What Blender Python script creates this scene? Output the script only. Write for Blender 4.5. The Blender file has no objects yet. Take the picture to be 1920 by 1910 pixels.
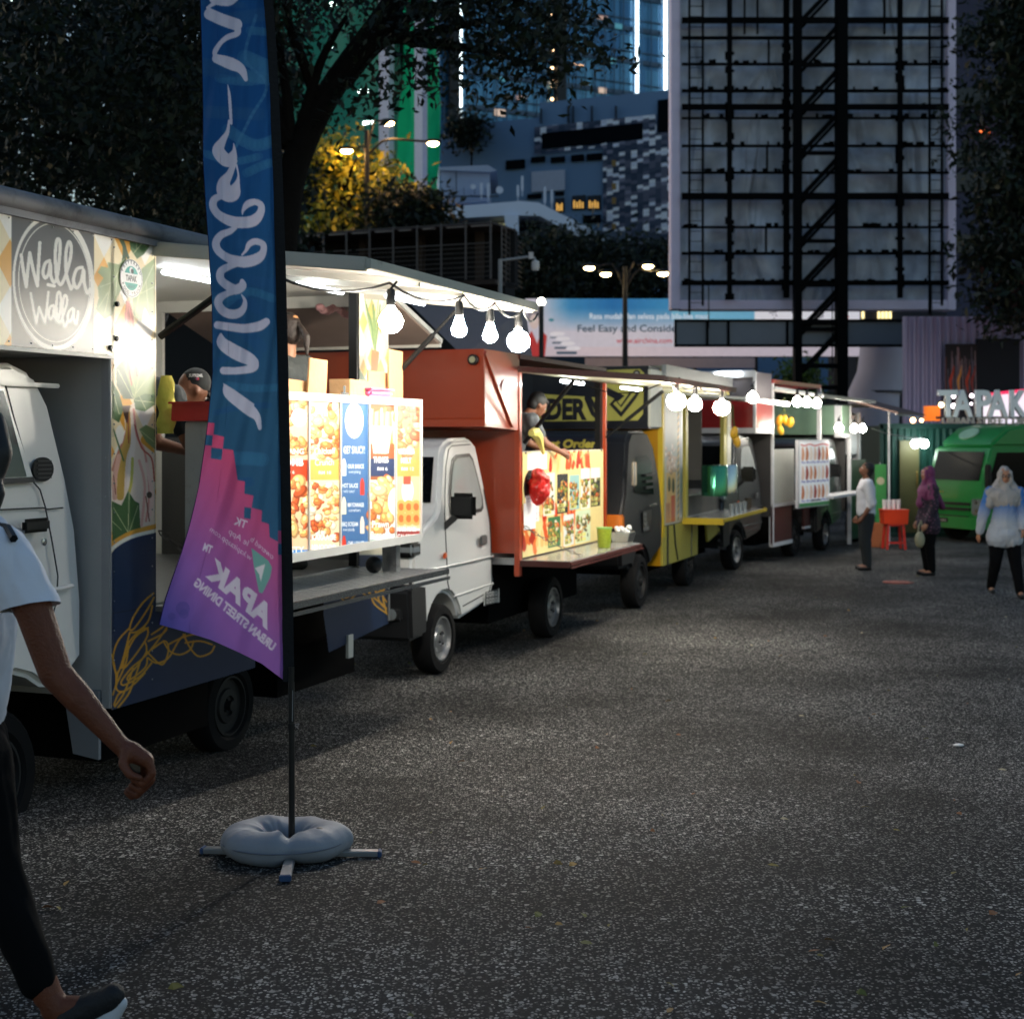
import bpy, bmesh, math, random
import numpy as np
from mathutils import Vector, Matrix
random.seed(7); RNG = np.random.default_rng(7)
SC = bpy.context.scene; COL = SC.collection
# ------------------------------------------------ camera, world, exposure
F, CX, HY, CH = 2700.0, 960.0, 820.0, 1.9      # focal length, centre column, horizon row (photo pixels), eye height
cam = bpy.data.cameras.new('camera'); camo = bpy.data.objects.new('camera', cam); COL.objects.link(camo)
camo.location = (0, 0, CH); camo.rotation_euler = (math.radians(90), 0, 0)
cam.sensor_width = 36; cam.lens = F/1920*36; cam.shift_y = -(955-HY)/1920; cam.clip_end = 3000; cam.clip_start = .1
cam.dof.use_dof = True; cam.dof.focus_distance = 5.4; cam.dof.aperture_fstop = 4.5
SC.camera = camo
w = bpy.data.worlds.new('World'); SC.world = w; w.use_nodes = True
nt = w.node_tree; bg = nt.nodes['Background']
sky = nt.nodes.new('ShaderNodeTexSky'); sky.sky_type = 'NISHITA'; sky.sun_disc = False
SUN_EL, SUN_ROT = math.radians(20.0), math.radians(300)
sky.sun_elevation = SUN_EL; sky.sun_rotation = SUN_ROT; sky.air_density = 1.4; sky.dust_density = .6; sky.ozone_density = 3.0
nt.links.new(sky.outputs[0], bg.inputs[0]); bg.inputs[1].default_value = 0.044
sl = bpy.data.lights.new('low_sun', 'SUN'); sl.energy = 0.02; sl.angle = math.radians(12); sl.color = (1, .93, .85)
so = bpy.data.objects.new('low_sun', sl); COL.objects.link(so)
sd = Vector((math.sin(SUN_ROT)*math.cos(SUN_EL), math.cos(SUN_ROT)*math.cos(SUN_EL), math.sin(SUN_EL)+.2))
so.rotation_euler = sd.to_track_quat('Z', 'Y').to_euler()
SC.view_settings.view_transform = 'Standard'; SC.view_settings.look = 'None'
SC.view_settings.exposure = 1.5; SC.view_settings.gamma = 1
SC.cycles.max_bounces = 6; SC.cycles.diffuse_bounces = 3; SC.cycles.glossy_bounces = 3; SC.cycles.transmission_bounces = 4
SC.cycles.sample_clamp_indirect = 3; SC.cycles.caustics_reflective = False; SC.cycles.caustics_refractive = False
SC.cycles.use_denoising = True

# ------------------------------------------------ small tools
def P(px, py, Y):            # world point seen at a photo pixel at depth Y
    return Vector(((px-CX)*Y/F, Y, CH-(py-HY)*Y/F))
def lin(c):
    o = []
    for v in c[:3]:
        v = v/255.
        o.append(v/12.92 if v <= .04045 else ((v+.055)/1.055)**2.4)
    return o
def ss(a, b, x):
    t = min(1, max(0, (x-a)/(b-a))); return t*t*(3-2*t)
def ground_z(x, y): return .25*(1-ss(4.5, 9.5, y))
MATS = {}
def M(name, col, rough=.6, metal=0, var=.12, scale=6, bump=0, bscale=60, emit=None, es=0, coat=0, spec=.5, dirt=None):
    if name in MATS: return MATS[name]
    m = bpy.data.materials.new(name); m.use_nodes = True; N = m.node_tree.nodes; L = m.node_tree.links
    b = N['Principled BSDF']; c = lin(col)
    tc = N.new('ShaderNodeTexCoord'); nz = N.new('ShaderNodeTexNoise'); nz.inputs['Scale'].default_value = scale; nz.inputs['Detail'].default_value = 6
    L.new(tc.outputs['Object'], nz.inputs['Vector'])
    mx = N.new('ShaderNodeMix'); mx.data_type = 'RGBA'
    mx.inputs[6].default_value = [v*(1-var) for v in c]+[1]; mx.inputs[7].default_value = [min(1, v*(1+var)) for v in c]+[1]
    L.new(nz.outputs[0], mx.inputs[0]); out = mx.outputs[2]
    if dirt:
        n2 = N.new('ShaderNodeTexNoise'); n2.inputs['Scale'].default_value = dirt[1]; n2.inputs['Detail'].default_value = 8; n2.inputs['Roughness'].default_value = .7
        L.new(tc.outputs['Object'], n2.inputs['Vector'])
        r = N.new('ShaderNodeValToRGB'); r.color_ramp.elements[0].position = dirt[2]; r.color_ramp.elements[1].position = dirt[2]+.2
        L.new(n2.outputs[0], r.inputs[0])
        m2 = N.new('ShaderNodeMix'); m2.data_type = 'RGBA'; L.new(r.outputs[0], m2.inputs[0]); L.new(out, m2.inputs[6])
        m2.inputs[7].default_value = lin(dirt[0])+[1]; out = m2.outputs[2]
    L.new(out, b.inputs['Base Color'])
    b.inputs['Roughness'].default_value = rough; b.inputs['Metallic'].default_value = metal
    b.inputs['Specular IOR Level'].default_value = spec; b.inputs['Coat Weight'].default_value = coat
    if emit: b.inputs['Emission Color'].default_value = lin(emit)+[1]; b.inputs['Emission Strength'].default_value = es
    if bump:
        bn = N.new('ShaderNodeTexNoise'); bn.inputs['Scale'].default_value = bscale; bn.inputs['Detail'].default_value = 4
        L.new(tc.outputs['Object'], bn.inputs['Vector'])
        bp = N.new('ShaderNodeBump'); bp.inputs['Strength'].default_value = bump; bp.inputs['Distance'].default_value = .02
        L.new(bn.outputs[0], bp.inputs['Height']); L.new(bp.outputs[0], b.inputs['Normal'])
    MATS[name] = m; return m
def MP(name, rough=.5, es=0, spec=.4, trans=0, gain=1):      # printed surface: colours come from the mesh's own print
    if name in MATS: return MATS[name]
    m = bpy.data.materials.new(name); m.use_nodes = True; N = m.node_tree.nodes; L = m.node_tree.links
    b = N['Principled BSDF']; a = N.new('ShaderNodeAttribute'); a.attribute_name = 'Col'
    tc = N.new('ShaderNodeTexCoord'); nz = N.new('ShaderNodeTexNoise'); nz.inputs['Scale'].default_value = 5; nz.inputs['Detail'].default_value = 7
    L.new(tc.outputs['Object'], nz.inputs['Vector'])
    mr = N.new('ShaderNodeMapRange'); mr.inputs[3].default_value = .82; mr.inputs[4].default_value = 1.1; L.new(nz.outputs[0], mr.inputs[0])
    mx = N.new('ShaderNodeMix'); mx.data_type = 'RGBA'; mx.blend_type = 'MULTIPLY'; mx.inputs[0].default_value = 1
    L.new(a.outputs['Color'], mx.inputs[6]); L.new(mr.outputs[0], mx.inputs[7])
    L.new(mx.outputs[2], b.inputs['Base Color']); b.inputs['Roughness'].default_value = rough; b.inputs['Specular IOR Level'].default_value = spec
    if es: L.new(a.outputs['Color'], b.inputs['Emission Color']); b.inputs['Emission Strength'].default_value = es
    if trans:
        t = N.new('ShaderNodeBsdfTranslucent'); L.new(a.outputs['Color'], t.inputs[0]); ms = N.new('ShaderNodeMixShader'); ms.inputs[0].default_value = trans
        L.new(b.outputs[0], ms.inputs[1]); L.new(t.outputs[0], ms.inputs[2]); L.new(ms.outputs[0], N['Material Output'].inputs[0])
    MATS[name] = m; return m
def tag(o, label=None, cat=None, group=None, kind=None):
    if label: o['label'] = label
    if cat: o['category'] = cat
    if group: o['group'] = group
    if kind: o['kind'] = kind
    return o
def thing(name, label, cat, loc=(0, 0, 0), rz=0, group=None):
    o = bpy.data.objects.new(name, None); COL.objects.link(o); o.location = loc; o.rotation_euler = (0, 0, rz); o.empty_display_size = .2
    return tag(o, label, cat, group)
def copy_tree(o, parent=None):
    c = o.copy(); COL.objects.link(c)
    if parent: c.parent = parent
    for ch in list(o.children): copy_tree(ch, c)
    return c
class MB:
    def __init__(s, tf=None): s.v = []; s.f = []; s.tf = tf
    def add(s, vs, fs):
        n = len(s.v); s.v += [tuple(v) for v in vs]; s.f += [tuple(i+n for i in f) for f in fs]; return s
    def box(s, x0, x1, y0, y1, z0, z1):
        return s.add([(x, y, z) for x in (x0, x1) for y in (y0, y1) for z in (z0, z1)],
                     [(0, 1, 3, 2), (4, 6, 7, 5), (0, 4, 5, 1), (2, 3, 7, 6), (0, 2, 6, 4), (1, 5, 7, 3)])
    def prism(s, pts, off):      # polygon (3D points) extruded by an offset vector
        n = len(pts); off = Vector(off); a = [Vector(p) for p in pts]
        return s.add(a+[p+off for p in a], [tuple(range(n))[::-1], tuple(range(n, 2*n))]+[(i, (i+1) % n, n+(i+1) % n, n+i) for i in range(n)])
    def bar(s, p, q, a, b=None):   # square bar between two points
        b = b or a; p, q = Vector(p), Vector(q); d = (q-p).normalized()
        up = Vector((0, 0, 1)) if abs(d.z) < .95 else Vector((1, 0, 0))
        e = d.cross(up).normalized()*a/2; g = e.cross(d).normalized()*b/2
        return s.prism([p-e-g, p+e-g, p+e+g, p-e+g], q-p)
    def tube(s, pts, r, n=8, cap=True):
        pts = [Vector(p) for p in pts]; m = len(pts); rr = r if hasattr(r, '__len__') else [r]*m
        vs = []; ref = None
        for i, p in enumerate(pts):
            d = (pts[min(i+1, m-1)]-pts[max(i-1, 0)]).normalized()
            if ref is None or abs(ref.dot(d)) > .97: ref = Vector((0, 0, 1)) if abs(d.z) < .9 else Vector((1, 0, 0))
            e = d.cross(ref).normalized(); g = d.cross(e).normalized(); ref = -g if False else ref
            vs += [p+(e*math.cos(k*2*math.pi/n)+g*math.sin(k*2*math.pi/n))*rr[i] for k in range(n)]
        fs = [(i*n+k, i*n+(k+1) % n, (i+1)*n+(k+1) % n, (i+1)*n+k) for i in range(m-1) for k in range(n)]
        if cap: fs += [tuple(range(n))[::-1], tuple(range((m-1)*n, m*n))]
        return s.add(vs, fs)
    def lathe(s, prof, c=(0, 0, 0), ax='z', n=20):   # prof: list of (radius, along axis)
        vs = []
        for r, h in prof:
            for k in range(n):
                a, b = r*math.cos(k*2*math.pi/n), r*math.sin(k*2*math.pi/n)
                v = (a, b, h) if ax == 'z' else ((h, a, b) if ax == 'x' else (a, h, b))
                vs.append((v[0]+c[0], v[1]+c[1], v[2]+c[2]))
        m = len(prof)
        fs = [(i*n+k, i*n+(k+1) % n, (i+1)*n+(k+1) % n, (i+1)*n+k) for i in range(m-1) for k in range(n)]
        fs += [tuple(range(n))[::-1], tuple(range((m-1)*n, m*n))]
        return s.add(vs, fs)
    def ball(s, c, r, n=12, sc=(1, 1, 1), rot=None):
        vs = []; fs = []; m = n//2+1
        for i in range(m+1):
            t = math.pi*i/m
            for k in range(n):
                v = Vector((math.sin(t)*math.cos(2*math.pi*k/n)*sc[0], math.sin(t)*math.sin(2*math.pi*k/n)*sc[1], math.cos(t)*sc[2]))*r
                if rot: v = rot @ v
                vs.append(v+Vector(c))
        for i in range(m):
            for k in range(n): fs.append((i*n+k, i*n+(k+1) % n, (i+1)*n+(k+1) % n, (i+1)*n+k))
        return s.add(vs, fs)
    def build(s, name, mat, parent=None, smooth=False, bevel=0, seg=2, norm=True, sub=0):
        me = bpy.data.meshes.new(name); vs = [s.tf(v) for v in s.v] if s.tf else s.v
        me.from_pydata([tuple(v) for v in vs], [], s.f)
        bm = bmesh.new(); bm.from_mesh(me)
        bmesh.ops.remove_doubles(bm, verts=bm.verts, dist=1e-5)
        if norm: bmesh.ops.recalc_face_normals(bm, faces=bm.faces)
        if bevel: bmesh.ops.bevel(bm, geom=[e for e in bm.edges if e.is_manifold and e.calc_face_angle(0) > .5], offset=bevel, segments=seg, affect='EDGES', clamp_overlap=True)
        bm.to_mesh(me); bm.free()
        for p in me.polygons: p.use_smooth = bool(smooth)
        if smooth == 'auto' or (smooth and smooth != 'full'): me.set_sharp_from_angle(angle=math.radians(40))
        me.materials.append(mat)
        o = bpy.data.objects.new(name, me); COL.objects.link(o)
        if parent: o.parent = parent
        if sub: md = o.modifiers.new('s', 'SUBSURF'); md.levels = md.render_levels = sub
        return o
def blob(name, parts, mat, parent=None, vox=.012, smooth=4, tf=None, fold=None, cut=None):
    """one continuous organic surface: overlapping tapered limbs fused by a voxel remesh"""
    b = MB()
    for q in parts:
        if q[0] == 'e': b.ball(q[1], 1, 14, q[2], q[3] if len(q) > 3 else None)
        else:
            p0, r0, p1, r1 = q; p0, p1 = Vector(p0), Vector(p1)
            n = max(2, int((p1-p0).length/(min(r0, r1)*.5))+1); n = min(n, 16)
            b.tube([p0.lerp(p1, i/(n-1)) for i in range(n)], [r0+(r1-r0)*i/(n-1) for i in range(n)], 12)
            b.ball(p0, r0, 12); b.ball(p1, r1, 12)
    o = b.build(name, mat, None)
    r = o.modifiers.new('r', 'REMESH'); r.mode = 'VOXEL'; r.voxel_size = vox; r.use_smooth_shade = True
    s_ = o.modifiers.new('s', 'SMOOTH'); s_.iterations = smooth; s_.factor = .5
    dg = bpy.context.evaluated_depsgraph_get(); me = bpy.data.meshes.new_from_object(o.evaluated_get(dg))
    old = o.data; o.modifiers.clear(); o.data = me; bpy.data.meshes.remove(old); me.name = name
    if not me.materials: me.materials.append(mat)
    for p in me.polygons: p.use_smooth = True
    if cut:       # straight hem: slice off everything beyond the plane, only on the given side
        co, no, sel = cut; bm = bmesh.new(); bm.from_mesh(me); vs = {v for v in bm.verts if sel(v.co)}
        g = list(vs)+[e for e in bm.edges if all(v in vs for v in e.verts)]+[f for f in bm.faces if all(v in vs for v in f.verts)]
        bmesh.ops.bisect_plane(bm, geom=g, plane_co=co, plane_no=no, clear_outer=True); bm.to_mesh(me); bm.free()
        for p_ in me.polygons: p_.use_smooth = True
    if fold:      # cloth folds: stretched noise pushed along the surface normal
        from mathutils import noise as nz
        amp, sc = fold
        N_ = len(me.vertices); cc = np.empty(N_*3, np.float32); nn = np.empty(N_*3, np.float32); me.vertices.foreach_get('co', cc); me.vertices.foreach_get('normal', nn); cc = cc.reshape(-1, 3); nn = nn.reshape(-1, 3)
        d = np.array([nz.noise(Vector((c[0]*sc, c[1]*sc, c[2]*sc*.45+c[0]*sc*.5)))+.5*nz.noise(Vector((c[0]*sc*2.3, c[1]*sc*2.3, c[2]*sc))) for c in cc.tolist()], np.float32)
        me.vertices.foreach_set('co', (cc+nn*(amp*(np.abs(d)*1.6-.35))[:, None]).reshape(-1)); me.update()
    if tf: me.transform(tf)
    if parent: o.parent = parent
    return o
# ------------------------------------------------ printed art: a small painter whose picture becomes the mesh's own colours
TXT = {}
def text_tris(s, bold):
    k = (s, bold)
    if k in TXT: return TXT[k]
    cu = bpy.data.curves.new('t', 'FONT'); cu.body = s; cu.size = 1; cu.offset = bold; cu.resolution_u = 3
    o = bpy.data.objects.new('t', cu); COL.objects.link(o)
    me = bpy.data.meshes.new_from_object(o.evaluated_get(bpy.context.evaluated_depsgraph_get()))
    me.calc_loop_triangles(); v = np.array([x.co[:2] for x in me.vertices])
    t = [v[list(x.vertices)] for x in me.loop_triangles]
    wd = v[:, 0].max() if len(v) else 1
    bpy.data.objects.remove(o); bpy.data.curves.remove(cu); bpy.data.meshes.remove(me)
    TXT[k] = (t, wd); return TXT[k]
class Cv:
    """canvas in any drawing coordinates: box (x0,y0,x1,y1), y grows downward"""
    def __init__(s, x0, y0, x1, y1, W, H, bg, ssa=2):
        s.b = (x0, y0, x1, y1); s.W, s.H, s.k = W, H, ssa; s.a = np.zeros((H*ssa, W*ssa, 3)); s.a[:] = bg
        s.sx, s.sy = W*ssa/(x1-x0), H*ssa/(y1-y0)
    def t(s, p): p = np.asarray(p, float); return np.stack([(p[..., 0]-s.b[0])*s.sx, (p[..., 1]-s.b[1])*s.sy], -1)
    def _box(s, q, m=0):
        h, w_ = s.a.shape[:2]
        x0, y0 = np.floor(q.min(0)-m).astype(int); x1, y1 = np.ceil(q.max(0)+m).astype(int)+1
        x0, y0, x1, y1 = max(x0, 0), max(y0, 0), min(x1, w_), min(y1, h)
        if x0 >= x1 or y0 >= y1: return None
        X, Y = np.meshgrid(np.arange(x0, x1)+.5, np.arange(y0, y1)+.5); return (slice(y0, y1), slice(x0, x1)), X, Y
    def put(s, sl, m, col, al=1):
        r = s.a[sl]; c = np.array(col, float) if not callable(col) else col
        r[m] = r[m]*(1-al)+c*al
    def poly(s, pts, col, al=1):
        q = s.t(pts); B = s._box(q)
        if B is None: return
        sl, X, Y = B; m = np.zeros(X.shape, bool); n = len(q)
        for i in range(n):
            (xa, ya), (xb, yb) = q[i], q[(i+1) % n]
            if ya == yb: continue
            c = ((ya > Y) != (yb > Y)) & (X < (xb-xa)*(Y-ya)/(yb-ya)+xa); m ^= c
        s.put(sl, m, col, al)
    def rect(s, x0, y0, x1, y1, col, al=1): s.poly([(x0, y0), (x1, y0), (x1, y1), (x0, y1)], col, al)
    def ell(s, cx, cy, rx, ry, col, al=1, rot=0, sh=0):
        t = np.linspace(0, 2*math.pi, 40)[:-1]; x, y = rx*np.cos(t), ry*np.sin(t); c, d = math.cos(rot), math.sin(rot)
        X = x*c-y*d; s.poly(np.stack([cx+X, cy+x*d+y*c+sh*X], 1), col, al)
    def stroke(s, pts, wd, col, smooth=True, al=1):
        """pts [(x,y) or (x,y,width)]; width in drawing units"""
        p = [tuple(q) if len(q) > 2 else (q[0], q[1], wd) for q in pts]; p = np.array(p, float)
        if smooth and len(p) > 2:
            out = []
            for i in range(len(p)-1):
                a, b_, c, d = p[max(i-1, 0)], p[i], p[i+1], p[min(i+2, len(p)-1)]
                for t in np.linspace(0, 1, 7)[:-1]:
                    out.append(.5*((2*b_)+(-a+c)*t+(2*a-5*b_+4*c-d)*t*t+(-a+3*b_-3*c+d)*t**3))
            out.append(p[-1]); p = np.array(out)
        q = s.t(p[:, :2]); r = np.maximum(p[:, 2]*abs(s.sx*s.sy)**.5/2, .5)
        for i in range(len(q)-1):
            B = s._box(q[i:i+2], max(r[i], r[i+1]))
            if B is None: continue
            sl, X, Y = B; d = q[i+1]-q[i]; L2 = max((d*d).sum(), 1e-9)
            t = np.clip(((X-q[i][0])*d[0]+(Y-q[i][1])*d[1])/L2, 0, 1)
            s.put(sl, (X-q[i][0]-t*d[0])**2+(Y-q[i][1]-t*d[1])**2 <= (r[i]+(r[i+1]-r[i])*t)**2, col, al)
    def text(s, txt, x, y, size, col, ax=(1, 0), up=(0, -1), bold=.0, fit=None):
        """(x,y) baseline start; ax, up: drawing-space vectors for one unit of size"""
        tr, wd = text_tris(txt, bold); kx = size if not fit else fit/wd
        for t in tr:
            q = np.array([(x+v[0]*kx*ax[0]+v[1]*size*up[0], y+v[0]*kx*ax[1]+v[1]*size*up[1]) for v in t])
            s.poly(q, col)
    def noise(s, amt, cells, seed=1):
        r = np.random.default_rng(seed); h, w_ = s.a.shape[:2]; g = r.random((cells+2, cells+2))
        yy = np.linspace(0, cells, h); xx = np.linspace(0, cells, w_); y0 = yy.astype(int); x0 = xx.astype(int)
        fy = (yy-y0)[:, None]; fx = (xx-x0)[None]; fy = fy*fy*(3-2*fy); fx = fx*fx*(3-2*fx)
        n = (g[y0][:, x0]*(1-fx)+g[y0][:, x0+1]*fx)*(1-fy)+(g[y0+1][:, x0]*(1-fx)+g[y0+1][:, x0+1]*fx)*fy
        s.a *= (1+amt*(n[..., None]-.5)*2)
    def get(s):
        k = s.k; a = s.a.reshape(s.H, k, s.W, k, 3).mean((1, 3)); return np.clip(a, 0, 255)
def tolin(a):
    a = a/255.; return np.where(a <= .04045, a/12.92, ((a+.055)/1.055)**2.4)
def sheet(name, img, fn, mat, parent=None, smooth=True, keep=None):
    """grid mesh carrying img (H,W,3 sRGB 0-255); fn(fx,fy)->xyz arrays with fx,fy in 0..1 (fy down)"""
    H, W = img.shape[:2]; fx, fy = np.meshgrid(np.linspace(0, 1, W), np.linspace(0, 1, H))
    v = np.stack(fn(fx, fy), -1).reshape(-1, 3)
    i = np.arange((H-1)*(W-1)); r, c = i//(W-1), i % (W-1); a = r*W+c
    f = np.stack([a, a+W, a+W+1, a+1], 1)
    if keep is not None: f = f[keep.reshape(-1)[a]]
    me = bpy.data.meshes.new(name); me.vertices.add(len(v)); me.vertices.foreach_set('co', v.astype(np.float32).reshape(-1))
    me.loops.add(len(f)*4); me.loops.foreach_set('vertex_index', f.reshape(-1).astype(np.int32))
    me.polygons.add(len(f)); me.polygons.foreach_set('loop_start', np.arange(len(f), dtype=np.int32)*4)
    me.update(calc_edges=True); me.validate()
    at = me.color_attributes.new('Col', 'FLOAT_COLOR', 'POINT'); c4 = np.ones((len(v), 4), np.float32); c4[:, :3] = tolin(img.reshape(-1, 3))
    at.data.foreach_set('color', c4.reshape(-1))
    if smooth: me.polygons.foreach_set('use_smooth', np.ones(len(f), bool))
    me.materials.append(mat); o = bpy.data.objects.new(name, me); COL.objects.link(o)
    if parent: o.parent = parent
    return o
class Plane:
    """vertical plane through ground points A,B; s measured from A toward B"""
    def __init__(s, A, B):
        s.A = np.array(A[:2], float); d = np.array(B[:2], float)-s.A; s.L = np.hypot(*d); s.d = d/s.L; s.n = np.array([s.d[1], -s.d[0]])
    def s_of(s, px):
        k = (px-CX)/F; return (k*s.A[1]-s.A[0])/(s.d[0]-k*s.d[1])
    def sz(s, px, py):
        t = s.s_of(px); Y = s.A[1]+s.d[1]*t; return t, CH-(py-HY)*Y/F
    def w(s, px, py, off=0):
        t, z = s.sz(px, py); p = s.A+s.d*t+s.n*off; return Vector((p[0], p[1], z))
    def p(s, t, z, off=0):
        p = s.A+s.d*t+s.n*off; return Vector((p[0], p[1], z))
    def img_fn(s, px0, py0, px1, py1, off=0):     # maps canvas coords (photo px) to the plane
        def fn(fx, fy):
            px = px0+(px1-px0)*fx; py = py0+(py1-py0)*fy
            k = (px-CX)/F; t = (k*s.A[1]-s.A[0])/(s.d[0]-k*s.d[1]); Y = s.A[1]+s.d[1]*t
            return s.A[0]+s.d[0]*t+s.n[0]*off, Y+s.n[1]*off, CH-(py-HY)*Y/F
        return fn
WHITE = (240, 240, 238)
dark = M('dark_rubber', (22, 23, 25), .8, spec=.2); blackp = M('black_paint', (16, 17, 18), .45, spec=.3); chrome = M('bright_metal', (200, 202, 205), .25, 1)
# ------------------------------------------------ ground
def asphalt():
    m = bpy.data.materials.new('asphalt'); m.use_nodes = True; N = m.node_tree.nodes; L = m.node_tree.links; b = N['Principled BSDF']
    tc = N.new('ShaderNodeTexCoord')
    wn = N.new('ShaderNodeTexNoise'); wn.inputs['Scale'].default_value = 40; L.new(tc.outputs['Object'], wn.inputs['Vector'])
    vm = N.new('ShaderNodeVectorMath'); vm.operation = 'MULTIPLY_ADD'; vm.inputs[1].default_value = (.02, .02, .02); L.new(wn.outputs['Color'], vm.inputs[0]); L.new(tc.outputs['Object'], vm.inputs[2])
    v = N.new('ShaderNodeTexVoronoi'); v.inputs['Scale'].default_value = 84; v.inputs['Randomness'].default_value = 1; L.new(vm.outputs[0], v.inputs['Vector'])
    sep = N.new('ShaderNodeSeparateColor'); L.new(v.outputs['Color'], sep.inputs[0])
    r = N.new('ShaderNodeValToRGB'); e = r.color_ramp.elements; e[0].position = .30; e[0].color = (.024, .024, .024, 1); e[1].position = 1; e[1].color = (.36, .35, .33, 1)
    x = e.new(.5); x.color = (.12, .116, .108, 1); x = e.new(.84); x.color = (.26, .25, .235, 1)
    L.new(sep.outputs[0], r.inputs[0])
    dr = N.new('ShaderNodeValToRGB'); d = dr.color_ramp.elements; d[0].position = .36; d[0].color = (1, 1, 1, 1); d[1].position = .48; d[1].color = (0, 0, 0, 1); L.new(v.outputs['Distance'], dr.inputs[0])
    mx = N.new('ShaderNodeMix'); mx.data_type = 'RGBA'; mx.inputs[6].default_value = (.011, .0112, .0115, 1); L.new(dr.outputs[0], mx.inputs[0]); L.new(r.outputs[0], mx.inputs[7])
    v2 = N.new('ShaderNodeTexVoronoi'); v2.inputs['Scale'].default_value = 36; L.new(vm.outputs[0], v2.inputs['Vector']); s2 = N.new('ShaderNodeSeparateColor'); L.new(v2.outputs['Color'], s2.inputs[0])
    g1 = N.new('ShaderNodeMath'); g1.operation = 'GREATER_THAN'; g1.inputs[1].default_value = .8; L.new(s2.outputs[1], g1.inputs[0]); g2 = N.new('ShaderNodeMath'); g2.operation = 'LESS_THAN'; g2.inputs[1].default_value = .33; L.new(v2.outputs['Distance'], g2.inputs[0]); g3 = N.new('ShaderNodeMath'); g3.operation = 'MULTIPLY'; L.new(g1.outputs[0], g3.inputs[0]); L.new(g2.outputs[0], g3.inputs[1])
    r2 = N.new('ShaderNodeValToRGB'); r2.color_ramp.elements[0].color = (.06, .058, .055, 1); r2.color_ramp.elements[1].color = (.42, .41, .39, 1); L.new(s2.outputs[2], r2.inputs[0]); mb_ = N.new('ShaderNodeMix'); mb_.data_type = 'RGBA'; L.new(g3.outputs[0], mb_.inputs[0]); L.new(mx.outputs[2], mb_.inputs[6]); L.new(r2.outputs[0], mb_.inputs[7]); mx = mb_
    n2 = N.new('ShaderNodeTexNoise'); n2.inputs['Scale'].default_value = .42; n2.inputs['Detail'].default_value = 8; n2.inputs['Roughness'].default_value = .62; L.new(tc.outputs['Object'], n2.inputs['Vector'])
    mr = N.new('ShaderNodeMapRange'); mr.inputs[1].default_value = .3; mr.inputs[2].default_value = .7; mr.inputs[1].default_value = .36; mr.inputs[2].default_value = .64; mr.inputs[3].default_value = .5; mr.inputs[4].default_value = 2.3; L.new(n2.outputs[0], mr.inputs[0])
    m2 = N.new('ShaderNodeMix'); m2.data_type = 'RGBA'; m2.blend_type = 'MULTIPLY'; m2.inputs[0].default_value = 1; L.new(mx.outputs[2], m2.inputs[6]); L.new(mr.outputs[0], m2.inputs[7])
    L.new(m2.outputs[2], b.inputs['Base Color'])
    rr = N.new('ShaderNodeMapRange'); rr.inputs[3].default_value = .75; rr.inputs[4].default_value = .95; b.inputs['Specular IOR Level'].default_value = .12; L.new(n2.outputs[0], rr.inputs[0]); L.new(rr.outputs[0], b.inputs['Roughness'])
    bp = N.new('ShaderNodeBump'); bp.inputs['Strength'].default_value = .9; bp.inputs['Distance'].default_value = .006; L.new(dr.outputs[0], bp.inputs['Height']); L.new(bp.outputs[0], b.inputs['Normal'])
    return m
xs = np.concatenate([[-700, -300, -120, -60], np.arange(-30, 41, 1.0), [70, 130, 300, 700]]); ys = np.concatenate([[-60, -20, -8], np.arange(-2, 14, .5), np.arange(14, 60, 4), [90, 160, 400, 1200]])
g = MB(); nx = len(xs)
g.add([(x, y, ground_z(x, y)) for y in ys for x in xs], [(j*nx+i, j*nx+i+1, (j+1)*nx+i+1, (j+1)*nx+i) for j in range(len(ys)-1) for i in range(nx-1)])
gr = g.build('ground', asphalt(), None, smooth='full'); tag(gr, kind='structure')

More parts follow.
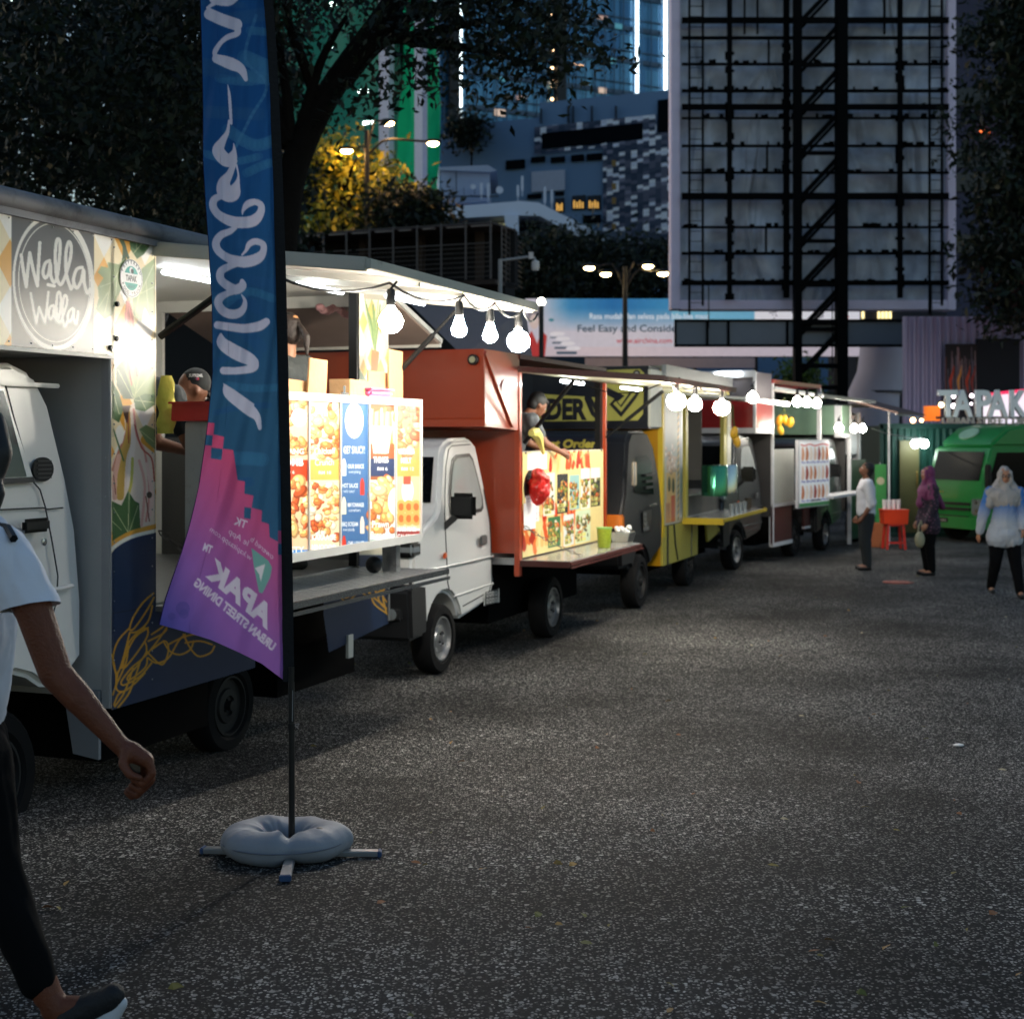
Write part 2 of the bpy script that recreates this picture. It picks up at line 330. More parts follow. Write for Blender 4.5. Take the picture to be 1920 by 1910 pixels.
# fallen leaves and loose grit
def litter():
    vs, fs, cs = [], [], []
    pal = [(120, 110, 50), (150, 120, 60), (95, 100, 45), (165, 130, 80), (130, 85, 50), (180, 170, 140)]
    fixed = [(124, 1659, .06), (90, 1706, .05), (110, 1706, .05), (330, 1857, .05), (905, 1632, .04), (845, 1395, .05), (865, 1430, .05), (1010, 1720, .05), (1075, 1625, .05), (1095, 1720, .05), (1300, 1490, .04), (780, 1620, .05), (1610, 1470, .05), (1255, 1850, .05), (1450, 1625, .05), (1700, 1705, .05), (1120, 1405, .04), (715, 1695, .04)]
    pts = []
    for px, py, sz in fixed:
        Y = 2.2
        for _ in range(40): Y = F*(CH-ground_z(0, Y))/(py-HY)
        pts.append(((px-CX)*Y/F, Y, sz))
    for _ in range(170):
        Y = RNG.uniform(3.6, 20); pts.append((RNG.uniform(-1.2, 9)*Y/14+.1*Y*RNG.normal()*.3, Y, RNG.uniform(.02, .05)))
    for x, y, s_ in pts:
        z = ground_z(x, y)+.006; a = RNG.uniform(0, 6.28); c, d = math.cos(a), math.sin(a); L, W = s_, s_*RNG.uniform(.3, .55); lift = RNG.uniform(.004, .018)
        n = len(vs)
        for (u, v_, h) in ((-1, 0, .3), (-.4, 1, 1), (.4, .9, .8), (1, 0, .1), (.4, -.9, .4), (-.4, -1, .2)):
            vs.append((x+(u*L*c-v_*W*d)*.5, y+(u*L*d+v_*W*c)*.5, z+h*lift))
        fs.append(tuple(range(n, n+6))); k = pal[RNG.integers(len(pal))]; cs += [k]*6
    me = bpy.data.meshes.new('fallen_leaves'); me.from_pydata(vs, [], fs)
    at = me.color_attributes.new('Col', 'FLOAT_COLOR', 'POINT'); c4 = np.ones((len(vs), 4), np.float32); c4[:, :3] = tolin(np.array(cs, float)); at.data.foreach_set('color', c4.reshape(-1))
    me.materials.append(MP('dry_leaf', .7)); o = bpy.data.objects.new('fallen_leaves', me); COL.objects.link(o); tag(o, 'small dry yellow leaves scattered over the asphalt', 'leaves', kind='stuff')
litter()
def on_ground(px, py):
    Y = 3.
    for _ in range(60): Y = F*(CH-ground_z(0, Y))/(py-HY)
    return Vector(((px-CX)*Y/F, Y, ground_z(0, Y)))
q = on_ground(1684, 1092); b = MB(); b.lathe([(.2, .004), (.2, .010), (.18, .013), (.05, .013)], (0, 0, 0), n=24)
o = b.build('utility_cover', M('rust_orange', (150, 62, 44), .7, dirt=((40, 38, 36), 9, .48)), None); o.location = q; tag(o, 'flat rusty orange utility cover in the asphalt near the standing woman', 'manhole cover')
q = on_ground(1797, 1400); b = MB(); b.ball((0, 0, .012), .022, 8, (1.6, .8, .4)); o = b.build('crumpled_tissue', M('tissue', (230, 230, 228), .8), None, smooth=True); o.location = q; tag(o, 'small crumpled white tissue lying alone on open asphalt', 'litter')
# ------------------------------------------------ far buildings
def slab(b, pl, px0, py0, px1, py1, off, th):    # rectangle between two photo points on a plane, standing 'off' proud, 'th' thick
    s0, z0 = pl.sz(px0, py0); s1, z1 = pl.sz(px1, py1)
    b.prism([pl.p(s0, z0, off), pl.p(s1, z0, off), pl.p(s1, z1, off), pl.p(s0, z1, off)], tuple(np.append(pl.n*th, 0)))
def srect(b, pl, s0, s1, z0, z1, off, th):
    b.prism([pl.p(s0, z0, off), pl.p(s1, z0, off), pl.p(s1, z1, off), pl.p(s0, z1, off)], tuple(np.append(pl.n*th, 0)))
def poly_on(b, pl, pts, off, th):
    b.prism([pl.w(x, y, off) for x, y in pts], tuple(np.append(pl.n*th, 0)))
# glass tower
T = thing('glass_tower', 'tall blue glass tower with white vertical light strips behind the grey block', 'tower')
tp = Plane((-7.6, 150), (17.25, 163))
def tower_glass():
    m = bpy.data.materials.new('tower_glass'); m.use_nodes = True; N = m.node_tree.nodes; L = m.node_tree.links; b = N['Principled BSDF']
    tc = N.new('ShaderNodeTexCoord'); br = N.new('ShaderNodeTexBrick'); br.offset = 0; br.inputs['Scale'].default_value = 1
    br.inputs['Brick Width'].default_value = 1.5; br.inputs['Row Height'].default_value = 3.6; br.inputs['Mortar Size'].default_value = .02
    br.inputs['Color1'].default_value = lin((46, 104, 146))+[1]; br.inputs['Color2'].default_value = lin((104, 166, 196))+[1]; br.inputs['Mortar'].default_value = lin((26, 50, 72))+[1]; br.inputs['Bias'].default_value = -.3
    mp = N.new('ShaderNodeMapping'); mp.inputs['Rotation'].default_value = (math.radians(90), 0, 0); L.new(tc.outputs['Object'], mp.inputs[0]); L.new(mp.outputs[0], br.inputs['Vector'])
    L.new(br.outputs[0], b.inputs['Base Color']); b.inputs['Roughness'].default_value = .25; b.inputs['Specular IOR Level'].default_value = .6
    b.inputs['Metallic'].default_value = .35
    return m
b = MB(); srect(b, tp, 0, tp.L, 20, 75, 0, -12); b.build('curtain_wall', tower_glass(), T)
b = MB()
for k in range(15):
    z = 22+k*3.6; srect(b, tp, .1, tp.L-.1, z, z+.5, .01, .25)
    srect(b, tp, .1, tp.L-.1, z+1.3, z+1.42, .01, .15)
b.build('floor_band', M('tower_band', (44, 78, 108), .4), T)
b = MB()
for k in range(23): s0 = .4+k*tp.L/23; srect(b, tp, s0, s0+.1, 20, 75, .27, .12)
b.build('mullion', M('tower_mullion', (46, 80, 110), .4), T)
for px in (845, 1043):
    b = MB(); s0, _ = tp.sz(px-7, 100); s1, _ = tp.sz(px+9, 100); srect(b, tp, s0, s1, 20, 75, .3, .8); b.build('dark_pier', M('dark_pier', (12, 20, 28), .6), T)
for px, py1 in ((860, 236), (1190, 175), (1243, 175)):
    b = MB(); s0, _ = tp.sz(px-2, 0); s1, _ = tp.sz(px+2, 0); srect(b, tp, s0, s1, 26, 75, .4, .2); b.build('light_strip', M('strip_led', (255, 255, 250), emit=(225, 245, 250), es=1.6), T)
for (x, y, w_, h, c) in ((925, 205, 20, 15, 0), (1118, 30, 18, 10, 1), (1070, 121, 22, 4, 2), (1120, 165, 14, 12, 0), (965, 180, 18, 10, 1), (1075, 80, 12, 12, 3), (1150, 45, 14, 12, 3), (980, 60, 16, 10, 3), (1140, 110, 12, 12, 3), (1000, 120, 14, 10, 3), (905, 60, 12, 12, 3), (935, 145, 12, 10, 3)):
    b = MB(); slab(b, tp, x, y, x+w_, y+h, .28, .05)
    b.build('lit_window', [M('win_warm', (200, 180, 160), emit=(210, 180, 160), es=.28), M('win_warm2', (200, 160, 150), emit=(200, 160, 140), es=.2), M('win_amber', (255, 200, 140), emit=(255, 190, 130), es=.9), M('win_teal', (80, 150, 170), emit=(90, 160, 175), es=.16)][c], T)
for y in (28, 55, 70, 97, 130, 155, 162, 188):
    b = MB(); c = tp.w(1031, y, .5); b.ball(c, .16, 8); b.build('corridor_lamp', M('corr_lamp', (255, 220, 180), emit=(255, 205, 150), es=2.5), T, smooth=True)

# grey blue block with the pixel facade
B = thing('grey_blue_building', 'slate blue windowless block with black white checkered tiles on its corner', 'building')
pp = Plane((-4.2, 85.7), (13.5, 78.0))
slate = M('slate_blue', (106, 138, 174), .8, var=.1, scale=.3, dirt=((92, 126, 168), .5, .6)); darkv = M('vent_dark', (8, 13, 20), .8, spec=.05)
sB = pp.L+6
zz = [pp.sz(840, 258)[1], pp.sz(892, 232)[1], pp.sz(1012, 193)[1]]; b = MB(); srect(b, pp, 0, pp.s_of(892), 0, zz[0], 0, -9); srect(b, pp, pp.s_of(892), pp.s_of(1012), 0, zz[1], 0, -9); srect(b, pp, pp.s_of(1012), sB, 0, zz[2], 0, -9)
b.build('wall', slate, B)
b = MB()
for x in (1015, 1066, 1075, 1110, 1155): slab(b, pp, x, 205 if x < 1020 else 200, x+2, 232, .02, .2)
tag(b.build('expansion_joint', M('joint', (38, 54, 72), .7), B), kind='stuff')
b = MB(); slab(b, pp, 1023, 238, 1208, 272, .02, .1); 
s0, z0 = pp.sz(1018, 280); s1, z1 = pp.sz(1206, 232); z1 = pp.sz(1018, 249)[1]
b = MB(); srect(b, pp, s0, s1, z0, z1, .02, .15); b.build('strip_window', darkv, B)
for (x0, y0, x1, y1) in ((950, 302, 985, 316), (997, 296, 1023, 304), (1034, 296, 1060, 304), (1072, 292, 1096, 302), (1101, 290, 1130, 300), (990, 365, 1016, 372), (1094, 405, 1127, 418), (1042, 361, 1058, 366)):
    b = MB(); slab(b, pp, x0, y0, x1, y1, .02, .12); b.build('vent_opening', darkv, B)
b = MB(); poly_on(b, pp, [(998, 323), (1060, 319), (1060, 357), (998, 361)], .02, .1); b.build('blank_panel', M('pale_panel', (176, 186, 208), .8), B)
for (x0, x1) in ((1042, 1059), (1074, 1099), (1103, 1127)):
    y0 = 373 if x0 < 1050 else 368; b = MB(); slab(b, pp, x0, y0, x1, y0+25, .02, .1); f = b.build('window', M('win_frame', (25, 36, 48), .6), B)
    c = MB(); n = 3 if x0 < 1050 else 4
    for k in range(n): xx = x0+3+k*(x1-x0-4)/n; slab(c, pp, xx, y0+9+(k % 2)*3, xx+2.6, y0+23, .13, .03)
    c.build('lit_pane', M('pane_amber', (200, 160, 90), emit=(220, 165, 80), es=.35), f)
# checkered tile skin: a print on slightly proud cladding
def tiles():
    cv = Cv(1005, 215, 1264, 470, 520, 400, (62, 66, 84), 1); r = np.random.default_rng(3)
    cols = [(40, 58, 84), (92, 96, 118), (62, 74, 98), (124, 126, 148), (236, 240, 250), (220, 226, 244)]
    for i in range(23):
        for j in range(40):
            x = 1005+i*11.3; y = 205+j*7.0-(x-1005)*.14+(3 if i % 2 else 0); k = r.choice(6, p=[.25, .22, .18, .08, .17, .1]); cv.poly([(x, y), (x+11.3, y-1.6), (x+11.3, y+5.2), (x, y+6.8)], cols[k])
    for y in (302, 345, 372, 420): cv.rect(1150, y, 1158, y+12, (150, 120, 70))
    img = cv.get(); H, W = img.shape[:2]; X, Y = np.meshgrid(np.linspace(1005, 1264, W), np.linspace(215, 470, H))
    top = 240-(X-1005)*.105; bot = 290-(X-1005)*.1; frame = (Y > top) & (Y < bot) & ~((X > 1018) & (X < 1208) & (Y > top+13) & (Y < bot-6))
    body = (X > 1133+0*Y) & (Y >= bot-7) & ~((X > 1232) & (Y > 308) & (Y < 344)); body |= (X > 1208) & (Y > top)
    keep = (frame | body) & ~((X > 1233) & (Y < 250))
    sheet('tile_cladding', img, pp.img_fn(1005, 215, 1264, 470, .25), MP('tile_print', .5), B, False, keep)
tiles()
b = MB(); slab(b, pp, 1236, 190, 1262, 248, .1, .2); b.build('louvre', darkv, B)
for (x, y, r_) in ((878, 238, 10), (868, 246, 8), (895, 218, 4), (940, 208, 4)):
    pass
b = MB(); srect(b, pp, .1, pp.s_of(888), zz[0], zz[0]+.3, -.4, .2); b.build('parapet_rail', M('rail_grey', (120, 130, 150), .6), B)
# rooftop plant
# green netted building site
G = thing('netted_scaffold_building', 'building under construction wrapped in bright green netting with white strips', 'building')
ga, gb, gc = (-14.5, 78.), (-5.2, 68.), (-3.1, 62.9)
gl = Plane(ga, gb); gr_ = Plane((-5.2, 68.), (-3.2, 66.0))
def net(name, pl, s0, s1, z0, z1, mat, off=0, nx=26, nz=50):
    b = MB(); r = random.Random(5); vs = []
    for j in range(nz+1):
        for i in range(nx+1):
            a = i/nx; c = j/nz; d = .18*math.sin(a*9+c*14)+.12*math.sin(a*23-c*17)+.1*r.random(); vs.append(pl.p(s0+(s1-s0)*a, z0+(z1-z0)*c, off+d))
    b.add(vs, [(j*(nx+1)+i, j*(nx+1)+i+1, (j+1)*(nx+1)+i+1, (j+1)*(nx+1)+i) for j in range(nz) for i in range(nx)])
    return b.build(name, mat, G, smooth='full', norm=False)
net('green_netting', gl, 0, gl.L, 0, 26, M('net_dim', (0, 130, 108), .8, var=.35, scale=.5))  # dimmer face of the same netting, its shade put into the colour
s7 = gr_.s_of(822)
net('green_netting', gr_, 0, s7, 0, 26, M('net_lit', (0, 205, 140), .8, var=.25, scale=.6), 0, 12)  # light coming through from inside is put into this brighter green
for pl, x0, x1 in ((gl, 737, 756), (gr_, 803, 818)):
    b = MB(); s0 = pl.s_of(x0); s1 = pl.s_of(x1); srect(b, pl, s0, s1, 12.5, 26, .55, .3); b.build('white_strip', M('strip_cloth', (200, 196, 214), .8, var=.1, bump=.5, bscale=3), G)
for (x, y, l) in ((677, 174, 10), (686, 233, 9), (620, 94, 3), (624, 11, 5), (576, 152, 3), (706, 196, 3), (676, 343, 9), (155, 5, 6), (18, 3, 4), (218, 2, 4)):
    pl = Plane((-30, 74), (-6, 64)) if x > 500 else Plane((-30, 52), (-6, 52)); b = MB(); c = pl.w(x, y, .2); c2 = pl.w(x+l*2, y-1.5, .2)
    b.tube([c, c2], .07, 8); o = b.build('work_light', M('work_led', (255, 255, 250), emit=(225, 255, 245), es=5), G if x > 500 else None)
    if x < 500: tag(o, {155: 'small white work light glowing through the leaves, top left corner, right one', 18: 'small white work light glowing through the leaves, extreme top left corner', 218: 'small white work light glowing through leaves nearest to the tall flag'}[x], 'light', 'work lights behind the trees')
b = MB(); srect(b, gl, .1, gl.L-.1, 0, 25.5, -.4, -.8); b.build('concrete_frame', M('conc_dark', (45, 55, 55), .9), G)
# white canopy building
W = thing('white_canopy_building', 'low white building with a bent sloping canopy edge below the slate block', 'building')
wp = Plane((-6, 60), (8, 60)); wm = M('white_canopy', (212, 224, 244), .75, var=.06, scale=.5)
b = MB(); poly_on(b, wp, [(790, 392), (975, 377), (1010, 380), (1100, 425), (1192, 474), (1140, 474), (1012, 405), (975, 404), (950, 404), (780, 414)], 0, -8); b.build('canopy', wm, W)
b = MB(); poly_on(b, wp, [(945, 403), (972, 403), (973, 449), (950, 440)], .1, -7); b.build('bracket_wall', wm, W)
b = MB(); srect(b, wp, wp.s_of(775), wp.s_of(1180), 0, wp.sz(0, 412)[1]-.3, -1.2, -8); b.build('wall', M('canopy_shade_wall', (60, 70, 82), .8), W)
b = MB(); slab(b, wp, 928, 412, 962, 424, -1.1, .1); b.build('lit_window', M('canopy_win', (120, 130, 110), emit=(150, 150, 110), es=.2), W)
R = thing('rooftop_plant_room', 'pale grey box on the roof with dishes and antennas on its rail', 'plant room')
rp = Plane((-3.6, 66), (0, 66)); gm = M('plant_grey', (150, 164, 190), .8)
b = MB(); poly_on(b, rp, [(826, 318), (918, 320), (918, 378), (826, 382)], 0, -5); b.build('wall', gm, R)
b = MB(); poly_on(b, rp, [(822, 316), (915, 312), (932, 322), (918, 325), (826, 321)], .3, -6); b.build('roof', M('plant_roof', (150, 160, 180), .7), R)
b = MB(); slab(b, rp, 826, 370, 935, 373, .4, .1); slab(b, rp, 855, 325, 857, 372, .2, .2)
for x in (830, 850, 870, 890, 910, 930): slab(b, rp, x, 355, x+1, 373, .4, .05)
b.build('railing', M('plant_rail', (50, 62, 78), .6), R)
for x, y, r_ in ((888, 356, .12), (937, 362, .17)):
    b = MB(); c = rp.w(x, y, .8); b.lathe([(r_, 0), (r_*.9, .06), (r_*.3, .12)], c, 'y', 14); b.build('dish', M('dish_white', (190, 195, 205), .6), R, smooth=True)
for x, y0, y1 in ((903, 348, 368), (916, 348, 374), (979, 335, 362), (1021, 355, 385), (1034, 360, 385), (971, 352, 372)):
    b = MB(); b.bar(rp.w(x, y1, .6), rp.w(x, y0, .6), .12); b.bar(rp.w(x, y1+10, .6), rp.w(x, y1, .6), .05); b.build('antenna', M('dish_white', (190, 195, 205), .6), R)
# carpark deck with grid railing (left of centre)
D = thing('railed_deck_building', 'dark two storey deck with grid railing behind the food trucks', 'building')
dp = Plane((-13, 38.2), (-.35, 33.0)); de = Plane((-.35, 33.0), (.25, 36.5)); steel = M('deck_steel', (96, 90, 88), .6)
def dz(y): return dp.sz(945, y)[1]
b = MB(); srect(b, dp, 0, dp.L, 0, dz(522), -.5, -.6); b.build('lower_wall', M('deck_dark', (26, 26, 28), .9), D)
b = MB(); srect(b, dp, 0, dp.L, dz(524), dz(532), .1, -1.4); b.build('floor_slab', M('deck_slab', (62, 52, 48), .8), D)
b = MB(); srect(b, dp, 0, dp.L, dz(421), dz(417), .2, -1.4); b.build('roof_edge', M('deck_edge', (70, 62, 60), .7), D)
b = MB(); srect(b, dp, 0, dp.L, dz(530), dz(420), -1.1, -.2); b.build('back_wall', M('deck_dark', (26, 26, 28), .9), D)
for k in range(9):
    s0 = dp.L-.9-k*1.55
    b = MB(); srect(b, dp, s0, s0+.16, dz(524), dz(421), -.8, -.2); b.build('column', M('deck_col', (70, 58, 52), .8), D)
b = MB()
for k in range(22): s0 = dp.L-.02-k*.62; srect(b, dp, s0-.035, s0, dz(524), dz(416), .25, .04)
for y in (418, 456): srect(b, dp, 0, dp.L, dz(y+1.5), dz(y), .25, .04)
for k in range(1, 8): srect(b, dp, 0, dp.L, dz(456+k*9), dz(456+k*9-.8), .25, .03)
for k in range(4): srect(b, de, k*.55, k*.55+.03, dz(524), dz(416), .1, .03)
for k in range(10): srect(b, de, 0, de.L*.8, dz(426+k*10), dz(426+k*10-1), .1, .03)
b.build('railing', steel, D)
b = MB(); r = random.Random(2)
for k in range(22):
    s0 = dp.L-.6-k*.62; srect(b, dp, s0+.05, s0+.05+r.uniform(.3, .5), dz(424.5), dz(421.5), .12, .1)
b.build('gutter_tube', M('deck_tube', (150, 140, 138), .4), D)
# security camera
C = thing('security_camera', 'white dome security camera on a bent arm in front of the trees', 'camera')
b = MB(); y_ = 24; b.tube([P(938, 640, y_), P(938, 486, y_)], .035, 8); b.tube([P(938, 489, y_), P(995, 481, y_), P(1002, 484, y_), P(1004, 490, y_)], .022, 8); b.build('arm', M('cam_grey', (150, 150, 150), .5), C, smooth=True)
b = MB(); c = P(1004, 497, y_); b.lathe([(.02, .08), (.06, .06), (.07, -.02), (.055, -.09), (.0, -.1)], c, 'z', 16); b.build('dome', M('cam_white', (205, 200, 198), .4), C, smooth=True)
b = MB(); c = P(998, 480, y_); b.box(c.x-.06, c.x+.02, c.y-.03, c.y+.03, c.z-.05, c.z+.06); b.build('bracket', M('cam_white', (205, 200, 198), .4), C)
# airline billboard
A = thing('airline_billboard', 'long blue and white airline advertisement hoarding behind the trucks', 'billboard')
ap = Plane((-.6, 46), (12.2, 46)); Wa = (205, 200, 214)
cv = Cv(985, 560, 1612, 668, 900, 160, Wa, 2)
def agrad():
    h, w_ = cv.a.shape[:2]; Y = np.linspace(560, 668, h)[:, None]; X = np.linspace(985, 1612, w_)[None]
    t = np.clip((622-Y)/45, 0, 1)*np.clip((X-1010)/60, 0, 1); tx = np.clip(np.abs(X-1150)/260, 0, 1)
    blue = np.array((20, 105, 170.))*(1-tx[..., None])+np.array((120, 190, 220.))*tx[..., None]
    cv.a[:] = cv.a*(1-t[..., None])+blue*t[..., None]
agrad()
cv.rect(1415, 572, 1612, 601, (245, 240, 245)); cv.rect(1260, 572, 1415, 600, (120, 185, 215)); cv.rect(985, 650, 1612, 668, (210, 195, 205))
cv.ell(1002, 592, 13, 20, (130, 125, 135)); cv.ell(1002, 603, 9, 14, (215, 195, 190)); cv.poly([(985, 640), (997, 620), (1008, 640), (1018, 622), (1026, 630), (1022, 668), (985, 668)], (190, 60, 60)); cv.poly([(998, 622), (1012, 622), (1008, 645)], Wa)
for k in range(4): cv.rect(1032+k*4, 632+k*9, 1058+k*8, 634+k*9+k, (70, 90, 110)); cv.ell(1045+k*10, 626+k*9, 14, 4, (228, 224, 232))
cv.ell(1034, 600, 5, 3, (60, 130, 150))
cv.text('Rasa mudah dan selesa pada bila-bila masa', 1105, 598, 15, (215, 225, 240), bold=.02, fit=225)
cv.text('Feel Easy and Considerate Service', 1082, 622, 18.5, (30, 60, 80), bold=.012, fit=285)
cv.text('www.airchina.com', 1156, 643, 14, (190, 60, 75), bold=.01, fit=104)
for x in (1450, 1490, 1530):
    for k in range(5): cv.stroke([(x+RNG.uniform(-8, 8), 584+k*3), (x+RNG.uniform(-8, 8)+6, 584+k*3+RNG.uniform(-4, 4))], 1.6, (80, 80, 90), False)
cv.stroke([(1575, 578), (1592, 582), (1570, 590), (1590, 594), (1574, 600), (1592, 603), (1580, 590)], 3, (215, 60, 40))
sheet('poster', cv.get(), ap.img_fn(985, 560, 1612, 668, 0), MP('airline_print', .5, es=.18), A, False)  # slight emission in the print stands in for lights on the board
b = MB(); slab(b, ap, 958, 562, 1614, 669, -.06, -.3); b.build('board', M('board_grey', (120, 120, 125), .7), A)
b = MB(); slab(b, ap, 1097, 671, 1415, 690, .05, -.1); b.build('lower_board', M('pink_board', (190, 172, 182), .8), A)
b = MB()
for x in (1000, 1100, 1200, 1300, 1415, 1530, 1608): s0 = ap.s_of(x); srect(b, ap, s0, s0+.12, 0, ap.sz(0, 669)[1], -.1, -.15)
b.build('post', M('hoard_post', (40, 42, 45), .7), A)
# street lamps
def street_lamp(px, Y, ytop, heads, label, mat):
    t = thing('street_lamp', label, 'street lamp', (0, 0, 0), group='sodium street lamps')
    b = MB(); top = P(px, ytop, Y); b.tube([(top.x, Y, 0), (top.x, Y, top.z)], [.11, .07], 10); b.build('pole', M('lamp_pole', (30, 28, 28), .6), t, smooth=True)
    for hx, hy in heads:
        h = P(hx, hy, Y); k = top-Vector((0, 0, .7)); mid = Vector(((k.x+h.x)/2+(k.x-h.x)*.12, Y, max(h.z, k.z)+.12)); a = MB(); d = 1 if hx > px else -1
        a.tube([k, k.lerp(mid, .6)+Vector((0, 0, .12)), mid, h+Vector((-d*.3, 0, .06)), h+Vector((-d*.12, 0, .05))], .035, 6); arm = a.build('arm', M('lamp_pole', (30, 28, 28), .6), t, smooth=True)
        a = MB(); a.ball(h+Vector((0, 0, .06)), .2, 10, (1.2, .7, .35)); a.build('lamp_head', M('lamp_pole', (30, 28, 28), .6), arm, smooth=True)
        a = MB(); a.ball(h+Vector((0, 0, -.0)), .16, 8, (1, .7, .5)); a.build('lamp_glass', mat, arm, smooth=True)
SOD = M('sodium', (255, 210, 150), emit=(255, 196, 120), es=85)
street_lamp(688, 40, 245, ((650, 283), (728, 231), (812, 269)), 'three armed street lamp glowing orange above the yellow lit tree', SOD)
street_lamp(1172, 43, 500, ((1105, 502), (1136, 514), (1215, 499), (1243, 513)), 'four headed street lamp standing before the airline hoarding', M('sodium2', (255, 230, 180), emit=(255, 220, 150), es=22))
Lm = thing('street_lamp', 'single white lamp glowing just beyond the last hanging bulb of the first truck', 'street lamp')
b = MB(); c = P(1015, 566, 30); b.tube([(c.x, 30, 0), (c.x, 30, c.z)], .05, 8); b.build('pole', M('lamp_pole', (30, 28, 28), .6), Lm)
b = MB(); b.ball(c, .085, 10); b.build('lamp_glass', M('lamp_white', (255, 255, 230), emit=(255, 245, 215), es=14), Lm, smooth=True)

# big billboard seen from behind
K = thing('steel_billboard', 'huge billboard seen from behind, black steel grid over crumpled grey sheet', 'billboard')
Yk = 38.; kp = Plane((3, Yk), (13, Yk)); bs = M('grid_steel', (5, 6, 8), .7, spec=.08)
def kx(x): return (x-CX)*Yk/F
def kz(y): return CH-(y-HY)*Yk/F
def foil():
    m = bpy.data.materials.new('crumpled_sheet'); m.use_nodes = True; N = m.node_tree.nodes; L = m.node_tree.links; b = N['Principled BSDF']
    tc = N.new('ShaderNodeTexCoord'); b.inputs['Base Color'].default_value = lin((128, 136, 156))+[1]; b.inputs['Roughness'].default_value = .38; b.inputs['Metallic'].default_value = 0; b.inputs['Specular IOR Level'].default_value = .6
    n = N.new('ShaderNodeTexNoise'); n.inputs['Scale'].default_value = .45; n.inputs['Detail'].default_value = 2.5; n.inputs['Distortion'].default_value = .7; mp_ = N.new('ShaderNodeMapping'); mp_.inputs['Rotation'].default_value = (0, .7, 0); mp_.inputs['Scale'].default_value = (2.2, 1, .7); L.new(tc.outputs['Object'], mp_.inputs[0]); L.new(mp_.outputs[0], n.inputs['Vector'])
    bp = N.new('ShaderNodeBump'); bp.inputs['Strength'].default_value = 1; bp.inputs['Distance'].default_value = .8; L.new(n.outputs[0], bp.inputs['Height']); L.new(bp.outputs[0], b.inputs['Normal'])
    r = N.new('ShaderNodeValToRGB'); r.color_ramp.elements[0].color = lin((150, 158, 174))+[1]; r.color_ramp.elements[1].color = lin((206, 214, 230))+[1]; r.color_ramp.elements[0].position = .35; r.color_ramp.elements[1].position = .65
    n2 = N.new('ShaderNodeTexNoise'); n2.inputs['Scale'].default_value = 1.1; n2.inputs['Detail'].default_value = 5; L.new(tc.outputs['Object'], n2.inputs['Vector']); L.new(n2.outputs[0], r.inputs[0]); L.new(r.outputs[0], b.inputs['Base Color'])
    return m
b = MB(); nx_, nz_ = 60, 80; rr = random.Random(4); vs = []
for j in range(nz_+1):
    for i in range(nx_+1):
        x = kx(1268)+(kx(1788)-kx(1268))*i/nx_; z = kz(572)+(kz(-220)-kz(572))*j/nz_
        d = .05*math.sin(x*2.1+z*1.3)+.04*math.sin(x*3.7-z*2.9+1)+.03*math.sin(z*5+x*1.7)
        vs.append((x, Yk+.35+d, z))
b.add(vs, [(j*(nx_+1)+i, j*(nx_+1)+i+1, (j+1)*(nx_+1)+i+1, (j+1)*(nx_+1)+i) for j in range(nz_) for i in range(nx_)]); b.build('back_sheet', foil(), K, smooth='full', norm=False)
wf = M('white_wrap', (238, 224, 246), .7, var=.06, bump=.4, bscale=6)
b = MB(); b.box(kx(1259), kx(1276), Yk+.1, Yk+.7, kz(579), kz(-220)); b.box(kx(1779), kx(1795), Yk+.1, Yk+.7, kz(581), kz(-220)); b.box(kx(1276), kx(1779), Yk+.1, Yk+.7, kz(580), kz(562)); b.build('border_wrap', wf, K, bevel=.02)
def hbar(b, y, h, x0=1278, x1=1777, dep=.12, yo=0): b.box(kx(x0), kx(x1), Yk-dep+yo, Yk+yo, kz(y+h/2), kz(y-h/2))
def vbar(b, x, w_, y0=-200, y1=560, dep=.1, yo=-.13): b.box(kx(x-w_/2), kx(x+w_/2), Yk-dep+yo, Yk+yo, kz(y1), kz(y0))
b = MB()
for y, h in ((40, 10), (73, 5), (122, 4), (172, 5), (202, 10), (223, 3), (275, 4), (325, 4), (369, 12), (427, 4), (476, 5), (531, 9), (-10, 5), (-60, 5), (-110, 10)): hbar(b, y, h)
for x, w_ in ((1366, 9), (1472, 11), (1684, 9)): vbar(b, x, w_)
for (x, y0, y1) in ((1394, -50, 68), (1418, -50, 68), (1439, 73, 122), (1436, 278, 325), (1434, 428, 476), (1655, -40, 68)): vbar(b, x, 3, y0, y1)
b.build('grid', bs, K)
for (xa, xb) in ((1290, 1315), (1737, 1760)):
    b = MB(); vbar(b, xa, 4, -200, 592, .05, -.26); vbar(b, xb, 4, -200, 575, .05, -.26)
    for k in range(40): b.box(kx(xa), kx(xb), Yk-.3, Yk-.27, kz(570-k*19), kz(569-k*19))
    b.build('ladder', bs, K)
b = MB(); vbar(b, 1487, 13, -200, 790, .35, -.4); vbar(b, 1568, 20, -200, 790, .35, -.4)
b.box(kx(1480), kx(1494), Yk-.75, Yk-.4, 0, kz(790)); b.box(kx(1558), kx(1578), Yk-.75, Yk-.4, 0, kz(790)); b.build('post', bs, K)
b = MB()
for k in range(-2, 7):
    y = 93+k*81; b.bar((kx(1494), Yk-.6, kz(y+40)), (kx(1560), Yk-.6, kz(y-30)), .05, .12); b.bar((kx(1494), Yk-.5, kz(y+52)), (kx(1560), Yk-.5, kz(y-18)), .04, .08)
    b.box(kx(1494), kx(1558), Yk-.7, Yk-.62, kz(y+45), kz(y+38))
for y in (608, 688, 728): b.box(kx(1494), kx(1558), Yk-.7, Yk-.5, kz(y+4), kz(y-4))
b.bar((kx(1494), Yk-.6, kz(700)), (kx(1560), Yk-.6, kz(630)), .06, .14); b.build('bracing', bs, K)
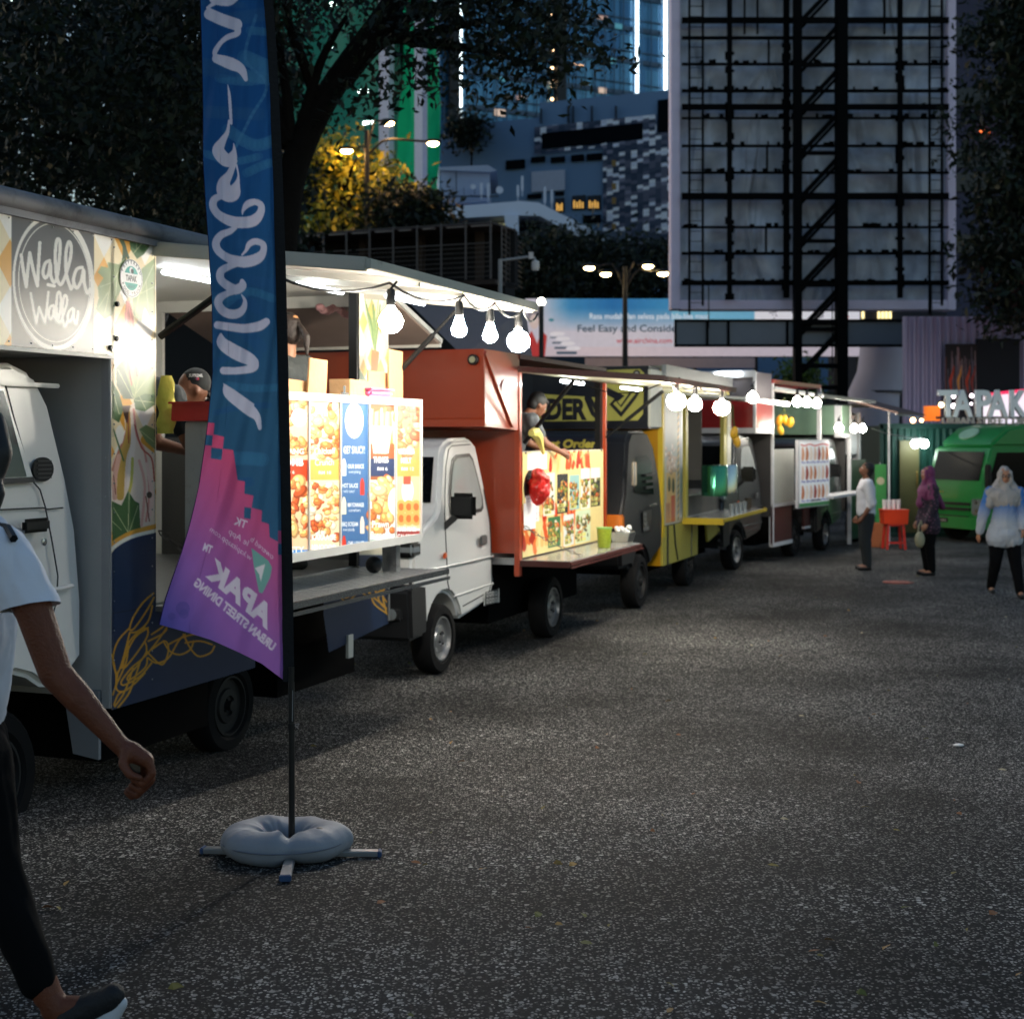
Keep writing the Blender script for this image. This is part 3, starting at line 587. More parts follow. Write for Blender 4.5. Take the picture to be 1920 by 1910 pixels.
b = MB(); rr = random.Random(8)     # bent flashing scraps along the rails
for y in (122, 172, 223, 275, 325, 427, 476, 531):
    for _ in range(26):
        x = rr.uniform(1280, 1770); w_ = rr.uniform(3, 11); h = rr.uniform(1.5, 5); b.box(kx(x), kx(x+w_), Yk-.16, Yk-.13, kz(y), kz(y-3-h))
for x in (1366, 1472, 1684):
    for _ in range(34):
        y = rr.uniform(80, 555); b.box(kx(x+rr.choice((-8, 4))), kx(x+rr.choice((-3, 9))), Yk-.16, Yk-.13, kz(y+rr.uniform(3, 14)), kz(y))
tag(b.build('bent_flashing', bs, K), kind='stuff')
b = MB(); b.box(kx(1262), kx(1779), Yk-.5, Yk-.45, kz(649), kz(605)); b.build('walkway_panel', M('walk_panel', (96, 104, 118), .35, .3, var=.3, scale=.8), K)
b = MB(); b.box(kx(1260), kx(1782), Yk-.58, Yk-.5, kz(606), kz(602)); b.box(kx(1260), kx(1782), Yk-.58, Yk-.5, kz(653), kz(648))
for x in (1262, 1321, 1360, 1469, 1578, 1690, 1729, 1780): b.box(kx(x-2), kx(x+2), Yk-.59, Yk-.505, kz(651), kz(604))
b.build('walkway_frame', bs, K)
b = MB()
for x in (1321, 1548, 1730): b.tube([(kx(x), Yk-.8, kz(540)), (kx(x), Yk-.8, kz(700 if x == 1548 else 620))], .015, 6)
b.build('hanging_cable', bs, K)

# ground level clutter behind the trucks
V = thing('concrete_silo', 'grey concrete cylinder pier with a ring joint right of the billboard posts', 'pier')
b = MB(); c = P(1655, 700, 40); b.tube([(c.x-.35, 40, 0), (c.x-.25, 40, kz(745)*40/38), (c.x-.05, 40, 3.6), (c.x+.05, 40, 4.5)], [.72, .7, .66, .64], 28); b.build('shaft', M('silo_conc', (196, 188, 202), .8, var=.1, scale=1.5), V, smooth=True)
b = MB(); cc = P(1645, 735, 40); b.tube([(cc.x, 40, cc.z-.03), (cc.x, 40, cc.z+.03)], .725, 28); b.build('ring_joint', M('silo_dark', (60, 58, 64), .8), V)
Bn = thing('planter_bank', 'dark raised bank with weeds behind the parked trucks', 'planter')
b = MB(); b.box(P(960, 0, 44).x, P(1640, 0, 44).x, 43.4, 44.5, 0, CH-(735-HY)*44/F); b.build('wall', M('bank_dark', (58, 62, 62), .9, var=.3, scale=1), Bn)
Cw = thing('corrugated_wall', 'tall grey corrugated metal hoarding behind the letter sign', 'hoarding')
cw = Plane((9.55, 34), (16, 34)); b = MB(); y0 = 34.; X0, X1 = P(1692, 0, 34).x, P(1945, 0, 34).x; n = 64; vs = []
for i in range(n+1):
    x = X0+(X1-X0)*i/n; d = (.06 if i % 4 in (1, 2) else 0); vs += [(x, y0-d, 0), (x, y0-d, 4.75)]
b.add(vs, [(2*i, 2*i+2, 2*i+3, 2*i+1) for i in range(n)]); b.build('sheet', M('corrugated', (160, 150, 176), .45, .2, var=.1, scale=.7), Cw, norm=False)
b = MB(); b.box(P(1832, 0, 33.8).x, P(1912, 0, 33.8).x, 33.8, 33.9, 0, CH-(635-HY)*33.8/F); b.build('dark_opening', M('opening_dark', (12, 14, 22), .8), Cw)
cv = Cv(1772, 645, 1855, 790, 90, 150, (28, 20, 22), 2); rg = np.random.default_rng(5)
for k in range(26): x = rg.uniform(1774, 1850); cv.stroke([(x, rg.uniform(650, 700)), (x+rg.uniform(-4, 4), rg.uniform(730, 790))], rg.uniform(1.5, 4), [(120, 95, 100), (150, 120, 120), (110, 60, 50), (90, 80, 90)][rg.integers(4)], False)
for x, c in ((1790, (200, 60, 30)), (1810, (220, 140, 60)), (1832, (190, 60, 30)), (1845, (150, 50, 40))): cv.stroke([(x, 735, 2), (x-4, 715, 7), (x+2, 700, 5), (x+5, 685, 1)], 5, c)
cwp = Plane((9.55, 33.75), (16, 33.75)); sheet('chilli_poster', cv.get(), cwp.img_fn(1772, 645, 1832, 790, 0), MP('poster_print', .6), Cw, False)
Ob = thing('backdrop_office', 'dim office block with dark window bands behind the right hand tree', 'building')
b = MB(); b.box(P(1775, 0, 70).x, P(1990, 0, 70).x, 70, 80, 0, 32); b.build('wall', M('office_wall', (62, 62, 84), .8), Ob)
b = MB()
for y in (50, 165, 280, 325, 440): z = CH-(y-HY)*70/F; b.box(P(1775, 0, 70).x+.1, P(1990, 0, 70).x, 69.9, 69.97, z-.9, z+.0)
b.build('window_band', M('office_glass', (14, 16, 26), .3), Ob)
b = MB(); c = P(1846, 247, 69.8); b.ball(c+Vector((.1, 0, 0)), .16, 8); b.ball(c-Vector((.2, 0, 0)), .08, 8); b.build('warm_lamp', M('warm_spot', (255, 120, 60), emit=(255, 120, 60), es=.9), Ob, smooth=True)
for x0, x1 in ((1610, 1628), (1645, 1670)):
    pass
Ls = thing('lit_shopfront', 'distant lit yellow window row just under the billboard border', 'shopfront')
b = MB(); p0, p1 = P(1612, 600, 60), P(1775, 580, 60); b.box(p0.x, p1.x, 60, 66, 0, p1.z); b.build('wall', M('shop_wall', (40, 38, 46), .8), Ls)
for x in (1616, 1646, 1653, 1660, 1667): b = MB(); a, c = P(x, 597, 59.9), P(x+4, 584, 59.9); b.box(a.x, c.x, 59.85, 59.95, a.z, c.z); b.build('lit_window', M('shop_win', (230, 210, 150), emit=(235, 215, 150), es=.8), Ls)
# ------------------------------------------------ trees
def leaf_mat(name, rough=.5, tr=.25): return MP(name, rough, trans=tr, spec=.35)
def leaves(name, cl, size, pal, mat, parent, seed=1, jit=.5):
    """cl: list of (centre, (rx,ry,rz), count); every leaf is its own folded blade of two faces"""
    r = np.random.default_rng(seed); C = []
    for c, rad, n in cl:
        k = max(1, n//14); tw = r.normal(size=(k, 3)); tw /= np.linalg.norm(tw, axis=1)[:, None]; tw *= (r.random((k, 1))**.45)
        tw = tw*np.array(rad)+np.array(c); idx = r.integers(0, k, n); C.append(tw[idx]+r.normal(size=(n, 3))*np.array([1, 1, .7])*size*1.9)
    C = np.concatenate(C); n = len(C)
    a = r.normal(size=(n, 3)); a[:, 2] -= .4; a /= np.linalg.norm(a, axis=1)[:, None]; t = r.normal(size=(n, 3)); bb = np.cross(a, t); bb /= np.linalg.norm(bb, axis=1)[:, None]; nn = np.cross(a, bb)
    s = size*(1+jit*r.normal(size=(n, 1))).clip(.4, 1.9); w_ = s*.42
    v = np.stack([C, C+a*s*.45+bb*w_*.5+nn*s*.08, C+a*s, C+a*s*.45-bb*w_*.5+nn*s*.08], 1).reshape(-1, 3)
    me = bpy.data.meshes.new(name); me.vertices.add(len(v)); me.vertices.foreach_set('co', v.astype(np.float32).reshape(-1))
    me.loops.add(n*4); me.loops.foreach_set('vertex_index', np.arange(n*4, dtype=np.int32)); me.polygons.add(n); me.polygons.foreach_set('loop_start', np.arange(n, dtype=np.int32)*4); me.update(calc_edges=True)
    col = tolin(np.array(pal, float))[r.integers(0, len(pal), n)]*r.uniform(.7, 1.3, (n, 1)); c4 = np.ones((n, 4, 4), np.float32); c4[:, :, :3] = col[:, None, :]
    at = me.color_attributes.new('Col', 'FLOAT_COLOR', 'POINT'); at.data.foreach_set('color', c4.reshape(-1))
    me.materials.append(mat); o = bpy.data.objects.new(name, me); COL.objects.link(o); o.parent = parent; return o
bark = M('bark', (22, 20, 18), .9, spec=.1, var=.3, scale=8, bump=.8, bscale=20)
def limb(b, pts, r0, r1, n=9):
    pts = [Vector(p) for p in pts]; out = []
    for i in range(len(pts)-1):
        a, p, q, d = pts[max(i-1, 0)], pts[i], pts[i+1], pts[min(i+2, len(pts)-1)]
        for t in np.linspace(0, 1, 6)[:-1]: out.append(.5*((2*p)+(-a+q)*t+(2*a-5*p+4*q-d)*t*t+(-a+3*p-3*q+d)*t**3))
    out.append(pts[-1]); m = len(out); b.tube(out, [r0+(r1-r0)*(i/(m-1))**.8 for i in range(m)], n)
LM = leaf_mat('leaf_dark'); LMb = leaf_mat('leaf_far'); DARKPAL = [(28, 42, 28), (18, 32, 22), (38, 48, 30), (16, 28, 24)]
# the great dark tree over the trucks
t1 = thing('rain_tree', 'great dark spreading tree with forked limbs rising behind the tall flag', 'tree')
Yt = 15.
b = MB(); limb(b, [(P(520, 0, Yt).x, Yt, 0), P(520, 600, Yt), P(535, 400, Yt), P(560, 290, Yt), P(620, 170, Yt), P(720, 30, Yt), P(800, -90, Yt)], .2, .11, 12); b.build('trunk', bark, t1, smooth=True)
for k, pts in enumerate(([(548, 330), (540, 200), (520, 60), (500, -80)], [(600, 200), (570, 120), (540, 40), (530, -40)], [(640, 150), (720, 72), (800, 80), (900, 95), (1000, 120)], [(700, 60), (800, 20), (900, -10), (1000, 10)], [(530, 420), (430, 260), (330, 150), (200, 60), (60, 10)], [(520, 400), (400, 330), (250, 290), (80, 250)], [(540, 300), (600, 230), (660, 110), (760, 60)], [(545, 270), (470, 120), (380, 40), (300, -60)], [(600, 190), (680, 90), (820, 60), (930, 40), (1060, 90)], [(560, 260), (600, 120), (650, 30)])):
    b = MB(); dy = RNG.uniform(-1.2, 1.2); limb(b, [P(x, y, Yt+dy*i/len(pts)) for i, (x, y) in enumerate(pts)], .13 if k in (2, 4, 7) else .08, .02, 8); b.build('limb', bark, t1, smooth=True)
cl = []; r = np.random.default_rng(11)
def fill(cl, poly, n, rad, cnt, Y0, Y1, r):
    poly = np.array(poly, float); x0, y0 = poly.min(0); x1, y1 = poly.max(0); k = 0
    while k < n:
        x, y = r.uniform(x0, x1), r.uniform(y0, y1); ins = False
        for i in range(len(poly)):
            (xa, ya), (xb, yb) = poly[i], poly[(i+1) % len(poly)]
            if (ya > y) != (yb > y) and x < (xb-xa)*(y-ya)/(yb-ya)+xa: ins = not ins
        if not ins: continue
        Y = r.uniform(Y0, Y1); s_ = r.uniform(.6, 1.25); cl.append((P(x, y, Y), (rad*s_, rad*s_, rad*s_*.6), int(cnt*s_))); k += 1
fill(cl, [(-150, -150), (560, -150), (560, 60), (380, 160), (-150, 200)], 150, .42, 150, 12.5, 18.5, r)
fill(cl, [(-150, 150), (380, 60), (500, 200), (440, 420), (250, 380), (-150, 330)], 130, .4, 150, 13, 19, r)
fill(cl, [(500, -120), (760, -120), (760, 10), (620, 30), (510, 60)], 26, .3, 90, 14, 17, r)
fill(cl, [(740, -120), (1080, -120), (1070, 60), (1030, 120), (960, 110), (880, 60), (780, 50)], 62, .2, 85, 14, 16.5, r)
for (x, y, rd, n) in ((900, 115, .2, 120), (960, 90, .22, 130), (1010, 125, .15, 90), (1050, 105, .16, 110), (1085, 90, .13, 80), (1125, 108, .12, 90), (1145, 105, .07, 40), (1065, 145, .1, 60), (985, 165, .1, 60), (940, 150, .14, 80), (880, 165, .1, 50), (860, 120, .16, 90), (820, 30, .16, 90), (760, 130, .1, 40), (790, 165, .1, 40), (745, 165, .08, 40), (700, 160, .1, 50), (780, 115, .13, 60), (810, 150, .1, 40), (720, 60, .18, 80), (925, 175, .07, 30), (1040, 40, .2, 110), (700, 125, .1, 40), (830, 95, .14, 60), (1090, 30, .12, 60), (800, 75, .14, 60), (640, 220, .14, 50), (690, 190, .1, 35), (660, 180, .1, 30)):
    cl.append((P(x, y, Yt-.3+r.uniform(-.5, .5)), (rd, rd, rd*.7), n))
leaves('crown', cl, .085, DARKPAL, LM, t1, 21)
# further dark trees closing the left
def far_tree(name, label, x, Y, top, spread, base_y, n, size, pal, seed, mat=LMb, grp='trees behind the food trucks', dens=1):
    t = thing(name, label, 'tree', group=grp); r = np.random.default_rng(seed); b = MB(); bx = P(x, 0, Y).x; zt = CH-(top-HY)*Y/F; zb = CH-(base_y-HY)*Y/F; rw = spread*Y/F
    limb(b, [(bx, Y, 0), (bx+.2, Y, zb), (bx, Y, (zb+zt)/2), (bx+.3, Y, zt-.5)], (.22*Y/30 if 'tree' in name else .06), .04, 8); b.build('trunk', bark, t, smooth=True)
    for k in range(5):
        b = MB(); a = r.uniform(0, 6.28); z0 = zb+(zt-zb)*r.uniform(0, .4); limb(b, [(bx+.1, Y, z0), (bx+math.cos(a)*rw*.4, Y+math.sin(a)*rw*.4, z0+(zt-zb)*.25), (bx+math.cos(a)*rw*.8, Y+math.sin(a)*rw*.8, z0+(zt-zb)*.4)], .09*Y/30, .02, 6); b.build('limb', bark, t)
    cl = []
    for k in range(n):
        a, q, h = r.uniform(0, 6.28), r.random()**.5, r.random(); w_ = math.sin(math.pi*(.12+.8*h))**.6
        s_ = r.uniform(.7, 1.3)*rw*.22; cl.append(((bx+math.cos(a)*q*rw*w_, Y+math.sin(a)*q*rw*w_*.8, zb+(zt-zb)*h), (s_, s_, s_*.65), int(110*dens)))
    return leaves('crown', cl, size, pal, mat, t, seed)
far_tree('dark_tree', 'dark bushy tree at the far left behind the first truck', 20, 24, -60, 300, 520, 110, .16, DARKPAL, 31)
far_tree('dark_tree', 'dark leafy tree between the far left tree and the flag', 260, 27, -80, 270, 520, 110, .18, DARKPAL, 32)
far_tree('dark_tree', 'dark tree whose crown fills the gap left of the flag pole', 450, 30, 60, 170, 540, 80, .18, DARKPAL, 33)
LIT = [(176, 170, 56), (190, 176, 60), (130, 138, 48), (60, 76, 30)]  # the street lamp's yellow light is put into these leaf colours
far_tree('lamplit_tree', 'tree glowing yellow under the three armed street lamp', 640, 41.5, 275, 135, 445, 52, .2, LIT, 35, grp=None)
far_tree('dark_tree', 'low dark tree right of the lamplit yellow tree', 770, 39, 362, 80, 450, 40, .17, DARKPAL, 36)
far_tree('dark_tree', 'dark round tree below the white sloping canopy, left one', 1010, 52, 440, 110, 620, 70, .22, DARKPAL, 37)
far_tree('dark_tree', 'dark round tree beneath the checkered facade', 1120, 54, 452, 110, 620, 70, .22, DARKPAL, 38)
far_tree('dark_tree', 'dark tree tucked against the left border of the steel billboard', 1215, 56, 462, 90, 620, 60, .22, DARKPAL, 39)
far_tree('dark_tree', 'tall dark tree on the right edge beside the steel billboard', 1932, 32, -60, 128, 600, 170, .16, DARKPAL, 40, dens=1.1)
far_tree('weedy_shrub', 'patch of pale green weeds between the billboard posts', 1500, 43, 690, 30, 740, 14, .14, [(90, 120, 50), (70, 90, 45)], 41, grp=None)
far_tree('roof_shrub', 'small dark shrub on the roof terrace of the slate block', 878, 84, 225, 12, 262, 14, .3, DARKPAL, 42, grp=None)
# ------------------------------------------------ truck kit
class Truck:
    def __init__(s, O, tan, name, label):
        s.O = Vector((O[0], O[1], 0)); a = math.atan(tan); s.u = Vector((math.sin(a), math.cos(a), 0)); s.n = Vector((math.cos(a), -math.sin(a), 0))
        s.t = thing(name, label, 'food truck', s.O, math.atan2(s.u.y, s.u.x), 'food trucks parked in a row')
        s.t.pop('group', None); s.t['group'] = 'food trucks parked in a row'
        s.M = Matrix.Translation(s.O) @ Matrix.Rotation(math.atan2(s.u.y, s.u.x), 4, 'Z'); s.Mi = s.M.inverted()
    def l(s, v): return (v[0], -v[1], v[2])
    def W(s, u, w, z): return s.O+s.u*u+s.n*w+Vector((0, 0, z))
    def pl(s, w): A = s.W(0, w, 0); B_ = s.W(1, w, 0); return Plane((A.x, A.y), (B_.x, B_.y))
    def uz(s, px, py, w): t, z = s.pl(w).sz(px, py); return t, z
    def mb(s): return MB(s.l)
    def sheet(s, name, img, fn, mat, parent=None, keep=None, smooth=False):
        o = sheet(name, img, fn, mat, None, smooth, keep); o.data.transform(s.Mi); o.parent = parent or s.t; return o
    def fn(s, u0, u1, z1, z0, w):      # canvas rectangle straight onto u,z
        A = s.W(0, w, 0)
        return lambda fx, fy: (A.x+s.u.x*(u0+(u1-u0)*fx), A.y+s.u.y*(u0+(u1-u0)*fx), z1+(z0-z1)*fy)
    def fnw(s, w0, w1, z1, z0, u, lean=0):     # canvas on a cross plane (facing the camera end)
        A = s.W(u, 0, 0)
        return lambda fx, fy: (A.x+s.n.x*(w0+(w1-w0)*fx)+s.u.x*lean*fy, A.y+s.n.y*(w0+(w1-w0)*fx)+s.u.y*lean*fy, z1+(z0-z1)*fy)
def loop(cx, cz, r, a0, a1, n): return [(cx+r*math.cos(math.radians(a0+(a1-a0)*i/n)), cz+r*math.sin(math.radians(a0+(a1-a0)*i/n))) for i in range(n+1)]
tyre_m = M('tyre_rubber', (20, 20, 21), .85, var=.2, spec=.15); rim_m = M('steel_rim', (165, 166, 168), .35, .85, dirt=((70, 66, 60), 12, .55)); rimd = M('rim_shadow', (30, 30, 31), .7)
def wheel(T, u, w, r=.28, wd=.17, parent=None, rimmat=None):
    par = parent or T.t; b = T.mb(); q = r
    b.lathe([(q*.62, w-wd), (q*.93, w-wd), (q, w-wd*.85), (q, w-wd*.15), (q*.93, w), (q*.72, w+.005), (q*.64, w-.02), (q*.62, w-wd*.5)], (u, 0, q), 'y', 32); o = b.build('wheel', tyre_m, par, smooth=True)
    b = T.mb(); b.lathe([(q*.64, w-.035), (q*.64, w-.005), (q*.6, w-.004), (q*.56, w-.05), (q*.42, w-.055), (q*.36, w-.02), (q*.22, w-.015), (q*.2, w-.03), (q*.12, w-.03), (q*.11, w+.01), (q*.02, w+.012)], (u, 0, q), 'y', 32)
    rm = b.build('rim', rimmat or rim_m, o, smooth=True)
    b = T.mb()
    for k in range(8):
        a = k*math.pi/4+.2; c = (u+math.cos(a)*q*.46, w-.05, q+math.sin(a)*q*.46); b.lathe([(q*.075, c[1]-.01), (q*.075, c[1]+.003)], (c[0], 0, c[2]), 'y', 10)
    for k in range(4):
        a = k*math.pi/2+.5; b.lathe([(q*.03, w-.02), (q*.025, w-.004)], (u+math.cos(a)*q*.17, 0, q+math.sin(a)*q*.17), 'y', 6)
    b.build('rim_hole', rimd, rm); return o
glass = M('cab_glass', (8, 12, 15), .15, spec=.12); 
def side_prism(T, pts, w0, w1, tum=0, zt=1.2):   # side profile in (u,z) carried across the width; leans in above zt
    b = T.mb(); f = lambda z: tum*max(0, z-zt); n = len(pts)
    a = [(u, w0-f(z), z) for u, z in pts]; c = [(u, w1+f(z), z) for u, z in pts]
    b.add(a+c, [tuple(range(n)), tuple(range(n, 2*n))[::-1]]+[(i, (i+1) % n, n+(i+1) % n, n+i) for i in range(n)]); return b
def cab(T, u0, w0, w1, paint, bump_m, sc=1.0, detail=True, lamp=None, glassm=None):
    """one-box mini truck cab; u0 = front wheel centre; profile measured from the side"""
    S = lambda p: [(u0+a*sc, z*sc) for a, z in p]; gm = glassm or glass; f = lambda z: w0-.12*max(0, z-1.05*sc)
    prof = S([(-.62, .58), (-.63, .85), (-.59, 1.04), (-.48, 1.14), (-.1, 1.28), (-.03, 1.33), (.16, 1.77), (.24, 1.85), (.4, 1.89), (.82, 1.90), (.93, 1.84), (1.04, 1.45), (1.11, 1.16), (1.13, .62), (1.03, .48), (.42, .40)]+loop(0, .28, .37, 18, 162, 9)+[(-.42, .5)])
    b = side_prism(T, prof, w0, w1, .12, 1.05*sc); body = b.build('cab', paint, T.t, smooth=True, bevel=.035, seg=3)
    b = side_prism(T, S([(-.67, .34), (-.70, .74), (-.64, .80), (-.38, .76), (-.355, .5), (-.37, .36)]), w0+.012, w1-.012); b.build('bumper', bump_m, T.t, smooth=True, bevel=.03)
    # windshield and side glass on the real slopes
    b = T.mb(); d = .012; A, B_ = S([(-.015, 1.37)])[0], S([(.15, 1.735)])[0]
    off = (-d*.85, d*.5)
    b.add([(A[0]+off[0], f(A[1])-.07, A[1]+off[1]), (A[0]+off[0], w1+.07, A[1]+off[1]), (B_[0]+off[0], w1+.14, B_[1]+off[1]), (B_[0]+off[0], f(B_[1])-.07, B_[1]+off[1])], [(0, 1, 2, 3)])
    ws = b.build('windshield', gm, T.t, norm=False)
    sd = S([(.17, 1.29), (.19, 1.45), (.27, 1.62), (.34, 1.72), (.43, 1.755), (.74, 1.765), (.81, 1.72), (.87, 1.58), (.94, 1.38), (.93, 1.29), (.87, 1.26), (.2, 1.26)])
    b = T.mb(); b.add([(u, f(z)+.006, z) for u, z in sd], [tuple(range(len(sd)))]); b.build('side_window', M('window_trim', (20, 21, 22), .5), T.t, norm=False)
    cx = sum(p[0] for p in sd)/len(sd); cz = sum(p[1] for p in sd)/len(sd); s2 = [(cx+(u-cx)*.88, cz+(z-cz)*.88) for u, z in sd]
    b = T.mb(); b.add([(u, f(z)+.012, z) for u, z in s2], [tuple(range(len(s2)))]); b.build('window_glass', M('milky_window', (150, 155, 155), .12, spec=.8) if detail else gm, T.t, norm=False)
    # mirror
    b = T.mb(); m0 = S([(.08, 1.45), (.14, 1.24)]); b.box(m0[0][0], m0[1][0], w0+.01, w0+.23, m0[1][1], m0[0][1]); mi = b.build('mirror', M('black_plastic', (20, 21, 22), .45), T.t, bevel=.03, smooth=True)
    b = T.mb(); b.bar((m0[0][0]+.02, w0+.06, m0[1][1]+.02), (m0[0][0], w0-.04, m0[1][1]-.07), .05); b.build('mirror_arm', M('black_plastic', (20, 21, 22), .45), mi)
    seam = M('seam_dark', (60, 60, 58), .8)
    b = T.mb()
    for p in (S([(.07, 1.28), (.07, .72), (.1, .66)]), S([(.07, 1.28), (.12, 1.45), (.2, 1.66), (.3, 1.8), (.38, 1.83), (.8, 1.84)]), S([(.99, 1.45), (1.06, 1.15), (1.07, .64), (1.0, .56), (.4, .5)])):
        b.tube([(u, f(z)+.001, z) for u, z in p], .0045, 5)
    b.build('door_seam', seam, T.t)
    b = T.mb(); p = S([(-.58, .86), (1.1, .86)]); b.tube([(p[0][0], w0+.002, p[0][1]), (p[1][0], w0+.002, p[1][1])], .009, 6); p = S([(.2, .60), (1.1, .62)]); b.tube([(p[0][0], w0-.001, p[0][1]), (p[1][0], w0-.001, p[1][1])], .008, 6)
    b.build('crease', paint, T.t, smooth=True)
    b = T.mb(); p = S([(.85, 1.02)])[0]; b.box(p[0]-.06, p[0]+.08, w0-.005, w0+.015, p[1]-.045, p[1]+.04); b.build('door_handle', M('handle_grey', (90, 92, 92), .4), T.t, bevel=.012, smooth=True)
    lm = lamp or M('head_lens', (190, 200, 205), .08, .6, spec=1)
    for ww in (w0, w1+.34):
        b = T.mb(); q = S([(-.645, .98), (-.45, 1.11)]); b.box(q[0][0]-.0, q[1][0]-.02, ww-.34, ww+.006, q[0][1], q[1][1]-.01); h = b.build('headlight', M('black_plastic', (20, 21, 22), .45), T.t, bevel=.02, smooth=True)
        b = T.mb(); b.box(q[0][0]-.012, q[1][0]-.05, ww-.31, ww+.014, q[0][1]+.02, q[1][1]-.03); b.build('headlight_lens', lm, h, bevel=.02, smooth=True)
        b = T.mb(); q = S([(-.705, .50), (-.6, .60)]); b.box(q[0][0], q[0][0]+.04, ww-.30, ww-.06, q[0][1], q[1][1]); fo = b.build('fog_lamp', M('fog_dark', (45, 46, 48), .4), T.t, bevel=.015)
        b = T.mb(); b.lathe([(.045, q[0][0]-.008), (.02, q[0][0]-.012)], (0, ww-.14, (q[0][1]+q[1][1])/2), 'x', 14); b.build('fog_lens', lm, fo)
    b = T.mb(); q = S([(.0, .95)])[0]; b.box(q[0]-.03, q[0]+.03, w0, w0+.014, q[1]-.025, q[1]+.025); b.build('side_marker', M('marker_orange', (215, 90, 40), .3), T.t, bevel=.01)
    b = T.mb(); q = S([(-.65, .86), (-.65, .95)]); b.box(q[0][0]-.01, q[0][0]+.05, w1+.45, w0-.45, q[0][1], q[1][1]); b.build('grille', M('black_plastic', (20, 21, 22), .45), T.t)
    wheel(T, u0, w0-.01, .28*sc); return body
def bulb(T, u, w, z, label, S=300, r=.058, group='bulbs hanging along the awning edges', pear=True):
    p = T.W(u, w, z); t = thing('hanging_bulb', label, 'light bulb', p, 0, group)
    b = MB(); b.lathe([(.018, .16), (.022, .15), (.024, .09), (.02, .075)], n=12); b.build('socket', M('socket_black', (24, 24, 25), .5), t, smooth=True)
    b = MB(); b.bar((-.01, 0, .15), (.03, .01, .2), .012); b.build('clip', M('socket_black', (24, 24, 25), .5), t)
    b = MB(); b.lathe([(.018, .075), (.024, .06), (r*.75, r*.55), (r, 0), (r*.85, -r*.55), (r*.5, -r*.88), (.004, -r)], n=12) if pear else b.ball((0, 0, 0), r, 10)
    b.build('glass', M('bulb_glow%d' % S, (255, 255, 252), emit=(255, 246, 230), es=S), t, smooth=True); return t
def strip(T, u0, w0, z0, u1, w1, z1, label, r=.016, S=60, parent=None):
    b = T.mb(); b.tube([(u0, w0, z0), (u1, w1, z1)], r, 8); o = b.build('light_tube', M('tube_glow%d' % S, (255, 255, 252), emit=(240, 250, 255), es=S), parent or T.t); return o
def cable(name, T, pts, r, label, sag=.06, mat=None, cat='cable'):
    out = []
    for i in range(len(pts)-1):
        a, c = Vector(T.W(*pts[i])), Vector(T.W(*pts[i+1]))
        for t in np.linspace(0, 1, 7)[:-1]: out.append(a.lerp(c, t)-Vector((0, 0, 4*sag*t*(1-t))))
    out.append(Vector(T.W(*pts[-1]))); b = MB(); b.tube(out, r, 6); o = b.build(name, mat or blackp, None, smooth=True); return tag(o, label, cat)
def chain(b, p, q, link=.045, th=.004, sag=.05):
    p, q = Vector(p), Vector(q); n = int((q-p).length/link); 
    for i in range(n):
        t0, t1 = i/n, (i+1.3)/n; a = p.lerp(q, t0)-Vector((0, 0, 4*sag*t0*(1-t0))); t1 = min(t1, 1); c = p.lerp(q, t1)-Vector((0, 0, 4*sag*t1*(1-t1)))
        d = (c-a).normalized(); e = d.cross(Vector((0, 0, 1)) if i % 2 else Vector((1, .3, 0))).normalized()*link*.28
        b.tube([a, a+(c-a)*.25+e, a+(c-a)*.75+e, c, a+(c-a)*.75-e, a+(c-a)*.25-e, a], th, 5)
def food(cv, x0, y0, x1, y1, pal, n, r, rg, hot=None):
    xs = rg.uniform(x0, x1, n); ys = rg.uniform(y0, y1, n)
    for x, y in zip(xs, ys):
        c = np.array(pal[rg.integers(len(pal))], float); a = rg.uniform(0, 3.14); rr = r*rg.uniform(.5, 1.3); q = rg.uniform(.45, .9)
        cv.ell(x, y, rr, rr*q, c*.72, rot=a); cv.ell(x-rr*.1, y-rr*.12, rr*.8, rr*q*.78, c, rot=a); cv.ell(x-rr*.25, y-rr*.3, rr*.35, rr*.22, np.minimum(c*1.25+20, 255), rot=a)
def clipcv(cv, px, fn):   # paint through a temporary layer limited to polygon px
    old = cv.a.copy(); fn(); m = Cv(*cv.b, cv.W, cv.H, (0, 0, 0), cv.k); m.poly(px, (1, 1, 1)); k = m.a[..., :1] > .5; cv.a = np.where(k, cv.a, old)
# ------------------------------------------------ first truck: patterned white truck with the big awning
T1 = Truck((-1.97, 7.07), .3667, 'food_truck', 'nearest food truck, vegetable artwork and round dark logo, awning raised')
p1 = T1.pl(0); UF, UP, UE = .373, 2.71, 3.18; WB = -1.9
wht = M('box_white', (206, 204, 196), .55, var=.06, dirt=((120, 116, 108), 3, .62)); greyw = M('bulkhead_grey', (168, 168, 166), .55, var=.07, dirt=((120, 118, 114), 2.2, .6)); alu = M('aluminium', (160, 162, 164), .35, .8, dirt=((80, 78, 74), 6, .6))
b = T1.mb(); b.box(-.001, .05, WB, -.025, .62, 2.93); b.build('front_bulkhead', greyw, T1.t)
b = T1.mb(); b.box(-.012, .03, -.05, .004, .57, 2.9); b.build('corner_post', M('post_grey', (150, 150, 150), .5), T1.t, bevel=.006)
b = T1.mb(); b.box(-.02, UE, WB, -.0, 2.9, 2.955); b.build('roof', wht, T1.t)
b = T1.mb(); b.tube([(-1.9, .02, 2.955), (UE, .02, 2.955)], .045, 10); b.box(-1.9, UE, -.01, .03, 2.88, 2.92); b.build('roof_rail', M('rail_weathered', (112, 112, 116), .65, .1, dirt=((60, 60, 62), 4, .5)), T1.t, smooth=True)
b = T1.mb(); b.box(-1.9, -.0, WB, -.02, 2.30, 2.9); b.build('overcab_box', wht, T1.t)
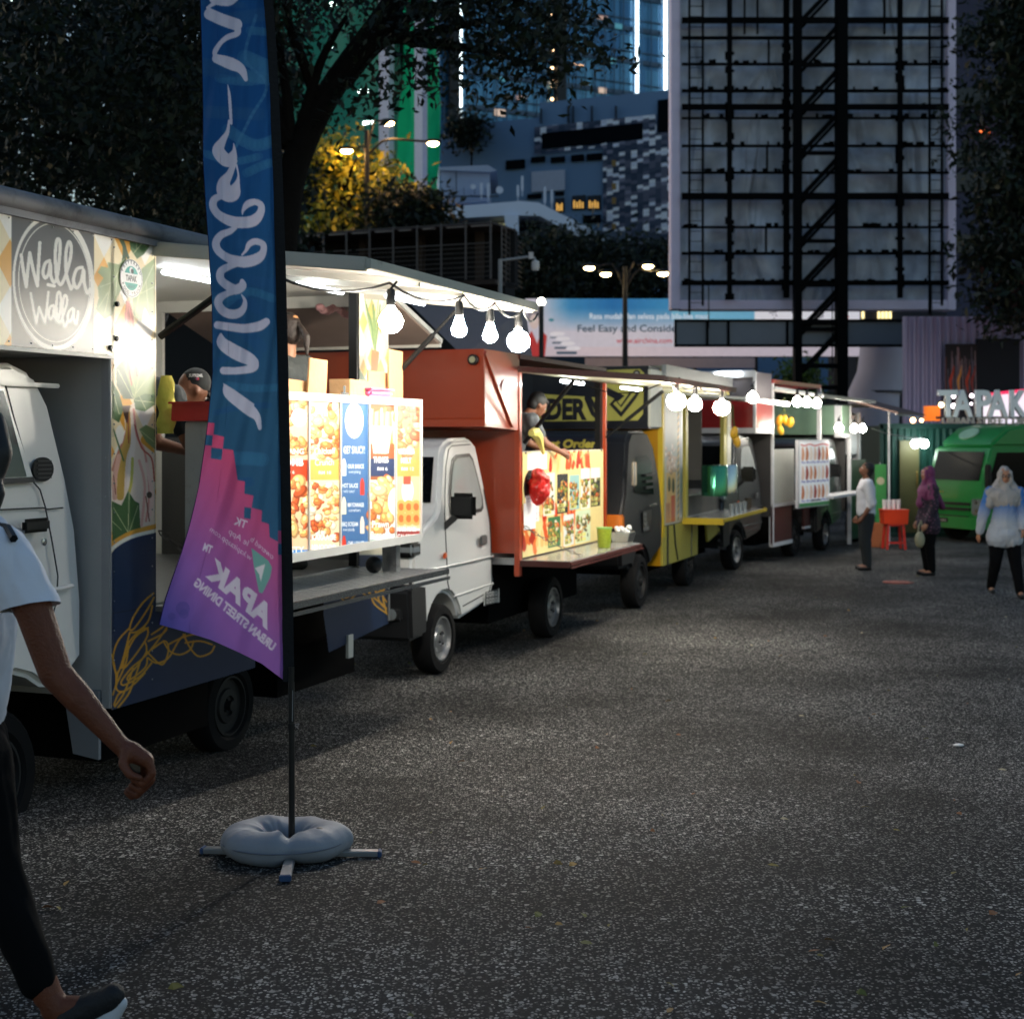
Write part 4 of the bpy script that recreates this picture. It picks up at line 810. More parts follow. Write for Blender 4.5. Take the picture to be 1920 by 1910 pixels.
b = T1.mb(); b.box(-1.9, .02, -.02, .012, 2.285, 2.303); b.build('overcab_trim', wht, T1.t)
b = T1.mb(); b.box(.05, UE, WB, -.03, .98, 1.04); b.build('floor', alu, T1.t)
b = T1.mb(); b.box(.05, UE, WB-.03, WB, .98, 2.9); b.build('back_wall', wht, T1.t)
b = T1.mb(); b.box(0, UF, -.03, -.006, .6, 2.9); b.build('side_panel', wht, T1.t)
b = T1.mb(); b.box(UP+.05, UE, -.03, -.006, 1.04, 2.9); b.box(UP+.05, UE, -.03, -.006, .6, 1.04); b.build('rear_side_panel', wht, T1.t)
b = T1.mb(); b.box(UP, UP+.045, -.06, 0, 1.04, 2.9); b.box(UF-.012, UF, -.05, .004, 1.04, 2.9); b.build('opening_post', blackp, T1.t)
# rear wall with its big window
b = T1.mb(); b.box(UE-.04, UE, WB, -.03, 2.82, 2.9); b.box(UE-.04, UE, WB, WB+.09, .98, 2.82); b.build('rear_wall', wht, T1.t); b = T1.mb(); b.box(UE-.04, UE, WB+.09, -.03, 1.0, 1.9); b.build('rear_wall_low', M('rear_wall_shade', (64, 64, 62), .5, dirt=((110, 104, 90), 6, .6)), T1.t)  # lower rear wall panel, the dim interior put into its dark colour
b = T1.mb(); b.prism([(UE+.01, WB, 2.93), (4.13, WB, 2.64), (4.13, WB, 2.60), (UE+.01, WB, 2.89)], (0, -WB, 0)); b.build('rear_hatch', M('hatch_brown', (150, 128, 116), .6), T1.t)
b = T1.mb(); b.box(4.11, 4.16, WB, 0, 2.585, 2.65); b.bar((UE, 0, 2.92), (4.14, 0, 2.63), .035); b.build('rear_hatch_frame', wht, T1.t)
# awning
zo, wo, zh = 2.73, 1.214, 2.87
b = T1.mb(); b.prism([(UF, 0, zh), (UF, wo, zo), (UF, wo, zo+.03), (UF, 0, zh+.04)], (UP+.1-UF, 0, 0)); aw = b.build('awning', M('awning_white', (212, 210, 202), .5, var=.06, dirt=((150, 142, 128), 3, .6)), T1.t)
b = T1.mb(); b.bar((UF-.01, 0, zh+.0), (UF-.01, wo, zo+.01), .03, .07); b.bar((UP+.11, 0, zh), (UP+.11, wo, zo+.01), .03, .07); b.bar((UF-.02, wo+.01, zo+.012), (UP+.12, wo+.01, zo+.012), .03, .052); b.build('awning_frame', M('frame_offwhite', (186, 182, 168), .5, dirt=((110, 100, 84), 7, .58)), aw, bevel=.004)
for u in (1.0, 1.6, 2.2):
    b = T1.mb(); b.bar((u, .02, zh-.02), (u, wo, zo-.02), .03, .03); b.build('awning_rib', wht, aw)
for (u, w_, k) in ((.6, .25, 0), (1.35, .3, 1), (1.9, .6, 2)):
    strip(T1, u, w_, zh-.06-.1*w_, u+.55, w_, zh-.06-.1*w_, '', .014, 4 if k == 0 else 8)
for w_ in (-.5, -1.3): strip(T1, 1.2, w_, 2.86, 2.1, w_, 2.86, '', .014, 9)
for a, c, r_ in (((UF+.02, .02, 2.42), (UF+.04, .62, 2.79), .013), ((UF+.02, .02, 2.42), (UF+.035, .38, 2.64), .02), ((UP+.03, .01, 2.05), (UP+.0, .75, 2.76), .011), ((UP+.03, .2, 2.24), (UP+.01, .55, 2.57), .019)):
    b = T1.mb(); b.tube([a, c], r_, 8); b.build('gas_strut', blackp, T1.t, smooth=True)
# fold down shelf
b = T1.mb(); b.prism([(UF, -.02, 1.005), (UF, .6, 1.005), (UF, .6, 1.03), (UF, -.02, 1.03)], (2.8-UF, 0, 0)); SHB = b
def tread():
    b = SHB
    for i in range(48):
        for j in range(12):
            u, w_ = UF+.03+i*.05, .01+j*.05
            a = .35 if (i+j) % 2 else -.35; c, d = math.cos(a)*.02, math.sin(a)*.02
            b.prism([(u+.025-c, w_+.025-d-.004, 1.031), (u+.025+c, w_+.025+d-.004, 1.031), (u+.025+c, w_+.025+d+.004, 1.031), (u+.025-c, w_+.025-d+.004, 1.031)], (0, 0, .003))
    return b.build('fold_down_shelf', alu, T1.t)
sh = tread()
b = T1.mb(); b.bar((UF, .612, 1.018), (2.82, .612, 1.018), .022, .035); b.bar((UF, .62, .975), (2.82, .62, .975), .018, .02); b.build('shelf_edge', chrome, sh)
# lower skirt pieces come with the artwork sheets; arch, wheels and flap
b = T1.mb(); b.box(.1, UE, WB+.2, -.25, .55, .98); b.box(.2, 1.2, WB+.3, -.2, .25, .56); b.box(2.0, UE-.1, WB+.3, -.2, .27, .56); b.box(1.2, 2.0, WB+.4, -.5, .2, .56); b.build('chassis', M('chassis_black', (7, 7, 8), .9, spec=.05), T1.t)  # chassis, plus low boxes added to keep light out underneath
wheel(T1, 1.62, -.3, .28, rimmat=M('rim_dark', (30, 30, 31), .6, .3)); wheel(T1, 1.62, WB+.3, .3)
b = T1.mb(); b.prism([(-.03, -.26, .66), (-.03, -.05, .66), (-.03, -.05, .62-.3), (-.03, -.2, .34)], (.02, 0, 0)); b.build('mud_flap', M('flap_grey', (120, 124, 130), .6), T1.t)
b = T1.mb(); b.box(2.55, 2.62, .0, .02, .45, .6); b.build('prop_foot', wht, T1.t)
b = T1.mb(); chain(b, (UF+.02, .01, 1.42), (UF+.35, .58, 1.05), .05, .004); b.build('shelf_chain', M('chain_steel', (90, 88, 84), .4, .8), T1.t)

# --- artwork (drawn in photo pixels, laid onto the flat side)
def art():
    x0, y0, x1, y1 = -90, 330, 480, 1345; W_, H_ = 430, 760
    cv = Cv(x0, y0, x1, y1, W_, H_, (236, 218, 178), 2); rg = np.random.default_rng(9); pr = p1
    def D(u, z):      # (u,z) -> px
        q = pr.p(u, z); return (CX+F*q.x/q.y, HY-(q.z-CH)*F/q.y)
    # argyle
    du, dz_ = .17, .21
    for i in range(-9, 6):
        for j in range(-1, 15):
            u = i*du-.06; z = 2.88-j*dz_-(i % 2)*dz_
            c = (224, 160, 52) if j % 2 else (240, 236, 228)
            cv.poly([D(u-du/2, z), D(u, z+dz_/2), D(u+du/2, z), D(u, z-dz_/2)], c)
    # logo panel
    pan = [(21, 385), (175, 424), (175, 665), (21, 652)]
    def lg():
        h, w_ = cv.a.shape[:2]; cv.poly([(21, 380), (176, 380), (176, 670), (21, 670)], (70, 72, 76)); cv.noise(.0, 4)
    clipcv(cv, pan, lg)
    q = lambda pts, k=1: [((p[0]/4.775), 350+p[1]/4.775)+((p[2]/4.775*k,) if len(p) > 2 else ()) for p in pts]
    ink = (222, 220, 212)
    t = np.linspace(0, 2*math.pi, 60)
    cv.stroke(q([(470+352*math.cos(a), 862+585*math.sin(a)+.1*352*math.cos(a), 34+12*math.sin(a*1.5)) for a in t]), 7, ink, False)
    cv.stroke(q([(480+318*math.cos(a), 862+528*math.sin(a)+.1*318*math.cos(a), 9) for a in t]), 2, ink, False)
    w0 = 42
    for st in ([(185, 615), (205, 760), (230, 900)], [(230, 900), (245, 740), (262, 595)], [(262, 595), (295, 760), (330, 890)], [(330, 890), (340, 700), (352, 505)],
               [(440, 665), (400, 690), (380, 770), (400, 820), (430, 780), (445, 690), (450, 800), (480, 860), (510, 790), (530, 600), (530, 490), (505, 480), (490, 600), (500, 790), (535, 880), (580, 800), (625, 640), (630, 530), (608, 500), (585, 600), (588, 780), (630, 920)],
               [(630, 920), (660, 870)], [(730, 725), (680, 745), (652, 840), (680, 910), (720, 850), (742, 750), (748, 860), (775, 955), (800, 920)],
               [(425, 880), (480, 892)],
               [(270, 955), (295, 1100), (320, 1225)], [(320, 1225), (335, 1140), (345, 1080)], [(345, 1080), (370, 1150), (398, 1222)], [(398, 1222), (415, 1080), (428, 945)],
               [(475, 1065), (445, 1080), (430, 1140), (445, 1190), (470, 1150), (480, 1075), (485, 1160), (510, 1205), (530, 1130), (540, 1020), (530, 950), (510, 960), (500, 1050), (505, 1150), (530, 1220), (565, 1140), (592, 1050), (592, 990), (570, 980), (555, 1080), (555, 1180), (575, 1255), (600, 1200)],
               [(645, 1090), (612, 1120), (600, 1180), (620, 1210), (645, 1160), (655, 1100), (655, 1180), (675, 1230), (690, 1160), (692, 1120)]):
        big = st[0][1] < 950; cv.stroke(q([(x, y) for x, y in st]), (30 if big else 24)/4.775, ink)
    # leaves, chillies, onion   (crop coordinates: px = x/4.775, py = 350|650 + y/4.775)
    g1, g2, g3, vein = (128, 148, 98), (70, 104, 62), (52, 80, 52), (196, 200, 158)
    A = lambda pts: [(x/4.775, 350+y/4.775) for x, y in pts]; Bq = lambda pts: [(x/4.775, 650+y/4.775) for x, y in pts]
    def leaf(pts, c, veins, off=A):
        cv.poly(off(pts), c)
        for v in veins: cv.stroke(off(v), 1.3, vein, False)
    leaf([(1150, 420), (1320, 460), (1330, 540), (1280, 610), (1220, 650), (1160, 560)], g2, [[(1300, 470), (1190, 600)], [(1220, 440), (1215, 560)]])
    cv.stroke(A([(1030, 400), (1080, 480), (1110, 560), (1100, 680)]), 7, g3); cv.stroke(A([(1090, 480), (1140, 640)]), 5, g3)
    leaf([(960, 680), (1060, 700), (1110, 640), (1120, 760), (1090, 900), (1040, 1000), (1000, 1150), (930, 1190), (850, 1100), (880, 1000), (870, 900), (920, 820), (870, 770), (900, 715), (960, 730)], g1, [[(1080, 720), (980, 900), (930, 1150)], [(1000, 860), (890, 900)], [(1040, 800), (1030, 980)], [(960, 950), (880, 1080)]])
    leaf([(1380, 640), (1260, 740), (1230, 900), (1180, 1010), (1190, 1150), (1260, 1210), (1290, 1080), (1340, 1190), (1380, 1130)], g1, [[(1370, 700), (1230, 1000), (1210, 1180)], [(1250, 960), (1370, 900)], [(1300, 850), (1320, 1100)]])
    for k, c in ((0, g1),): pass
    leaf([(1090, 1560), (1190, 1500), (1280, 1420), (1350, 1480), (1380, 1600), (1380, 1890), (1200, 1900), (1100, 1800), (1030, 1680)], g1, [[(1200, 1880), (1290, 1440)], [(1210, 1850), (1370, 1640)], [(1190, 1870), (1050, 1660)], [(1200, 1800), (1140, 1560)]])
    leaf([(1030, 1620), (1090, 1560), (1190, 1900), (1100, 1900), (1040, 1780)], g3, [[(1050, 1640), (1180, 1890)]])
    leaf([(995, 300), (1060, 420), (1100, 560), (1060, 680), (995, 640)], g2, [[(1000, 380), (1060, 600)]], Bq)
    leaf([(1190, 470), (1290, 420), (1380, 430), (1380, 520), (1290, 580), (1200, 560)], g2, [[(1200, 480), (1370, 500)], [(1240, 440), (1300, 560)]], Bq)
    cv.stroke(A([(1140, 1040, 34), (1130, 1200, 44), (1125, 1400, 44), (1145, 1600, 30), (1175, 1780, 6)]), 0, (180, 62, 48)) if 0 else None
    for pts in ([(1140, 1040, 8), (1132, 1200, 10), (1125, 1400, 10), (1140, 1600, 7), (1175, 1780, 1.5)], [(1150, 1060, 6), (1175, 1200, 7), (1190, 1400, 6.5), (1200, 1560, 5), (1222, 1700, 1.5)]):
        cv.stroke([(x/4.775, 350+y/4.775, w_) for x, y, w_ in pts], 8, (176, 58, 44)); cv.stroke([(x/4.775-1.2, 350+y/4.775, w_*.25) for x, y, w_ in pts], 2, (222, 120, 100))
    # onion
    cv.poly(Bq([(1100, 560), (1200, 500), (1210, 700), (1260, 860), (1380, 960), (1380, 1600), (1250, 1620), (1000, 1400), (1000, 1020), (1120, 820), (1110, 680)]), (232, 214, 198))
    for pts, c, w_ in (([(1140, 560), (1130, 760), (1060, 940), (1005, 1100)], (190, 120, 100), 6), ([(1150, 560), (1150, 800), (1090, 1000), (1070, 1340)], (196, 158, 78), 14), ([(1180, 560), (1190, 800), (1170, 1000), (1150, 1250)], (240, 226, 214), 10), ([(1190, 560), (1220, 800), (1290, 950), (1330, 1300), (1300, 1560)], (214, 150, 140), 4), ([(1200, 700), (1260, 900), (1350, 1000), (1375, 1200)], (180, 84, 70), 3), ([(1240, 1020), (1290, 1250), (1260, 1600)], (224, 172, 160), 5), ([(1180, 1000), (1170, 1200), (1150, 1300)], (196, 190, 90), 5), ([(1060, 980), (1020, 1180), (1020, 1350)], (214, 168, 154), 9), ([(1310, 1050), (1350, 1300), (1340, 1500)], (235, 205, 195), 7), ([(1140, 620), (1145, 860)], (140, 70, 55), 2.5), ([(1010, 1150), (1030, 1320)], (120, 50, 40), 1.5), ([(1300, 1340), (1330, 1560)], (130, 60, 48), 2)):
        cv.stroke(Bq(pts), w_, c)
    cv.poly(Bq([(1085, 530), (1160, 530), (1145, 600), (1130, 690), (1105, 620)]), (60, 40, 30))
    cv.ell(*Bq([(1330, 1325)])[0], 5, 6, (50, 36, 28)); cv.ell(*Bq([(1065, 790)])[0], 8, 18, (238, 234, 224)); cv.stroke(Bq([(1100, 1020), (1010, 740)]), 3, g2)
    leaf([(1240, 740), (1300, 700), (1380, 740), (1380, 920), (1300, 850)], g1, [[(1250, 750), (1370, 850)]], Bq)
    leaf([(995, 1380), (1080, 1420), (1140, 1290), (1200, 1380), (1240, 1400), (1250, 1620), (1160, 1680), (1000, 1740)], g2, [[(1140, 1660), (1010, 1440)], [(1140, 1660), (1150, 1300)], [(1150, 1660), (1230, 1420)], [(1080, 1640), (1000, 1560)]], Bq)
    # navy lower part with swoosh
    cv.poly(Bq([(990, 1850), (1050, 1770), (1200, 1680), (1390, 1620), (2300, 1500), (2300, 3400), (990, 3400)]), (24, 46, 78))
    cv.stroke(Bq([(985, 1775), (1080, 1710), (1200, 1655), (1390, 1605)]), 8.5, (224, 164, 62)); cv.stroke(Bq([(985, 1815), (1080, 1745), (1200, 1690), (1390, 1645)]), 7, (236, 232, 222))
    cv.stroke([(209, 1149), (290, 1136)], 1.2, (8, 12, 20), False)
    # noodle swirls
    org = (206, 148, 40); Cq = lambda pts: [(x/3.183, 1000+y/3.183) for x, y in pts]
    for pts in ([(912, 355), (850, 410), (790, 500), (770, 570), (800, 560), (870, 460), (915, 380)], [(905, 430), (880, 520), (820, 580), (770, 590)], [(770, 560), (700, 640), (670, 740), (690, 830), (720, 780), (770, 590)],
                [(880, 560), (800, 620), (740, 740), (735, 800), (790, 740), (860, 640), (880, 580), (850, 565), (770, 640), (730, 750), (720, 800)], [(860, 640), (870, 700), (820, 780), (760, 850), (770, 870), (860, 800), (875, 740)],
                [(990, 560), (920, 660), (850, 740), (780, 800), (720, 880), (740, 900), (830, 850), (900, 770)], [(665, 720), (690, 860), (680, 930)], [(760, 640), (750, 760), (690, 900), (670, 960)], [(700, 820), (690, 920), (730, 940), (790, 900), (860, 830)],
                [(790, 800), (740, 940), (680, 1030)], [(830, 770), (770, 940), (700, 1035)], [(730, 940), (700, 960), (675, 1020)], [(870, 700), (960, 780), (1000, 700), (980, 640), (900, 690)], [(880, 740), (930, 770), (1000, 740), (1060, 640), (1100, 600)],
                [(970, 640), (1010, 700), (1070, 720), (1130, 690), (1150, 640)], [(1090, 600), (1130, 680), (1180, 730), (1250, 710), (1275, 670)], [(1000, 660), (1080, 620), (1160, 600), (1240, 620)], [(1100, 650), (1190, 640), (1260, 660)], [(900, 600), (960, 560), (1000, 520)], [(880, 640), (960, 600), (990, 570)]):
        cv.stroke(Cq(pts), 3.4, org)
    img = cv.get(); H, W = img.shape[:2]; X, Y = np.meshgrid(np.linspace(x0, x1, W), np.linspace(y0, y1, H))
    top = 426+.2206*(X-176)-2; up = (Y > top) & (Y < 646+.0918*X) & (X <= 208); side = (X >= 207) & (X <= 290) & (Y > top) & (Y < 1327-.295*(X-217)); sk = (X > 289) & (Y > 1137-.155*(X-290)) & (Y < 1327-.295*(X-217)) & (X < 477-np.maximum(0, 1180-Y)*.05)
    T1.sheet('side_artwork', img, p1.img_fn(x0, y0, x1, y1, .004), MP('truck_print', .35, spec=.5), keep=(up | side | sk))
art()
def art2():
    x0, y0, x1, y1 = 600, 500, 735, 1240; cv = Cv(x0, y0, x1, y1, 120, 520, (232, 222, 196), 2)
    for i in range(4):
        for j in range(5): cx_, cy = 680+i*16, 560+j*45+(22 if i % 2 else 0); cv.poly([(cx_-8, cy), (cx_, cy-22), (cx_+8, cy), (cx_, cy+22)], (228, 190, 110) if (i+j) % 2 else (238, 232, 222))
    cv.poly([(695, 655), (710, 660), (706, 700), (700, 745), (694, 700)], (222, 120, 70))
    for k in range(12): cv.stroke([(702, 660), (702+(k-6)*1.5, 620-k % 3*8), (702+(k-6)*3.2, 560+k % 4*12)], 2.6, (112, 140, 84) if k % 2 else (150, 168, 110))
    cv.poly([(672, 690), (690, 720), (692, 760), (675, 750)], (90, 120, 80))
    cv.rect(600, 1040, 735, 1240, (22, 46, 80))
    for pts in ([(640, 1110), (648, 1120), (665, 1108), (672, 1102)], [(637, 1118), (650, 1128), (668, 1112), (690, 1100)], [(672, 1104), (690, 1118), (710, 1108)], [(690, 1100), (700, 1130), (722, 1148)], [(700, 1098), (712, 1130), (724, 1140)], [(710, 1098), (718, 1120), (725, 1128)], [(680, 1100), (700, 1120), (720, 1135)], [(722, 1098), (716, 1115), (724, 1150)], [(700, 1100), (708, 1118), (720, 1100)]): cv.stroke(pts, 3.2, (206, 152, 48))
    img = cv.get(); H, W = img.shape[:2]; X, Y = np.meshgrid(np.linspace(x0, x1, W), np.linspace(y0, y1, H))
    lo = (X > 605+np.maximum(0, Y-1150)*.14) & (Y > 1085) & (Y < 1222-.49*(X-615)) & (X < 726); hi = (X > 672) & (X < 727) & (Y < 1085)
    o = T1.sheet('rear_artwork', img, p1.img_fn(x0, y0, x1, y1, .004), MP('truck_print', .35), keep=lo | hi)
art2()
b = T1.mb(); u_, _ = T1.uz(725, 1100, 0); b.box(u_-.0, u_+.03, -.02, .012, .62, .99); b.build('skirt_edge', alu, T1.t)
b = T1.mb()
for k in range(16):
    for u_ in (.02, UF-.03): b.ball((u_, .006, .66+k*.145), .0045, 6)
for k in range(13): b.ball((-1.8+k*.15, .006, 2.325), .0045, 6); b.ball((-1.8+k*.15, .006, 2.87), .0045, 6)
for k in range(12): b.ball((-.016, -.02, .66+k*.19), .004, 6)
tag(b.build('rivets', alu, T1.t, smooth=True), kind='stuff')
# round sticker
S_ = Plane((T1.W(0, .008, 0).x, T1.W(0, .008, 0).y), (T1.W(1, .008, 0).x, T1.W(1, .008, 0).y))
cv = Cv(0, 0, 100, 100, 110, 110, (240, 240, 238), 2); cv.ell(50, 50, 46, 46, (60, 70, 80)); cv.ell(50, 50, 44, 44, (238, 238, 236)); cv.ell(50, 50, 30, 30, (60, 160, 150)); cv.rect(18, 38, 82, 62, (238, 238, 236)); cv.text('TAPAK', 27, 57, 20, (25, 28, 34), bold=.03, fit=46); cv.ell(50, 30, 8, 8, (238, 238, 236)); cv.ell(54, 32, 6, 6, (20, 30, 40)); cv.text('2016/17', 36, 74, 9, (20, 40, 50), fit=28)
for i, ch in enumerate('PREFERRED'): a = math.radians(-155+i*130/8); cv.text(ch, 50+37*math.cos(a)-3*math.cos(a+1.57), 50+37*math.sin(a)-3*math.sin(a+1.57), 11, (40, 44, 52), (-math.sin(a), math.cos(a)), (math.cos(a), math.sin(a)), bold=.02)
for i, ch in enumerate('FOOD TRUCK'):
    if ch != ' ': a = math.radians(155-i*130/9); cv.text(ch, 50+42*math.cos(a)+3*math.cos(a+1.57), 50+42*math.sin(a)+3*math.sin(a+1.57), 11, (40, 44, 52), (math.sin(a), -math.cos(a)), (-math.cos(a), -math.sin(a)), bold=.02)
cu, cz_ = T1.uz(246, 522, .008); img = cv.get(); X, Y = np.meshgrid(np.linspace(0, 100, 110), np.linspace(0, 100, 110))
T1.sheet('round_sticker', img, T1.fn(cu-.1, cu+.1, cz_+.1, cz_-.1, .009), MP('sticker_print', .3), keep=(X-50)**2+(Y-50)**2 < 48**2)
for x, y in ((217, 570), (216, 635), (204, 652)):
    u_, z_ = T1.uz(x, y, 0); b = T1.mb(); b.lathe([(.013, 0.004), (.013, .014), (.008, .018)], (u_, 0, z_), 'y', 10); b.build('latch_knob', blackp, T1.t)
# cab (only its rear part is in the picture)
cabw = M('cab_ivory', (232, 230, 224), .35, var=.04, coat=.3, dirt=((150, 146, 138), 4, .64)); wc = -.14
prof = [(-1.95, .55), (-2.0, 1.2), (-1.5, 1.85), (-1.35, 2.2), (-.42, 2.25), (-.26, 2.2), (-.17, 2.06), (-.08, 1.7), (-.04, 1.45), (-.03, 1.1), (-.03, .82), (-.2, .70)]+loop(-.62, .34, .48, 52, 160, 8)+[(-1.6, .5)]
b = side_prism(T1, prof, wc, WB+.1, .1, 1.2); b.build('cab', cabw, T1.t, smooth=True, bevel=.03, seg=3)
fz = lambda z: wc-.1*max(0, z-1.2)+.004
b = T1.mb(); b.bar((-1.3, fz(2.14)+.012, 2.15), (-.13, fz(2.14)+.012, 2.15), .04, .022); b.build('rain_rail', cabw, T1.t, bevel=.005)
w_ = [(-1.5, 1.55), (-1.3, 2.0), (-.72, 2.02), (-.6, 1.9), (-.5, 1.55), (-.53, 1.5)]
def px_poly(T, pts, w, name, mat, th=.006, parent=None, lean=None):
    b = T.mb(); q = [T.uz(x, y, w) for x, y in pts]; f = lean or (lambda z: w)
    b.add([(u, f(z), z) for u, z in q]+[(u, f(z)+th, z) for u, z in q], [tuple(range(len(q))), tuple(range(len(q), 2*len(q)))[::-1]]+[(i, (i+1) % len(q), len(q)+(i+1) % len(q), len(q)+i) for i in range(len(q))])
    return b.build(name, mat, parent or T.t)
px_poly(T1, [(-90, 715), (32, 719), (42, 770), (73, 893), (72, 902), (-90, 915)], wc, 'window_frame', cabw, .012, lean=fz)
px_poly(T1, [(-90, 728), (30, 732), (38, 770), (60, 893), (-90, 900)], wc, 'window_glass', M('green_glass', (24, 34, 34), .12, spec=.9), .018, lean=fz)
px_poly(T1, [(-90, 903), (72, 894), (73, 904), (-90, 915)], wc, 'window_sill', M('sill_grey', (58, 58, 56), .6), .024, lean=fz)
u_, z_ = T1.uz(94, 880, wc)
b = T1.mb(); t = np.linspace(0, 2*math.pi, 25)[:-1]; b.prism([(u_+.075*math.cos(a), fz(z_)-.0, z_+.058*math.sin(a)-.0) for a in t], (0, .014, 0)); ve = b.build('oval_vent', M('vent_black', (18, 18, 19), .5), T1.t)
b = T1.mb()
for k in range(-2, 3): b.bar((u_-.05, fz(z_)+.018, z_+k*.02), (u_+.05, fz(z_)+.018, z_+k*.02), .006, .006)
b.build('vent_slat', M('slat_grey', (70, 70, 70), .5), ve)
u_, z_ = T1.uz(64, 985, wc); b = T1.mb(); b.box(u_-.1, u_+.09, wc, wc+.03, z_-.032, z_+.034); b.build('door_handle', M('handle_black', (34, 32, 31), .4), T1.t, bevel=.02, smooth=True)
u_, z_ = T1.uz(81, 1016, wc); b = T1.mb(); b.lathe([(.018, wc), (.018, wc+.008), (.006, wc+.01)], (u_, 0, z_), 'y', 14); b.build('door_lock', chrome, T1.t)
b = T1.mb()
for pts in ([(40, 722), (50, 780), (74, 900), (88, 918), (95, 950), (102, 1010), (108, 1080), (104, 1130), (96, 1155), (88, 1165)], [(8, 956), (92, 952), (100, 955), (128, 952)]):
    q = [T1.uz(x, y, wc) for x, y in pts]; b.tube([(u, fz(z)+.001, z) for u, z in q], .004, 5)
b.build('door_seam', M('seam_dark', (60, 60, 58), .8), T1.t)
b = T1.mb(); q = [T1.uz(x, y, wc) for x, y in ((-60, 1112), (110, 1104), (135, 1098))]; b.tube([(u, wc+.003, z) for u, z in q], .013, 6); b.build('crease', cabw, T1.t, smooth=True)
wheel(T1, -.62, wc-.06, .33, rimmat=M('rim_dark', (58, 58, 60), .5, .6))
# menu lightbox on the shelf
LB = thing('menu_lightbox', 'backlit five panel fried food menu board standing on the metal shelf', 'menu board', T1.O, T1.t.rotation_euler.z)
wm_, za, zb_ = .43, 1.215, 2.15; ul, ur = .62, T1.uz(789, 900, wm_)[0]
b = T1.mb(); b.box(ul, ur, wm_-.16, wm_-.02, za, zb_); b.build('casing', M('casing_grey', (176, 176, 172), .45), LB)
b = T1.mb(); b.box(ul, ur, wm_-.02, wm_+.012, zb_-.045, zb_); b.box(ul, ur, wm_-.02, wm_+.012, za, za+.05); b.box(ur-.02, ur+.002, wm_-.02, wm_+.012, za+.05, zb_-.045)
ub = [T1.uz(x, 900, wm_)[0] for x in (578, 637, 691, 741)]
for u_ in ub: b.box(u_-.008, u_+.008, wm_-.02, wm_+.01, za+.05, zb_-.045)
b.build('frame', M('frame_white', (215, 215, 212), .4, .2), LB)
for u_ in (ul+.1, ur-.3): b = T1.mb(); b.box(u_, u_+.06, wm_-.14, wm_-.04, 1.036, za); b.build('foot', alu, LB)
